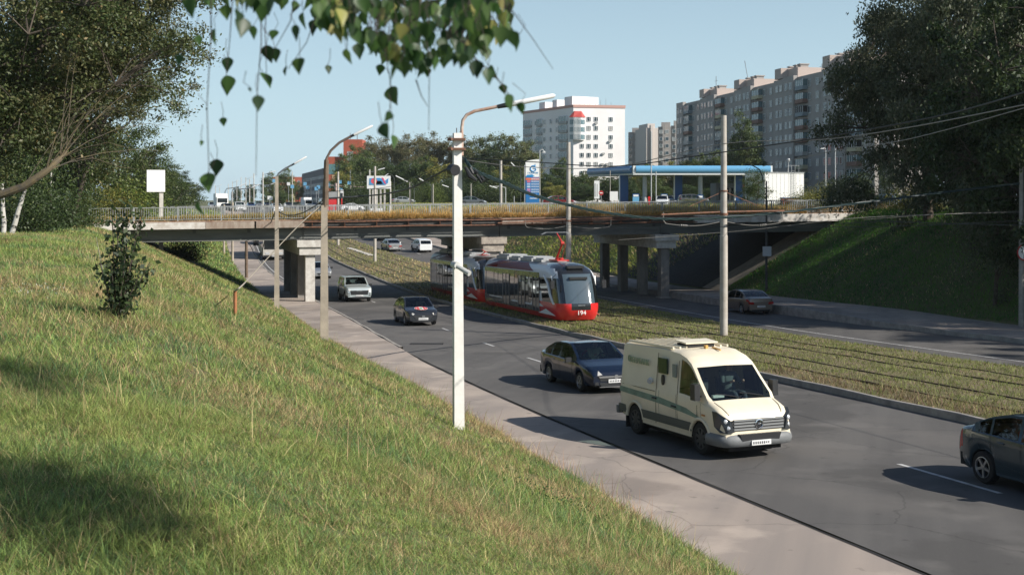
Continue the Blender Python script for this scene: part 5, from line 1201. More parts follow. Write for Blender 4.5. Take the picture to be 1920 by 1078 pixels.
tree('leafy_tree', 'dark green tree behind the birch trunks at the left edge', 'tree', gpt(20, 74), m, sc=(1,1,1.05))
tree('leafy_tree', 'dark green tree between the birches and the railing', 'tree', gpt(88, 84), m, rz=2.0, sc=(1.0,1.0,.95))
m2 = tree_meshes(6, 9, (4.8,4.0,4.2), 130, 22000, .2, PAL['mid'], clr=.9, droop=.3, limbs=8, r0=.2, shell=.2)
tree('leafy_tree', 'mid green tree partly covering the white billboard', 'tree', gpt(222, 98), m2, sc=(.95,.95,.98))
tree('leafy_tree', 'mid green tree rising behind the white billboard', 'tree', gpt(285, 128), m2, rz=2.5, sc=(1.05,1.05,.78))
M_dkt = tree_meshes(8, 12, (6.2,5.0,5.6), 130, 24000, .30, PAL['dark'], clr=1.1, droop=.3, limbs=8, r0=.25, shell=.2)
tree('leafy_tree', 'dark rounded tree right of the white billboard', 'tree', gpt(318, 215), M_dkt, sc=(1,1,.62))
tree('leafy_tree', 'lowest dark tree ending the left tree row beside the far road', 'tree', gpt(345, 250), M_dkt, rz=1, sc=(.8,.8,.5))
tree('leafy_tree', 'dark tree filling in behind the billboard post', 'tree', gpt(270, 190), M_dkt, rz=2, sc=(1,1,.72))
# the leaning limb with lichen at the left edge, and two birches with white trunks
b = MB(); P = [at(-40,372,37), at(0,366,37), at(45,350,37), at(85,322,37), at(112,298,37.3), at(124,284,37.6)]
b.tube(P, [.14,.13,.12,.105,.09,.05], 9)
for q in range(17):
    a0 = P[rnd.choice((2,3,4,4,5))]; ex, ey = rnd.uniform(120,340), rnd.uniform(60,330); e = at(ex, ey, 37.5+rnd.uniform(-1,2)); mdp = a0.lerp(e, .5)+Vector((0,0,rnd.uniform(.1,.7)))
    b.tube([a0, a0.lerp(mdp,.5)+Vector((0,0,.08)), mdp, mdp.lerp(e,.6)+Vector((0,0,rnd.uniform(-.1,.2))), e], [.016,.013,.010,.007,.003], 5)
    for w in range(3): f = mdp.lerp(e, rnd.uniform(0,.8)); b.tube([f, f+Vector((rnd.uniform(.1,.6),rnd.uniform(-.3,.3),rnd.uniform(-.3,.45)))], [.007,.003], 4)
tag(b.build('tree_limb', M_limb), 'thick lichened limb with bare twigs rising from the left edge', 'tree limb')
for (px0,py0,px1,py1,Y,lab,r) in ((18,430,42,372,60,'leaning white birch trunk at the left edge, the right one of the close pair',.16),(6,432,5,370,58,'upright white birch trunk at the very left edge',.14),(92,405,97,300,72,'slim pale birch trunk between the dark bushes at left',.07)):
    p = at(px0,py0,Y); z = float(gz(p.x, Y)); t = thing('birch_tree', lab, 'tree', (p.x, Y, z)); q = at(px1,py1,Y)-Vector((p.x,Y,z))
    b = MB(); b.tube([(0,0,-.2), q*.35+Vector((.05,0,0)), q*.7, q, q*1.35], [r*.9, r*.8, r*.7, r*.6, r*.3], 10); b.build('trunk', M_birch, t)
    g_ = np.random.default_rng(int(px0)); C = np.array(q*1.9)[None]+g_.normal(0,1,(1500,3))*np.array([1.3,1.3,1.0]); P = np.array(PAL['mid'])
    link('crown', leafmesh('crown', C, .13, P[g_.integers(0,4,1500)], .5, .6, g_), t)
# bushes on the left
def bush_meshes(seed, r, h, n, size, pal, ncl=30, clr=None, droop=.1):
    g = np.random.default_rng(seed); u = g.normal(0,1,(ncl,3)); u /= np.linalg.norm(u,axis=1)[:,None]; u[:,2] = np.abs(u[:,2]); c = u*g.uniform(.3,1,ncl)[:,None]*np.array([r,r,h])
    mb = MB()
    for q in c: mb.tube([(q[0]*.15,q[1]*.15,-.1),(q[0]*.5,q[1]*.5,q[2]*.6),tuple(q)], [.03,.02,.008], 5)
    idx = g.integers(0,ncl,n); C = c[idx]+g.normal(0,1,(n,3))*(clr or r*.3); C[:,2] = np.abs(C[:,2]); P = np.array(pal)
    cc = P[g.integers(0,len(P),n)]*.5+P[g.integers(0,len(P),ncl)][idx]*.5
    return mb.mesh('stems', [M_bark], recalc=False), leafmesh('foliage', C, size, cc*g.uniform(.75,1.25,n)[:,None], droop, .55, g)
def bush(name, label, loc, ms, sc=(1,1,1), rz=0, cat='bush', group=None):
    t = thing(name, label, cat, loc, rz, group); link('stems', ms[0], t); link('foliage', ms[1], t); t.scale = sc; return t
by = bush_meshes(1, 1.9, 2.4, 7000, .13, PAL['yellow']); bd = bush_meshes(2, 1.9, 2.2, 7000, .14, PAL['dark']); bm = bush_meshes(3, 1.8, 2.2, 7000, .13, PAL['mid']); bl = bush_meshes(4, 1.8, 2.2, 6000, .14, PAL['lime'])
for px, Y, ms, sc, lab in ((45,64,bd,(1.1,1,1.0),'dark bush at the foot of the birch trunks'),(105,70,bd,(1.2,1,1.2),'dark bush right of the birch trunks'),(135,78,bm,(1,1,.9),'green bush at the edge of the left plateau'),
    (165,88,by,(1.2,1,1.2),'yellow flowering bush left of the bridge railing'),(205,90,by,(1.4,1,1.3),'yellow-green bush behind the left end of the railing'),(245,94,bl,(1.8,1,1.6),'large lime green bush below the white billboard'),(285,112,bl,(1.5,1,.9),'low lime bush right of the large lime one'),
    (300,124,bm,(1.5,1,1.0),'green bush behind the far railing left of the road'),(75,84,bm,(1.6,1,1.6),'mid green bush behind the slim birch')):
    bush('bush', lab, gpt(px, Y), ms, sc, rnd.uniform(0,6))
bush('bush', 'dark ragged bush hanging under the left end of the bridge', (-24.2, 90.5, float(gz(-24.2,90.5))), bd, (.9,.8,.8))
# young elm-like shrub in the middle of the left slope, larger leaves
bs = G(218, 600, 6, 60); g_ = np.random.default_rng(5); t = thing('sapling', 'bushy dark green sapling with broad leaves standing alone on the grassy slope', 'shrub', bs)
Ys = bs.y; hS = (600-392)/F*Ys; wS = 52/F*Ys; mb = MB(); tips = []
for k in range(15):
    a = k*2.4; hh = hS*g_.uniform(.35,1.0) if k > 2 else hS*(1.0-.1*k); sp_ = wS*g_.uniform(.3,1.05)*(1.1-.55*(hh/hS)); e = Vector((math.cos(a)*sp_+.10*hh-.18*0, math.sin(a)*sp_, hh))
    if k == 1: e = Vector((-wS*.15, 0, hS))
    if k == 2: e = Vector((wS*1.15, .1, hS*.52))
    m_ = e*.5+Vector((e.x*.1,0,.05)); mb.tube([(e.x*.05,e.y*.05,-.1), m_, e], [.018,.012,.005], 6); tips += [(Vector((0,0,0)).lerp(m_, f) if f < 1 else m_.lerp(e, f-1)) for f in np.linspace(.25, 2, 16)]
mb.build('stems', M_bark, t)
C = np.array([tuple(tips[g_.integers(0,len(tips))]+Vector(g_.normal(0,.08,3))) for _ in range(1250)]); P = np.array([(.04,.065,.025),(.055,.085,.03),(.03,.05,.025),(.075,.10,.045)])
link('foliage', leafmesh('foliage', C, .088, P[g_.integers(0,4,len(C))], .4, .72, g_), t)
b = MB(); a0 = at(243,610,Ys)-bs; b.tube([(.12,0,-.1),(.02,-.05,hS*.25),(-.18,-.1,hS*.45),(-.28,-.1,hS*.75)], [.012,.01,.007,.003], 5); b.build('dry_stem', M_wireg, t)
# white flowering weeds and a few broad leaf plants in the grass
for k, (px, py, lab) in enumerate(((60,560,'small clump of white flowers in the grass left of the sapling'),(640,660,'clump of yellow flowers near the path by the second lamp post'),(1050,960,'patch of yellowing weeds beside the path in the foreground'))):
    p = G(px, py); g_ = np.random.default_rng(k+50); n = 420; C = np.array(p)+g_.normal(0,1,(n,3))*np.array([.35,.35,.05]); C[:,2] = gz(C[:,0],C[:,1])+g_.uniform(.05,.28,n)
    col = np.tile([(.06,.12,.035)], (n,1))*g_.uniform(.7,1.4,(n,1)); q = g_.uniform(0,1,n) < (.25 if k in (0,1,4) else 0); col[q] = (.6,.6,.5) if k == 0 else (.45,.33,.05)
    tag(link('weed_clump', leafmesh('weed_clump', C, .035, col, -.4, .45, g_)), lab, 'weeds', kind='stuff')
# right: the dark silver-leaved giants
WM = [tree_meshes(21, 17, (8.6,6.6,8.4), 230, 105000, .23, PAL['silver'], clr=1.05, droop=.8, limbs=12, r0=.35, shell=.25, aspect=.42),
      tree_meshes(22, 17, (8.8,6.2,8.6), 220, 85000, .26, PAL['dark'], clr=1.1, droop=.6, limbs=12, r0=.35, shell=.2, aspect=.5)]
for px, Y, k, sc, rz, lab in ((1738,84,0,(1.06,1.06,1.05),0,'huge grey-green poplar at the right, its left side standing out against the sky'),(1890,74,0,(1,1,1.05),2.1,'huge grey-green poplar at the right edge behind the height limit sign'),
     (1975,64,1,(1,1,1.0),1,'dark tree just beyond the right edge, its branches hanging into view'),(1840,97,1,(1,1,.95),3,'dark tree filling the gap between the two poplars')):
    tree('poplar_tree', lab, 'tree', gpt(px, Y), WM[k], rz, sc)
for x, y, k, rz in ((44,60,0,1.2),(47,47,1,2.4),(51,37,0,3.3),(45,71,1,4.2),(54,54,1,.4),(49,80,0,5),(56,64,1,2),(58,46,0,4),(53,90,1,1)):
    tree('poplar_tree', 'tall tree standing on the right bank outside the picture, shading it', 'tree', (x, y, float(gz(x,y))), WM[k], rz, (1,1,.8), group='trees on the right bank outside the picture')
hm = tree_meshes(31, 9, (4.6,3.2,3.8), 90, 15000, .15, PAL['silver'], clr=.8, droop=.9, limbs=8, r0=.14, shell=.2, aspect=.42)
tree('willow_tree', 'silvery willow hanging low at the right edge of the bank', 'tree', gpt(1868, 66), hm, 0, (.9,.9,1.0))
tree('willow_tree', 'dark low tree covering the top of the right bank', 'tree', gpt(1822, 80), hm, 1.5, (1.0,1.0,.85))
ym = tree_meshes(33, 6, (3.2,1.6,2.6), 40, 6000, .13, PAL['mid'], clr=.6, droop=.5, limbs=6, r0=.08, shell=.2)
for px, Y, sc, lab in ((1667,112,(.8,.8,.9),'lighter green young tree behind the right end of the railing'),(1420,118,(1.0,1,.72),'young tree in front of the right part of the filling station'),(1402,124,(.8,.8,.55),'smaller young tree left of the one before the white kiosk'),(1610,118,(1.3,1,.62),'green thicket at the right end of the railing'),(1570,112,(1.0,1,.5),'bushy growth where the railing ends on the right')):
    tree('young_tree', lab, 'tree', gpt(px, Y), ym, rnd.uniform(0,6), sc)
for px, Y, ms, sc, lab in ((1585,104,bd,(1.1,1,.9),'dark bush just past the right end of the bridge railing'),(1612,100,bd,(1.1,1,.8),'dark bush on the crest of the right bank'),(1520,126,by,(1.1,1,.85),'yellowing bush right of the white kiosk'),(1550,130,by,(1.2,1,1.1),'taller yellow-brown bush between kiosk and poplars'),
    (1490,128,by,(.9,1,.6),'low yellowing bush before the white kiosk'),(1300,150,by,(1.6,1,.45),'low dry scrub left of the young trees'),(1640,98,bm,(1,1,.7),'green bush right of the dark one on the crest'),(1718,92,by,(1.1,1,.9),'bush with orange autumn leaves under the poplar')):
    bush('bush', lab, gpt(px, Y), ms, sc, rnd.uniform(0,6))
# woodland belt behind the filling station and the road
PALB = {q: [tuple(v*1.35 for v in c) for c in PAL[q]] for q in PAL}
T = [tree_meshes(41, 17, (9.2,4.6,7.6), 120, 17000, .42, PALB['mid'], clr=1.45, droop=.3, limbs=8, r0=.3, shell=.35),
     tree_meshes(42, 18, (10.0,4.8,7.8), 120, 17000, .42, PALB['olive'], clr=1.45, droop=.3, limbs=8, r0=.3, shell=.35),
     tree_meshes(43, 18, (11.0,4.4,7.0), 110, 14000, .40, PALB['brown'], clr=1.4, droop=.2, limbs=9, r0=.28, shell=.35),
     tree_meshes(44, 16, (8.6,4.4,7.6), 120, 18000, .42, PALB['dark'], clr=1.45, droop=.4, limbs=8, r0=.3, shell=.3),
     tree_meshes(45, 11, (6.0,3.8,5.2), 90, 10000, .36, PALB['yellow'], clr=1.2, droop=.3, limbs=8, r0=.2, shell=.3)]
KN = ['mid green','olive green','brownish','dark green','yellow-green']
ORD = ['first','second','third','fourth','fifth','sixth','seventh','eighth','ninth','tenth','eleventh','twelfth','thirteenth','fourteenth','fifteenth','sixteenth','seventeenth','eighteenth','nineteenth','twentieth','twenty-first','twenty-second','twenty-third','twenty-fourth','twenty-fifth','twenty-sixth']
def top_scale(k, px, Y, ytop):
    H = [16.8,17.8,18,16.2,11.2][k]; z = float(gz((px-960)/F*Y, Y)); return ((HY-ytop)/F*Y - z)/H
belt = [(650,300,292,0),(672,310,276,0),(700,330,258,2),(735,345,262,2),(765,330,254,2),(800,345,250,2),(832,340,258,2),(690,285,288,0),(722,290,300,3),(758,288,300,3),(790,286,295,0),(826,284,302,4),
        (868,335,255,2),(900,330,252,1),(930,325,262,3),(962,318,250,1),(985,310,262,1),(872,280,310,0),(902,275,300,3),(935,278,315,4),(960,270,320,3),(642,292,318,4),(1008,262,322,4)]
for i, (px, Y, yt, k) in enumerate(belt):
    s_ = top_scale(k, px, Y, yt); tree('leafy_tree', '%s tree, %s in %s row of the wood left of price sign' % (KN[k], ORD[i if i < 7 else (i-7 if i < 12 else (i-12 if i < 17 else i-17))], ['back left','front left','back right','front right'][0 if i < 7 else 1 if i < 12 else 2 if i < 17 else 3]), 'tree', gpt(px, Y), T[k], rnd.uniform(0,6), (max(.75,s_),max(.75,s_),s_))
beh = [(1030,255,325,3),(1052,262,300,0),(1075,250,330,3),(1098,258,320,0),(1120,262,325,1),(1142,255,332,3),(1040,240,345,4),(1095,240,345,3),(1165,262,322,3),(1195,268,318,4),(1222,262,310,0),(1250,268,308,4),(1278,262,300,1),(1308,268,292,0),(1335,262,285,0),(1372,270,272,0),(1408,280,262,1),(1430,268,300,3),(1180,250,340,3),(1235,248,345,0),(1290,250,345,3),(1345,252,348,3)]
for i, (px, Y, yt, k) in enumerate(beh):
    s_ = top_scale(k, px, Y, yt); tree('leafy_tree', '%s tree, %s from the left behind the filling station' % (KN[k], ORD[i]), 'tree', gpt(px, Y), T[k], rnd.uniform(0,6), (max(.6,s_),max(.6,s_),s_))
tl = tree_meshes(51, 22, (13,3.0,9), 100, 12000, .40, PAL['mid'], clr=1.1, droop=.9, limbs=9, r0=.28, shell=.2)
z = float(gz((1397-960)/F*255, 255)); tree('birch_tree', 'tall slender birch rising above the canopy in front of the long grey block', 'tree', gpt(1397,255), tl, 0, (1,1,((HY-207)/F*255-z)/22))
for px, Y, yt, k, lab in ((505,420,325,0,'rounded tree among the far road poles'),(470,520,345,3,'small dark tree far along the road'),(535,400,318,0,'mid green tree left of the red tower block'),(525,300,360,3,'dark conical tree on the far traffic island'),(445,700,350,3,'distant tree by the vanishing road'),(560,480,340,1,'olive tree before the distant red apartment block'),(300,300,345,3,'dark tree in the left row behind the billboard')):
    s_ = top_scale(k, px, Y, yt); tree('leafy_tree', lab, 'tree', gpt(px, Y), T[k], 1, (max(.35,s_),max(.35,s_),s_))

for i in range(16):
    px = 655+i*23+rnd.uniform(-5,5); Y = 262+rnd.uniform(-8,8); ms = (bd, bm, bd, bl)[i % 4]
    bush('bush', '%s undergrowth bush, %s from the left at the foot of the wood' % (('dark','green','dark','lime')[i % 4], ORD[i]), gpt(px, Y), ms, (2.2, 1.6, rnd.uniform(1.5,2.6)), rnd.uniform(0,6))
# ================================================================= BUILDINGS
def wins_grid(parent, M, cells, w, h, frame, glassm, limit=95, name='window', mull=True):
    """windows on a facade: M maps (u, out, v) to the building; first ones are parts, the rest one part"""
    f = MB(); f.box(-w/2,w/2,-.12,-.02,-h/2,h/2); g = MB(); k = .09
    f = MB(); f.box(-w/2,-w/2+k,0,.10,-h/2,h/2); f.box(w/2-k,w/2,0,.10,-h/2,h/2); f.box(-w/2+k,w/2-k,0,.10,h/2-k,h/2); f.box(-w/2+k,w/2-k,0,.10,-h/2,-h/2+k)
    if mull: f.box(-w*.1-k/2,-w*.1+k/2,0,.10,-h/2+k,h/2-k)
    n0 = len(f.v); g.box(-w/2+k,w/2-k,.02,.05,-h/2+k,h/2-k)
    fm = f.mesh(name, frame, recalc=False); gm = g.mesh('pane', glassm, recalc=False)
    rest = MB()
    for i, (u, v) in enumerate(cells):
        if i < limit:
            o = link(name, fm, parent); o.matrix_local = M @ Matrix.Translation((u, 0, v)); p = link('pane', gm, o)
        else:
            T_ = M @ Matrix.Translation((u, 0, v))
            for src, mi in ((f,0),(g,1)): rest.add([T_ @ Vector(q) for q in src.v], src.f, mi)
    if rest.v: o = rest.build('windows', [frame, glassm], parent); o['kind'] = 'stuff'
def facade(x, y, ang): return Matrix.Translation((x, y, 0)) @ Matrix.Rotation(ang, 4, 'Z')
M_brick = mat('brick_grey', (.40,.37,.345), .9, col2=(.33,.305,.285), nscale=.25, detail=8)
M_brickp = mat('brick_pink', (.58,.50,.46), .9, col2=(.50,.43,.40), nscale=.2, detail=8)
M_pinktrim = mat('pink_trim', (.55,.33,.28), .85, noise=.15)
M_bal = mat('balcony_panel', (.42,.43,.42), .7, noise=.3, nscale=.3); M_frame = mat('window_frame', (.70,.72,.72), .6)
M_balg = mat('balcony_glass', (.10,.17,.19), .08, spec=.9)
# pink-white corner tower block
YA = 395.0; ca = at(1075, 190, YA); zb = -1.0; Htop = (HY-196)/F*YA - zb
t = thing('apartment_block', 'pale pink and white ten storey corner apartment block with a red capped bay', 'building', (ca.x, YA, zb))
wr_ = (1178-1080)/F*YA*1.03; M = facade(0, 0, R(12)); lw = 34.0; aL = R(180-62)
cor = [Vector((0,0,0)), Vector((math.cos(R(12))*wr_, math.sin(R(12))*wr_, 0))]; cor += [cor[1]+Vector((math.cos(aL),math.sin(aL),0))*lw, Vector((math.cos(aL),math.sin(aL),0))*lw]
b = MB(); b.prism([(c.x,c.y) for c in cor], -1, Htop-1.0, 'z'); b.build('wall', [mat('panel_white', (.86,.84,.82), .85, col2=(.80,.77,.75), nscale=.15)], t)
c0 = (cor[0]+cor[2])/2; b = MB(); b.prism([((c.x-c0.x)*1.012+c0.x,(c.y-c0.y)*1.012+c0.y) for c in cor], Htop-1.0, Htop-.1, 'z'); b.build('parapet', M_pinktrim, t)
Mr = facade(0, -.08, R(12)); Ml = Matrix.Translation((0,0,0)) @ Matrix.Rotation(aL+math.pi, 4, 'Z')
rowsz = [Htop-4.7-2.9*k for k in range(9)]
cells = [(u, v) for v in rowsz for u in (2.9, 5.2, 7.6, 12.6, ) if not (u == 2.9 and v > rowsz[2])] 
# frames face outward (-y of the facade frame)
def outward(M): return M @ Matrix.Rotation(math.pi, 4, 'Z')
Mo = outward(Mr); wins_grid(t, Mo, [(-u, v) for u, v in cells], 1.3, 1.5, M_frame, M_win, 60)
# left side facing away from the sun: windows and glazed loggia columns
off = Vector((math.cos(aL+math.pi/2), math.sin(aL+math.pi/2), 0))
Ml2 = Matrix.Translation(off*.08) @ Matrix.Rotation(aL+math.pi, 4, 'Z')
Ml2 = Matrix.Translation(off*.08) @ Matrix.Rotation(aL-math.pi, 4, 'Z')
wins_grid(t, Matrix.Translation(off*.06) @ Matrix.Rotation(aL, 4, 'Z'), [(u, v) for v in rowsz for u in (10.5, 14.5, 18.8, 24.8)], 1.3, 1.5, M_frame, M_win, 30, mull=False)
for u0, u1, k0 in ((3.5,8.8,0),(20.2,23.6,0),(27.5,33,0)):
    for k, v in enumerate(rowsz):
        b = MB(); b.box(u0, u1, 0, .5, v-1.3, v-.5, 0); b.box(u0, u1, 0, .45, v-.5, v+1.2, 1)
        for q in np.arange(u0, u1+.1, (u1-u0)/3): b.box(q-.06, q+.06, 0, .52, v-.5, v+1.2, 2)
        b.v = [tuple(Matrix.Translation(off*.02) @ Matrix.Rotation(aL, 4, 'Z') @ Vector(p)) for p in b.v]; b.build('loggia', [M_bal, M_balg, M_frame], t)
# corner bay with a red roof
b = MB(); Mb = facade(0,0,R(12)); bay = [(-.3,-1.2),(2.2,-1.5),(3.6,-.6),(3.6,.1),(-1.2,.1),(-1.2,-.3)]
b.prism(bay, Htop-20.0 if False else Htop-11.5, Htop-4.2, 'z'); b.v = [tuple(Mb @ Vector(p)) for p in b.v]; b.build('corner_bay', mat('bay_white', (.72,.72,.70), .6), t)
b = MB()
for k in range(3):
    z_ = Htop-5.9-2.4*k; b.prism([(x*1.015-.02,y*1.03) for x,y in bay], z_-.6, z_+.9, 'z')
b.v = [tuple(Mb @ Vector(p)) for p in b.v]; b.build('bay_glazing', M_balg, t)
b = MB()
for k in range(9):
    x = -.2+k*.43; b.box(x-.05, x+.05, -1.62 if x < 2.3 else -1.5+(x-2.2)*.6, -.2, Htop-11.3, Htop-4.3)
b.v = [tuple(Mb @ Vector(p)) for p in b.v]; b.build('bay_mullions', M_frame, t)
b = MB(); vs = [(x*1.12-.1,y*1.15,Htop-4.2) for x,y in bay]+[(.4,-.3,Htop-2.2),(2.6,-.3,Htop-2.2),(2.6,0,Htop-2.2),(.2,0,Htop-2.2)]
b.add(vs, [(0,1,7,6),(1,2,7),(2,3,8,7),(5,0,6),(4,5,6,9),(6,7,8,9)]); b.v = [tuple(Mb @ Vector(p)) for p in b.v]; b.build('bay_roof', mat('roof_red', (.45,.06,.05), .6), t)
b = MB(); 
for u0,u1,h_,dd in ((4,9,3.0,10),(14,17,2.6,6),(22,26,2.4,9)): b.box(u0,u1,-dd-2,-2,Htop-1,Htop+h_)
b.v = [tuple(Matrix.Rotation(aL, 4, 'Z') @ Vector(p)) for p in b.v]; b.build('roof_house', MATS['panel_white'], t)
b = MB()
for k in range(7): x = 2+k*1.8; b.tube([(x, 2+k, Htop-.2),(x, 2+k, Htop+1.2+.6*(k%3))], .05, 5)
b.build('antenna', M_steel, t)
for (u, v) in ((7.6,rowsz[0]-1.3),(12.2,rowsz[2]-1.3),(10.0,rowsz[4]+.5),(9.6,rowsz[5]),(11.2,rowsz[5])):
    b = MB(); b.box(u-.45,u+.45,-.55,-.08,v-.3,v+.3); b.v = [tuple(Mr @ Vector(p)) for p in b.v]; b.build('air_conditioner', M_bal, t)
# long grey block, running towards us to the right
A_ = at(1274, 196, 372); B_ = at(1640, 110, 251); dv = Vector((B_.x-A_.x, B_.y-A_.y, 0)); LB = dv.length; ang = math.atan2(dv.y, dv.x); Hb = (HY-197)/F*372+1.0
t = thing('apartment_block', 'long grey brick nine storey block stepping towards the camera at the right, with glazed balconies', 'building', (A_.x, A_.y, -1.0), ang)
b = MB(); b.box(0, LB, 0, 13, -1, Hb); 
for u0 in np.arange(0, LB, 26.5):      # slightly projecting stair and end bays
    b.box(u0, u0+6.0, -1.0, 0, -1, Hb+.4); b.box(u0+20.3, u0+26.4, -.7, 0, -1, Hb+.2)
b.build('wall', M_brick, t)
for i, u0 in enumerate((20.5, 47.5, 74.5, 101)):
    hh = 2.4+.1*i; b = MB(); b.box(u0, u0+9, 1, 11, Hb, Hb+hh); b.box(u0-.2, u0+3.5, -.9, 2, Hb+.4, Hb+hh+.3); rh = b.build('roof_house', mat('roof_house_brick', (.52,.43,.38), .9, noise=.1), t)
    b = MB()
    for q in (1,4.5,7): b.box(u0+q, u0+q+1.3, 2, 4, Hb+hh+.01, Hb+hh+.7); b.box(u0+q-.2, u0+q+1.5, 1.8, 4.2, Hb+hh+.7, Hb+hh+.95)
    b.build('chimney', M_brick, rh)
fl = [Hb-2.0-3.05*k for k in range(9)]; per = []
for k, u0 in enumerate(np.arange(0, LB, 26.5)):
    for v in fl:
        per += [(u0+2.0, v, -1.06), (u0+4.4, v, -1.06), (u0+12.8, v, -.06), (u0+17.0, v, -.06), (u0+22.3, v, -.76), (u0+24.6, v, -.76) ]
per.sort(key=lambda c: -c[0])
for dy in (-1.06, -.06, -.76):
    cs = [(-u, v) for u, v, d in per if d == dy and u < LB-1]
    wins_grid(t, Matrix.Translation((0, dy, 0)) @ Matrix.Rotation(math.pi, 4, 'Z'), cs, 1.55, 1.65, M_frame, M_win, 32)
BM = [mat('balcony_wood', (.22,.13,.10), .8), M_bal, mat('balcony_cream', (.48,.44,.30), .8), mat('balcony_blue', (.22,.27,.30), .7)]
nb = 0
for u0 in np.arange(0, LB, 26.5)[::-1]:
    for j, v in enumerate(fl):
        r_ = random.Random(int(u0*7+j)); bmm = r_.choice(BM); b = MB(); w0 = u0+7.3
        b.box(w0, w0+4.4, -1.3, -.02, v-1.35, v-.45, 0); b.box(w0+.1, w0+4.3, -1.2, -.02, v-.45, v+1.0, 1 if r_.random() < .8 else 2)
        for q in range(5): b.box(w0+.08+q*1.05, w0+.16+q*1.05, -1.28, -1.2, v-.45, v+1.0, 3)
        b.box(w0, w0+4.4, -1.32, -.02, v+1.0, v+1.1, 0)
        if nb < 95: b.build('balcony', [bmm, M_balg, M_dark, M_frame], t); nb += 1
b = MB()
for u, h_ in ((18,7),(44,9),(66,3),(88,3)): b.tube([(u,5,Hb),(u+(-4 if h_ == 9 else 0),5,Hb+h_)], .09, 5); b.tube([(u-1.2,5,Hb+h_*.8),(u+1.2,5,Hb+h_*.8)], .05, 5) if h_ != 9 else None
b.build('antenna', M_steel, t)
# further grey blocks between the two
for i, (px0, px1, yt, Y, dep, lab, m_) in enumerate(((1178,1212,248,560,16,'distant darker end of the grey apartment row beside the pink block',M_brick),(1212,1236,240,540,18,'distant pale gable wall catching the sun between the apartment blocks',mat('gable_pale', (.55,.50,.46), .9)),(1234,1262,238,520,14,'distant narrow grey block with balconies',M_brick),(1258,1282,236,470,14,'grey block end just left of the long grey block',M_brick))):
    a = at(px0, yt, Y); c_ = at(px1, yt, Y); H_ = a.z+1; wd = c_.x-a.x
    t = thing('apartment_block', lab, 'building', (a.x, Y, -1.0), R(-8 if i != 1 else 10)); b = MB(); b.box(0, wd, 0, dep, -1, H_); b.box(wd*.3, wd*.5, -1, 1, -1, H_+1.2); b.build('wall', m_, t)
    cs = [(-u, v) for v in [H_-2.2-3*k for k in range(9)] for u in np.arange(1.2, wd-.6, 2.6)]
    if i != 1: wins_grid(t, Matrix.Translation((0,-1.06,0)) @ Matrix.Rotation(math.pi,4,'Z'), cs, 1.4, 1.5, M_frame, M_win, 95, mull=False)
    b = MB(); b.box(wd*.2, wd*.8, 2, dep-2, H_, H_+2); b.build('roof_house', m_, t)
# red brick office building with a tower
Yt = 430; a = at(613, 294, Yt); t = thing('office_building', 'red brick building with a taller tower, behind the second lamp post', 'building', (a.x, Yt, -2), R(0))
M_rb = mat('red_brick', (.42,.10,.055), .85, noise=.15, nscale=.3); w1 = (645-613)/F*Yt; z1 = a.z+2; zt = at(0,262,Yt).z+2
b = MB(); b.box(0, w1, 0, 14, 0, z1); b.build('wall', M_rb, t)
b = MB(); b.box(w1, w1+6.6, -1.5, 9, 0, zt); b.build('tower', M_rb, t)
b = MB(); b.box(.5, w1-.4, -.06, 0, z1-6.2, z1-2.6); b.box(.5, w1-.4, -.06, 0, z1-11, z1-8.5); b.box(.5,w1-.4,-.06,0,z1-16,z1-13.4); b.build('window_band', mat('office_glass', (.10,.22,.24), .1), t)
b = MB(); b.box(w1*.3, w1, -.08, -.0, z1-8.4, z1-6.4); b.build('cream_band', mat('cream_band', (.55,.38,.22), .8), t)
b = MB(); b.box(w1+1.3, w1+3.4, -1.56, -1.5, zt-7.5, zt-4.2); b.build('tower_window', M_bal, t)
b = MB(); b.tube([(w1+2,2,zt),(w1+2,2,zt+2.4)], .12, 5); b.tube([(w1+4.4,2,zt),(w1+4.4,2,zt+2)], .15, 5); b.build('antenna', M_steel, t)
t = thing('apartment_block', 'distant red and cream apartment block at the end of the avenue', 'building', (at(510,330,760).x, 760, -2), R(4)); H_ = (HY-332)/F*760+2
b = MB(); b.box(0, 26, 0, 12, 0, H_); b.build('wall', M_rb, t); b = MB(); b.box(10,14,-.3,0,0,H_-1.5); b.build('cream_panel', mat('cream_panel',(.6,.52,.3),.8), t)
wins_grid(t, Matrix.Translation((0,-.06,0)) @ Matrix.Rotation(math.pi,4,'Z'), [(-u, v) for v in [H_-3-3*k for k in range(4)] for u in (2,4.6,7.2,16.5,19.5,22.5)], 1.5, 1.5, M_frame, M_win, 30, mull=False)
a = at(566,338,600); c_ = at(616,312,470); dv = Vector((c_.x-a.x, c_.y-a.y, 0)); t = thing('apartment_block', 'dark grey apartment block with advert boards left of the red tower', 'building', (a.x, a.y, -2), math.atan2(dv.y, dv.x)); Hd = (HY-336)/F*600+2
b = MB(); b.box(0, dv.length, 0, 12, 0, Hd+2.5); b.build('wall', mat('slate_wall', (.16,.15,.16), .8, noise=.2, nscale=.2), t)
wins_grid(t, Matrix.Translation((0,-.06,0)) @ Matrix.Rotation(math.pi,4,'Z'), [(-u, v) for v in [Hd-1-3*k for k in range(4)] for u in np.arange(3, dv.length-2, 5.5)], 2.2, 1.6, M_bal, M_win, 95, mull=False)
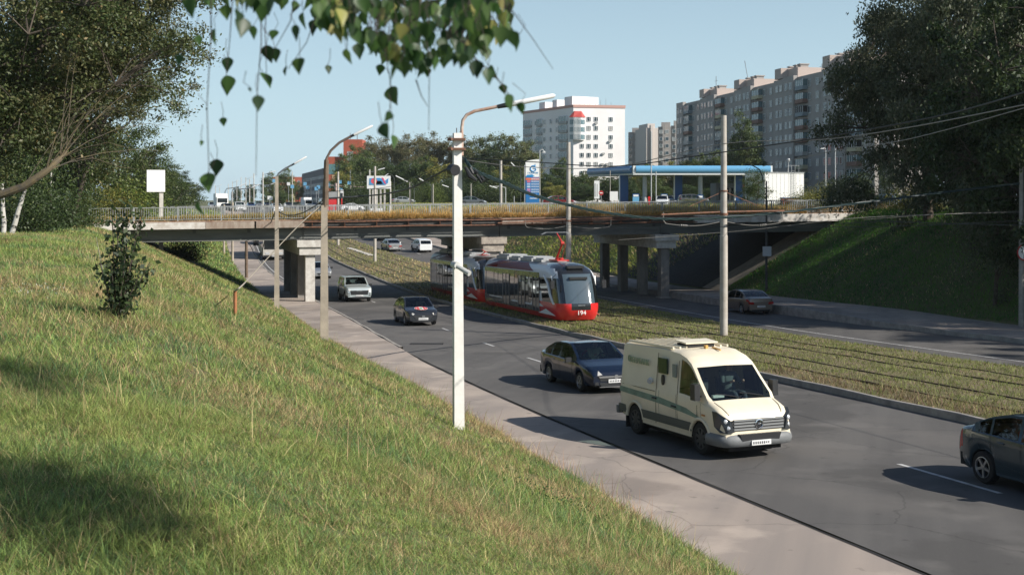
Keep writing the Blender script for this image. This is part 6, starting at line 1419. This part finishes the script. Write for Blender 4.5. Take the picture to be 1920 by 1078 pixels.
# ================================================================= FILLING STATION
Yg = 192.0; gx0 = (1187-960)/F*Yg; gx1 = (1448-960)/F*Yg; zg = -.85; zc = (HY-328)/F*Yg; zct = (HY-311)/F*Yg
t = thing('filling_station_canopy', 'long light blue and white filling station canopy on blue and grey columns', 'canopy', (gx0, Yg, zg)); W_ = gx1-gx0
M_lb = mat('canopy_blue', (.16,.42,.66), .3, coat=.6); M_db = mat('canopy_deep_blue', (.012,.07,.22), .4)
H0, H1 = zc-zg, zct-zg; Lx = (1118-1187)/F*Yg*1.0; dpt = 14
b = MB(); b.add([(0,0,H0),(W_,0,H0),(W_,dpt,H0),(-6.1,dpt+1,H0),(0,0,H1-.1),(W_,0,H1-.1),(W_,dpt,H1-.1),(-6.1,dpt+1,H1-.1)], [(3,2,1,0),(4,5,6,7),(0,1,5,4),(1,2,6,5),(2,3,7,6),(3,0,4,7)]); b.build('canopy_deck', mat('canopy_soffit', (.55,.56,.56), .7), t)
def roundbar(a, c_, z0, z1, m, nm, r_=.35):
    a = Vector(a); c_ = Vector(c_); d = (c_-a).normalized(); n = Vector((d.y,-d.x,0)); mb_ = MB(); vs = []
    for e in (a, c_):
        for k in range(9): q = math.pi*k/8; vs.append(e+n*(math.sin(q)*r_)+Vector((0,0,(z0+z1)/2-(z1-z0)/2*math.cos(q))))
    mb_.add(vs, [(k,k+1,k+10,k+9) for k in range(8)]+[tuple(range(9)), tuple(range(17,8,-1))], 0, True); return mb_.build(nm, m, t, sharp=50)
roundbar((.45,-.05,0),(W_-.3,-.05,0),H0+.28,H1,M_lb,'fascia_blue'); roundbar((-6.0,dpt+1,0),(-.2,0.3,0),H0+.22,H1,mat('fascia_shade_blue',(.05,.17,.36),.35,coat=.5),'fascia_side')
b = MB(); b.box(0,W_,-.12,.1,H0,H0+.25); b.box(0,.38,-.2,.1,H0+.25,H1); b.box(W_-.3,W_,-.2,.1,H0+.25,H1); b.build('fascia_white', M_white, t)
text('canopy_lettering', 'ГАЗПРОМ', .85, mat('lettering_pale', (.45,.6,.7), .5), t, (-3.2,7.2,(H0+H1)/2+.1), (R(90),0,math.atan2(-dpt,6.1)), .02) if False else None
for px, dd, m_, w_ in ((1170,4,M_db,.65),(1209,2.5,None,.36),(1272,5,M_db,.6),(1313,2.5,None,.36),(1385,4,M_db,.55)):
    x = (px-960)/F*(Yg+dd)-gx0
    if m_ is None: b = MB(); b.tube([(x,dd,0),(x,dd,H0)], w_, 16); b.build('column', M_galv, t)
    else: b = MB(); b.box(x-w_,x+w_,dd-.3,dd+.3,0,H0); b.build('blue_column', m_, t); b = MB(); b.box(x-w_-.14,x-w_,dd-.32,dd+.32,0,H0); b.build('column_edge', M_white, t)
# fuel pumps, kiosk, tank building, signs
def item(name, label, cat, px, Y, parts, z=None, grp=None):
    X = (px-960)/F*Y; t_ = thing(name, label, cat, (X, Y, float(gz(X,Y)) if z is None else z), 0, grp)
    for nm, m_, bx in parts:
        b_ = MB()
        for q in bx: b_.box(*q)
        b_.build(nm, m_, t_)
    return t_
for px, lab in ((1192,'blue fuel pump left of the first grey canopy column'),(1312,'blue fuel pump at the foot of the second grey canopy column'),(1245,'blue fuel pump between the canopy columns')):
    item('fuel_pump', lab, 'fuel pump', px, Yg+1.5, [('body', M_lb, [(-.5,.5,-.3,.3,0,1.2)]),('display', M_white, [(-.4,.4,-.33,-.3,1.25,1.55)]),('head', M_db, [(-.52,.52,-.3,.3,1.2,1.7)]),('hose', M_black, [(.5,.56,-.1,0,.4,1.4)])])
ks = item('station_shop', 'dark glazed station shop under the right part of the canopy', 'building', 1400, Yg+10, [('wall', mat('shop_wall', (.12,.13,.15), .6), [(-5,4,0,6,0,3.6)]),('window_band', M_glassd, [(-4.5,3.5,-.05,0,.8,2.8)]),('sign_band', mat('shop_red', (.35,.06,.05), .5), [(-2,1.5,-.08,0,2.9,3.4)])])
kx = item('service_building', 'white windowless service building with a roof ladder right of the canopy', 'building', 1469, 172, [('wall', mat('white_cladding', (.80,.79,.76), .6, noise=.05, nscale=.5), [(-2.9,3.2,0,6,0,4.55)]),('roof_edge', M_galv, [(-3.0,3.3,-.1,6.1,4.55,4.65)])])
kx.rotation_euler = (0,0,R(16))
b = MB()
for q in np.arange(-2.9,3.3,.61): b.box(q-.01,q+.01,-.015,0,0,4.55)
b.build('panel_joint', M_bal, kx)
b = MB(); b.tube([(1.2,-.12,0),(1.2,-.12,5.6)], .03, 6); b.tube([(1.75,-.12,0),(1.75,-.12,5.6)], .03, 6)
for q in np.arange(.3,5,.35): b.tube([(1.2,-.12,q),(1.75,-.12,q)], .018, 5)
b.tube([(.7,0,4.6),(.7,0,5.6),(2.4,0,5.6),(2.4,0,4.6)], .03, 6); b.build('ladder', M_galv, kx)
b = MB(); b.tube([(1.3,1,4.6),(1.3,1,6.2)], .05, 6); b.lathe([(0,6.1),(.2,6.2),(.26,6.4),(.2,6.6),(0,6.65)], 14, 'z', (1.3,1,0)); b.build('vent_globe', M_galv, kx)
item('waste_container', 'red and blue waste container before the white service building', 'container', 1482, 160, [('body', mat('container_red', (.5,.09,.06), .6), [(-1.2,1.2,-.6,.6,.1,1.0)]),('lid', M_db, [(-1.25,1.25,-.65,.65,1.0,1.15)])])
item('advert_board', 'small red and white board seen through the trees at right', 'sign', 1604, 175, [('board', M_white, [(-.9,.9,-.05,.05,1.6,3.0)]),('red_band', M_tred, [(-.9,.9,-.07,-.05,1.6,2.1)]),('post', M_galv, [(-.05,.05,0,.05,0,1.6)])])
Yp_ = 186; X = (999-960)/F*Yp_; t = thing('price_sign', 'tall blue and white fuel price sign with coloured price rows', 'sign', (X, Yp_, -.9), R(4)); w_ = 13.6/F*Yp_; hT = (HY-299)/F*Yp_+.9
b = MB(); b.box(-w_,w_,-.2,.2,0,hT*.62); b.build('blue_panel', mat('sign_blue', (.02,.16,.42), .4), t)
b = MB(); b.prism([(-w_,hT*.62),(w_,hT*.62),(w_,hT),(w_*.5,hT*.995),(-w_*.2,hT*.985),(-w_*.8,hT*.965),(-w_,hT*.95)], -.2,.2,'y'); b.build('white_top', M_white, t)
b = MB(); b.box(-w_-.2,-w_-.05,-.15,.15,0,hT*.88); b.build('side_post', M_galv, t)
b = MB(); b.tube([(.05+.42*math.cos(q),-.215,hT*.80+.42*math.sin(q)) for q in np.linspace(R(60),R(350),22)], .08, 6); b.tube([(.02,-.215,hT*.80),(.45,-.215,hT*.80)], .06, 6); b.prism([(.15,hT*.80+.2),(.35,hT*.80+.75),(.42,hT*.80+.25)], -.24,-.2,'y'); b.build('flame_emblem', mat('emblem_blue',(.02,.25,.55),.5), t)
text('sign_lettering', 'ГАЗПРОМ', .34, MATS['emblem_blue'], t, (0,-.22,hT*.705), (R(90),0,0), .01, .95)
b = MB(); b.prism([(-w_,hT*.62),(-.05,hT*.62),(.3,hT*.65),(-.1,hT*.66),(.1,hT*.685),(-.4,hT*.67),(-.9,hT*.665)], -.22,-.2,'y'); b.build('wave_shape', MATS['emblem_blue'], t)
pc = [((.75,.2,.08),.575),((.65,.15,.2),.52),((.35,.5,.7),.465),((.5,.6,.7),.41),((.6,.25,.4),.35),((.6,.2,.35),.30)]
for i, (c_, f_) in enumerate(pc):
    b = MB(); b.box(-w_*.82,-w_*.35,-.22,-.2,hT*f_-.12,hT*f_+.14); rw_ = b.build('price_row', mat('row_%d' % i, c_, .5), t)
    b = MB()
    for k in range(4): b.box(-w_*.2+k*.3,-w_*.2+k*.3+.18,-.22,-.2,hT*f_-.1,hT*f_+.12)
    b.build('digits', mat('digit_pale', (.55,.62,.7), .5), rw_)
b = MB(); b.box(-w_,w_,-.21,-.2,hT*.55,hT*.6); b.build('orange_band', mat('band_orange', (.70,.16,.07), .5), t)
b = MB(); [b.box(q-.14,q+.14,-.22,-.2,hT*.22,hT*.25) for q in (-.45,0,.45)]; b.box(-.5,.7,-.22,-.2,hT*.15,hT*.17); b.build('pictograms', MATS['digit_pale'], t)
# signs and posts around the station
item('advert_stele', 'narrow white advert stele left of the no entry sign', 'sign', 1119, 178, [('board', M_white, [(-.38,.38,-.1,.1,1.0,3.6)]),('printed_lines', M_bal, [(-.3,-.18,-.12,-.1,1.3,3.2),(0,.1,-.12,-.1,1.3,3.1)]),('post', M_galv, [(-.3,-.22,0,.06,0,1),(.22,.3,0,.06,0,1)])])
X = (1127-960)/F*174; t = thing('road_sign', 'round red no entry sign at the filling station exit', 'road sign', (X, 174, float(gz(X,174)))); hz = (HY-362)/F*174-float(gz(X,174))
b = MB(); b.tube([(0,0,0),(0,0,hz+.3)], .04, 8); b.build('post', M_galv, t); b = MB(); b.lathe([(0,-.08),(.34,-.08),(.34,-.05),(0,-.05)], 26, 'y', (0,0,hz)); b.build('disc', MATS['sign_red'], t); b = MB(); b.box(-.22,.22,-.10,-.08,hz-.06,hz+.06); b.build('white_bar', M_white, t)
item('notice_board', 'plain white notice board on two legs by the station', 'sign', 1151, 176, [('board', M_white, [(-.58,.58,-.05,.05,.7,2.0)]),('post', M_rust, [(-.5,-.42,0,.05,0,.7),(.45,.53,0,.05,0,.7)])])
item('fire_hydrant', 'red cylinder standing by the first grey canopy column', 'hydrant', 1217, 172, [('body', M_tred, [(-.14,.14,-.14,.14,0,1.3)]),('cap', M_tred, [(-.18,.18,-.18,.18,1.0,1.1)])])
for i, (px, yb, yt, Y, r_, lab, arm) in enumerate(((1221,392,247,168,.07,'thin tall grey lamp post in front of the canopy',None),(1230,394,322,150,.06,'short leaning post by the canopy column',None),(1144,384,320,190,.06,'thin brown post left of the canopy',None),(1012,395,283,172,.07,'thin curved lamp post beside the price sign',(1022,286)),(964,392,368,160,.05,'small sign post with a round head by the grass',None),
     (1548,340,280,150,.07,'slim lamp post with a double head right of the white building',(1543,279)),(1566,340,255,160,.07,'taller slim lamp post against the grey block',(1559,256)),(1548,352,318,140,.05,'thin mast left of the right hand bushes',None),
     (883,386,345,200,.09,'bare pole right of the white post, before the wood',None),(812,388,345,205,.09,'bare pole left of the white post, before the wood',None),(768,386,342,215,.09,'bare pole between the billboard and the white post',None),(948,384,352,195,.08,'arched lamp right of the white post',(926,350)))):
    X = (px-960)/F*Y; z0 = float(gz(X,Y)); hz = (HY-yt)/F*Y-z0; t = thing('lamp_post', lab, 'lamp post', (X,Y,z0)); b = MB(); b.tube([(0,0,-.2),(0,0,hz)], [r_*1.2, r_], 8); b.build('pole', M_galv if i not in (2,8,9,10) else M_conc, t)
    if arm: ex = (arm[0]-px)/F*Y; ez = (yt-arm[1])/F*Y; b = MB(); b.tube([(0,0,hz),(ex*.5,0,hz+.2),(ex,0,hz+ez)], .04, 6); b.box(ex-.35,ex+.1,-.1,.1,hz+ez-.04,hz+ez+.06); b.build('lamp_head', M_white, t)
# parked and queueing cars at the station
base_car = None
FC = [('white',(.75,.76,.76)),('silver',(.42,.43,.43)),('black',(.012,.012,.014)),('maroon',(.18,.02,.02)),('grey',(.12,.13,.14)),('blue',(.03,.07,.18)),('beige',(.5,.44,.34))]
SM = dict(SEDAN); protoS = {}; protoV = {}
def simple(kind, colname, label, X, Y, rz, z=None, cat='car', group=None):
    key = (kind, colname); cm = paint(*[c for c in FC if c[0] == colname][0])
    if key not in protoS:
        o = make_car('sedan_car' if kind == 'sedan' else 'suv_car', label, cat, SEDAN if kind == 'sedan' else SUV, cm, detail=False); xf = 2.25 if kind == 'sedan' else 2.3
        front(o, xf, [('headlight', M_lens, rect(.5,.82,.58,.70), .02), ('headlight', M_lens, rect(-.82,-.5,.58,.70), .02), ('grille', M_black, rect(-.4,.4,.42,.58), .02)]); front(o, -xf, [('tail_light', M_red, rect(.55,.82,.62,.8), .02), ('tail_light', M_red, rect(-.82,-.55,.62,.8), .02)]); plate(o, -xf-.012, .5); protoS[key] = o
    else: o = copy_tree(protoS[key])
    tag(o, label, cat, group); place(o, X, Y, (float(gz(X,Y)) if z is None else z)+.02, rz); return o
def px_car(kind, coln, label, px, Y, rz=None, lo=L3, hi=L4, away=True):
    X = (px-960)/F*Y; h = heading(Y, lo, hi)+(0 if away else math.pi) if rz is None else rz
    zz = float(ZR(Y)) if float(L1(Y))-1 < X < float(L4(Y))+1 else None
    return simple(kind, coln, label, X, Y, h, zz)
px_car('sedan','black','dark car parked under the canopy facing the road',1250,184,R(-80)); px_car('sedan','white','white car nose just visible under the canopy',1242,168,R(-100)); px_car('suv','grey','grey car under the right part of the canopy',1300,188,R(0)); px_car('sedan','maroon','red car glimpsed behind the railing right of the price sign',1048,165,R(10)); px_car('sedan','grey','grey car behind the railing left of the price sign',884,186,R(5)); px_car('sedan','blue','dark blue car parked on the crest of the right bank',1662,114,R(190))
# avenue traffic in the distance
for i, (px, Y, kind, coln, aw, lab) in enumerate(((449,215,'suv','white',False,'white SUV coming towards the bridge on the avenue'),(424,225,'sedan','black',False,'dark car just left of the white SUV on the avenue'),(470,300,'sedan','blue',False,'dark blue car on the avenue behind the white SUV'),(528,330,'sedan','white',False,'white car left of the far white van'),(540,345,'sedan','black',False,'black car touching the far white van'),
    (590,320,'sedan','silver',False,'silver car right of the far white van'),(606,350,'suv','white',False,'white minibus behind the second lamp post'),(660,232,'sedan','white',True,'white estate car crossing right of the second lamp post'),(484,340,'suv','grey',False,'grey car among the far poles'),(500,370,'sedan','black',False,'distant dark car beyond the grass island'),(398,290,'sedan','silver',False,'distant silver car at the left of the avenue'),(756,240,'sedan','silver',True,'silver car behind the railing below the bare pole'),(518,205,'sedan','white',False,'white car seen through the railing left of the third lamp post'))):
    X = (px-960)/F*Y; simple(kind, coln, lab, X, Y, R(-70) if not aw else R(15), max(float(gz(X,Y)), -2.1))
def lorry(name, label, px, Y, sc, cabm, boxm, cat='lorry'):
    X = (px-960)/F*Y; t_ = thing(name, label, cat, (X, Y, -2.05), R(-72)); b_ = MB(); b_.box(-4.5,2.2,-1.2,1.2,.9,3.4); b_.build('cargo_box', boxm, t_); b_ = MB(); b_.box(2.35,4.2,-1.15,1.15,.5,2.7); b_.build('cab', cabm, t_); b_ = MB(); b_.box(4.2,4.23,-1.0,1.0,1.5,2.4); b_.build('windscreen', M_glassd, t_)
    for x in (-3.2,3.2):
        for sg in (1,-1): b_ = MB(); b_.lathe([(0,0),(.48,0),(.48,.25),(0,.25)], 14, 'y', (x, sg*1.05-.125,.48)); b_.build('wheel', M_dark, t_)
    t_.scale = (sc,)*3; return t_
lorry('lorry', 'white box lorry approaching at the left of the avenue', 414, 262, 1.0, M_white, M_white); t = lorry('delivery_van', 'white delivery van approaching in the middle of the avenue', 575, 300, .78, M_white, M_white, 'van')
# avenue poles, all lamps and wire poles one can tell apart
av = [(404,384,348),(412,383,352),(428,383,345),(436,383,340),(444,384,338),(452,385,332),(461,386,333),(468,388,336),(476,389,325),(493,394,323),(548,388,322),(583,386,335),(632,388,340),(650,390,340),(657,392,318),(664,392,342),(671,390,345),(676,391,320),(693,398,318),(699,394,336),(732,398,340)]
pm = MB(); pm.tube([(0,0,-.4),(0,0,1)], [.011,.008], 8)
for i, (px, yb, yt) in enumerate(av):
    Y = 2.1*F/(yb-HY+.0); Y = min(Y, 520); X = (px-960)/F*Y; z0 = -2.1; hz = (HY-yt)/F*Y-z0; t = thing('avenue_pole', 'thin pale pole, %s from the left along the avenue beyond the bridge' % ORD[i], 'pole', (X,Y,z0), 0, 'poles along the avenue')
    b = MB(); b.tube([(0,0,-.3),(0,0,hz)], [.16,.12], 8); b.build('pole', M_concw, t)
    if i % 3 == 0: b = MB(); b.tube([(0,0,hz*.93),(1.6,0,hz*.99)], .05, 6); b.build('arm', M_steel, t); b = MB(); b.tube([(1.5,0,hz*.99),(2.6,0,hz*1.03)], .09, 6); b.build('lamp_tube', M_white, t)
# arched lamps of the avenue on the left
for i, (px, yb, yt, ex, ey) in enumerate(((422,392,360,448,350),(434,394,362,472,352),(468,388,352,508,346))):
    Y = 2.1*F/(yb-HY); X = (px-960)/F*Y; s_ = Y/F; t = thing('street_lamp', ORD[i]+' arched dark lamp from the left beside the avenue', 'street lamp', (X,Y,-2.1)); b = MB()
    b.tube([(0,0,0),(0,0,(yb-yt)*s_),(3*s_,0,(yb-yt+6)*s_),((ex-px)*s_*.7,0,(yb-ey-2)*s_),((ex-px)*s_,0,(yb-ey)*s_)], .1, 8); b.build('arm', M_steel, t); b = MB(); b.tube([((ex-px)*s_,0,(yb-ey)*s_),((ex-px+14)*s_,0,(yb-ey+6)*s_)], .1, 6); b.build('lamp_tube', M_white, t)
for i, (px, py, ex, ey) in enumerate(((757,337,742,330),(764,341,752,335),(797,341,786,335),(841,351,829,347),(932,353,918,349),(965,312,958,305),(728,326,722,330))):
    Y = 215+i*6; a = at(px,py,Y); e = at(ex,ey,Y); z0 = float(gz(a.x+1.2,Y)); t = thing('street_lamp', ORD[i]+' slender lamp with a bright white tube head seen against the wood', 'street lamp', (a.x+1.2,Y,z0)); o_ = Vector((a.x+1.2,Y,z0))
    b = MB(); b.tube([(0,0,0),(0,0,a.z-z0-1.0),(-.3,0,a.z-z0-.3),a-o_], [.09,.07,.05,.05], 6); b.build('pole', mat('dark_green_pole',(.06,.07,.06),.8), t); b = MB(); b.tube([a-o_, e-o_], .085, 6); b.build('lamp_tube', M_white, t)
# billboards
def board(px0, py0, px1, py1, Y, label, legs, rz=0):
    a = at(px0,py1,Y); c_ = at(px1,py0,Y); w_ = c_.x-a.x; h_ = c_.z-a.z; cx = (a.x+c_.x)/2; z0 = float(gz(cx,Y)); t_ = thing('billboard', label, 'billboard', (cx,Y,z0), rz)
    b_ = MB(); b_.box(-w_/2,w_/2,0,.3,a.z-z0,c_.z-z0); b_.build('panel', M_white, t_); b_ = MB()
    for l in legs: b_.box(l*w_-.14,l*w_+.14,.1,.3,-.2,a.z-z0)
    b_.build('legs', M_concw, t_); return t_, w_, a.z-z0, h_
board(276,319,309,360,88,'plain white billboard among the trees on the left',(.3,),R(22))
t, w_, z_, h_ = board(688,330,732,354,205,'white billboard with a red and blue advert, behind the bridge railing',(-.25,-.08,.08,.25))
def ad(nm, poly, c_): b_ = MB(); b_.prism([(u*w_,z_+v*h_) for u,v in poly], -.04-.002*len(nm), 0, 'y'); b_.build(nm, mat('ad_'+nm, c_, .5), t)
ad('blue_wave', [(-.4,.3),(-.38,.82),(.05,.85),(.25,.6),(.42,.82),(.4,.45),(.3,.3)], (.08,.32,.62)); ad('pale_wave', [(-.2,.32),(-.1,.62),(.1,.6),(.2,.35)], (.45,.72,.8)); ad('red_disc_shape', ell(-.2,.6,.13,.22), (.75,.10,.13)); ad('red_ribbon_shape', [(.12,.85),(.2,.85),(.33,.36),(.25,.4)], (.7,.09,.2))
item('info_board', 'blank white panel on posts under the billboard', 'sign', 706, 200, [('board', M_white, [(-1.0,1.0,-.05,.05,1.6,2.6)]),('legs', M_concw, [(-.85,-.7,0,.1,0,1.6),(.7,.85,0,.1,0,1.6),(-.1,.1,0,.1,0,1.6)])])
# overhead sign gantry and signals at the junction
X = (630-960)/F*260; t = thing('sign_gantry', 'mast with a long arm carrying blue lane signs over the junction', 'sign', (X,260,-2.1)); b = MB(); b.tube([(0,0,0),(0,0,(388-338)/F*260)], .28, 8); b.tube([(-1.6,0,5.2),(6,0,4.8)], .07, 6); b.build('mast', mat('mast_pink',(.45,.33,.30),.8), t)
for x,z,m_ in ((-1.8,5.3,M_lb),(.8,5.9,M_lb),(2.8,5.7,M_lb),(2.2,5.0,mat('sign_green_pale',(.5,.6,.35),.6)),(1.0,4.3,M_lb)): b = MB(); b.box(x-.4,x+.4,-.1,0,z-.35,z+.35); b.build('sign_panel', m_, t)
for i,(px,py,Y,c_) in enumerate(((514,339,330,'blue'),(541,345,350,'white'),(548,350,330,'blue'),(572,345,340,'blue'),(577,352,340,'blue'),(593,354,330,'blue'),(597,351,330,'blue'),(508,372,300,'white'),(505,371,310,'white'))):
    a = at(px,py,Y); t = thing('road_sign', 'small %s sign panel, %s from the left over the avenue junction' % (c_, ORD[i]), 'road sign', (a.x,Y,-2.1)); b = MB(); b.box(-.45,.45,-.05,.05,a.z+2.1-.45,a.z+2.1+.45); b.build('panel', M_lb if c_ == 'blue' else M_white, t); b = MB(); b.tube([(0,.1,0),(0,.1,a.z+2.4)], .05, 6); b.build('post', M_galv, t)
for i,(px,Y,lab) in enumerate(((641,240,'traffic signal with red and white backing plate at the junction'),(621,250,'red kiosk box beside the second lamp post'))):
    if i == 0: item('traffic_light', lab, 'traffic light', px, Y, [('post', M_galv, [(-.06,.06,-.06,.06,0,2.8)]),('signal_box', M_black, [(-.18,.18,-.15,.1,2.8,3.7)]),('backing', M_white, [(-.3,.3,.1,.13,2.7,4.3)]),('red_band', M_tred, [(-.1,.1,-.08,-.06,1.0,2.6)])])
    else: item('kiosk', lab, 'kiosk', px, Y, [('wall', M_tred, [(-.8,1.0,0,2,0,2.6)]),('roof', M_bal, [(-1.2,1.4,-.2,2.2,2.6,3.9)])])
# two pedestrians behind the railing at far left
for px, tp, wk, lab in ((107,(.05,.05,.07),.12,'person in dark clothes walking left behind the railing'),(120,(.12,.09,.08),-.1,'person in a brown top beside the first walker')):
    X,Y,z = gpt(px, 100); person(None, (X,Y,z), False, top=tp, bottom=(.03,.03,.04), walk=wk, rz=R(200)); o = bpy.context.scene.objects[-1]
peds = [o for o in COL.objects if o.type == 'MESH' and o.name.startswith('person') and o.parent is None]
for o, lab in zip(peds, ('person in dark clothes walking along the far railing at left','person in a brown top walking beside the first')): tag(o, lab, 'person', 'pedestrians behind the left railing')
b = MB(); p0 = Vector(gpt(88,96)); 
fence = thing('metal_fence', 'short grey metal fence at the left before the two pedestrians', 'fence', p0)
b.box(0,3.4,-.03,.03,.95,1.0); b.box(0,3.4,-.02,.02,.12,.16); b.build('rails', M_rail, fence); b = MB()
for q in np.arange(0,3.4,.16): b.box(q,q+.03,-.012,.012,.16,.95)
b.build('balusters', M_rail, fence)
# ================================================================= FOREGROUND BIRCH BRANCH
t = thing('birch_branch', 'blurred birch branch with green and yellow leaves hanging into the top of the view', 'branch', (0,0,0))
g_ = np.random.default_rng(77); Yb = 2.7
iso = [(337,112,.9),(359,12,1.2),(372,75,.7),(404,68,1.1),(424,22,1.0),(446,30,1),(453,50,1.3),(476,60,1),(427,120,1.2),(425,158,1.6),(388,205,.3),(419,228,.8),(377,268,.4),(390,340,1.6),(406,312,1.2),(376,390,1.1),(513,65,.8),(503,100,1.2),(516,102,1.1),(500,148,1.5),(483,192,1.0),(469,168,.3),(535,132,.9),(561,122,1.1),(615,130,.7),(570,38,1.3),(556,60,1.1),(590,50,1.2),(493,20,1.6),(508,8,1.3),(530,5,1),(552,12,1),(575,5,1),
  (652,105,1.0),(672,95,1.1),(640,60,1.3),(622,40,1.2),(600,22,1.3),(700,82,1.0),(715,70,1.1),(736,105,.7),(742,132,1.2),(736,178,1.5),(728,218,.7),(722,245,1.2),(737,265,1.0),(713,130,.9),(766,92,1.3),(788,125,1.1),(786,112,1.0),(838,100,1.3),(856,62,1.4),(885,80,1.1),(893,128,1.3),(888,130,1.1),(924,135,1.2),(915,142,1.0),(944,166,.8),(953,192,1.2),(978,202,.9),(970,80,1.2),(962,72,1.1),(945,52,1.3),(925,62,1.1),(930,72,1.0),(912,100,1.1),(905,40,1.2),(950,5,.9),(935,20,1.1),(868,20,1.2)]
pts = list(iso)
for _ in range(330):
    px = g_.uniform(590, 960); lim = 38+100*math.exp(-((px-800)/130)**2); pts.append((px, g_.uniform(-25, lim), g_.uniform(.8,1.35)))
for _ in range(45): px = g_.uniform(330, 600); pts.append((px, g_.uniform(-60, 8), g_.uniform(.8,1.3)))
out2 = [(0.01,0),(.20,.04),(.40,.17),(.46,.32),(.39,.50),(.27,.68),(.13,.88),(.01,1.08)]   # (half width, along) half outline of a birch leaf, base first
V, Fc, Cc = [], [], []
LC = np.array([(.035,.08,.022),(.05,.105,.025),(.028,.06,.022),(.08,.14,.035)]); YC = np.array([(.34,.33,.10),(.42,.38,.16),(.28,.30,.08)])
tw = MB(); 
for (px, py, s) in pts:
    Yd = Yb+g_.uniform(-.35,.45); c_ = at(px, py, Yd); ln = .032*s*g_.uniform(.9,1.1)
    a = Vector((g_.normal(0,.22), g_.normal(0,.25), -1)).normalized(); fz = g_.uniform(-1.2,1.2); wv = Vector((math.cos(fz), math.sin(fz), 0)); wv = (wv-a*wv.dot(a)).normalized(); nv = a.cross(wv)
    base = len(V); col = (YC[g_.integers(0,3)] if g_.uniform() < .08 else LC[g_.integers(0,4)])*g_.uniform(.8,1.25); fold = g_.uniform(.1,.45); cu = g_.uniform(-.15,.15)
    mid_ = []
    for (hw_, al) in out2:
        m0 = c_+a*(al-.45)*ln+nv*(cu*al*al*ln)
        for sg in (-1,0,1): V.append(tuple(m0+wv*hw_*ln*sg*.95+nv*abs(sg)*hw_*ln*fold)); Cc.append(col*(1.15 if sg == 0 else 1))
    for k in range(len(out2)-1):
        for q in (0,1): Fc.append((base+k*3+q, base+k*3+q+1, base+k*3+3+q+1, base+k*3+3+q))
    tw.tube([c_-a*.45*ln, c_-a*.9*ln+Vector((g_.normal(0,.006),0,.006)), c_-a*.9*ln+Vector((g_.normal(0,.01),0,.03))], .0007, 4)
ml = mat('birch_leaf', attr=True, rough=.4, trans=.5, spec=.4)
link('leaves', npmesh('leaves', np.array(V), np.array(Fc), ml, col=np.array(Cc), smooth=True), t)
def twig(p, r, Y=Yb): tw.tube([at(x,y,Y+.02*i) for i,(x,y) in enumerate(p)], [r*(1-.6*i/(len(p)-1)) for i in range(len(p))], 6)
for p in ([(395,-60),(396,60),(388,200),(392,330),(386,352)],[(440,-60),(432,60),(425,140)],[(488,-60),(490,80),(482,180),(480,330)],[(505,-80),(497,60),(500,150)],[(560,-60),(545,40),(505,110)],[(620,-80),(600,10),(575,80),(540,130)],[(650,-80),(655,30),(650,100)],[(700,-90),(690,0),(715,60),(735,170),(725,245)],[(760,-90),(790,0),(805,120),(804,245)],
          [(820,-90),(800,20),(740,80),(716,110)],[(860,-90),(870,20),(888,120)],[(900,-90),(920,30),(945,60),(975,80)],[(915,-60),(960,20),(1000,75),(1037,130)],[(880,100),(925,140),(955,178),(970,200)],[(640,-60),(670,10),(760,50),(840,60),(900,20)],[(780,150),(790,180),(802,200)],[(740,-60),(760,10),(775,60),(780,140)]): twig(p, .0016)
tw.tube([at(300,-60,2.85), at(600,-70,2.8), at(850,-110,2.8), at(1050,-190,2.7), at(1250,-330,2.5)], [.004,.006,.009,.012,.016], 8)
tw.build('twigs', mat('twig_brown', (.05,.035,.03), .8), t)

# the birch it belongs to stands out of view to the right and shades patches of the near slope
t = thing('birch_tree', 'birch standing out of view whose crown hangs above the picture', 'tree', (9.0, -2.0, float(gz(9.0,-2.0)))); o_ = t.location
g_ = np.random.default_rng(90); CC = []; b = MB(); b.tube([(0,0,-.3),(-.1,.2,3),(-.3,.5,6),(-.4,.8,9)], [.16,.14,.11,.06], 10)
for px, py, r_, tt in ((15,700,.38,9.5),(75,732,.24,10.),(60,900,.36,9.),(150,930,.34,9.5),(15,965,.42,9.),(255,985,.22,8.8)):
    p = G(px, py, 3); c_ = p+sd*tt-o_; n = int(2100*(r_/.4)**2); CC.append(np.array(c_)[None]+g_.normal(0,1,(n,3))*r_*np.array([.9,.9,.7])); b.tube([(-.2,.3,7.5), Vector((-.2,.3,7.5)).lerp(c_,.5)+Vector((0,0,.5)), c_], [.03,.015,.006], 6)
C = np.concatenate(CC); b.build('trunk', M_birch, t); P = np.array(PAL['mid']); link('crown', leafmesh('crown', C, .06, P[g_.integers(0,4,len(C))], .5, .7, g_), t)

# ================================================================= HAZE (thin even air)
hb = MB(); hb.box(-4200,4200,-60,5200,-16,75)
hm_ = bpy.data.materials.new('haze'); hm_.use_nodes = True; ht = hm_.node_tree; ht.nodes.remove(ht.nodes['Principled BSDF'])
pv = ht.nodes.new('ShaderNodeVolumePrincipled'); pv.inputs['Color'].default_value = (.80,.88,.93,1); pv.inputs['Density'].default_value = .00009; pv.inputs['Anisotropy'].default_value = 0.0
ht.links.new(pv.outputs[0], ht.nodes['Material Output'].inputs['Volume'])
tag(hb.build('haze', hm_), 'thin pale air between the camera and the distant buildings', 'haze', kind='stuff')
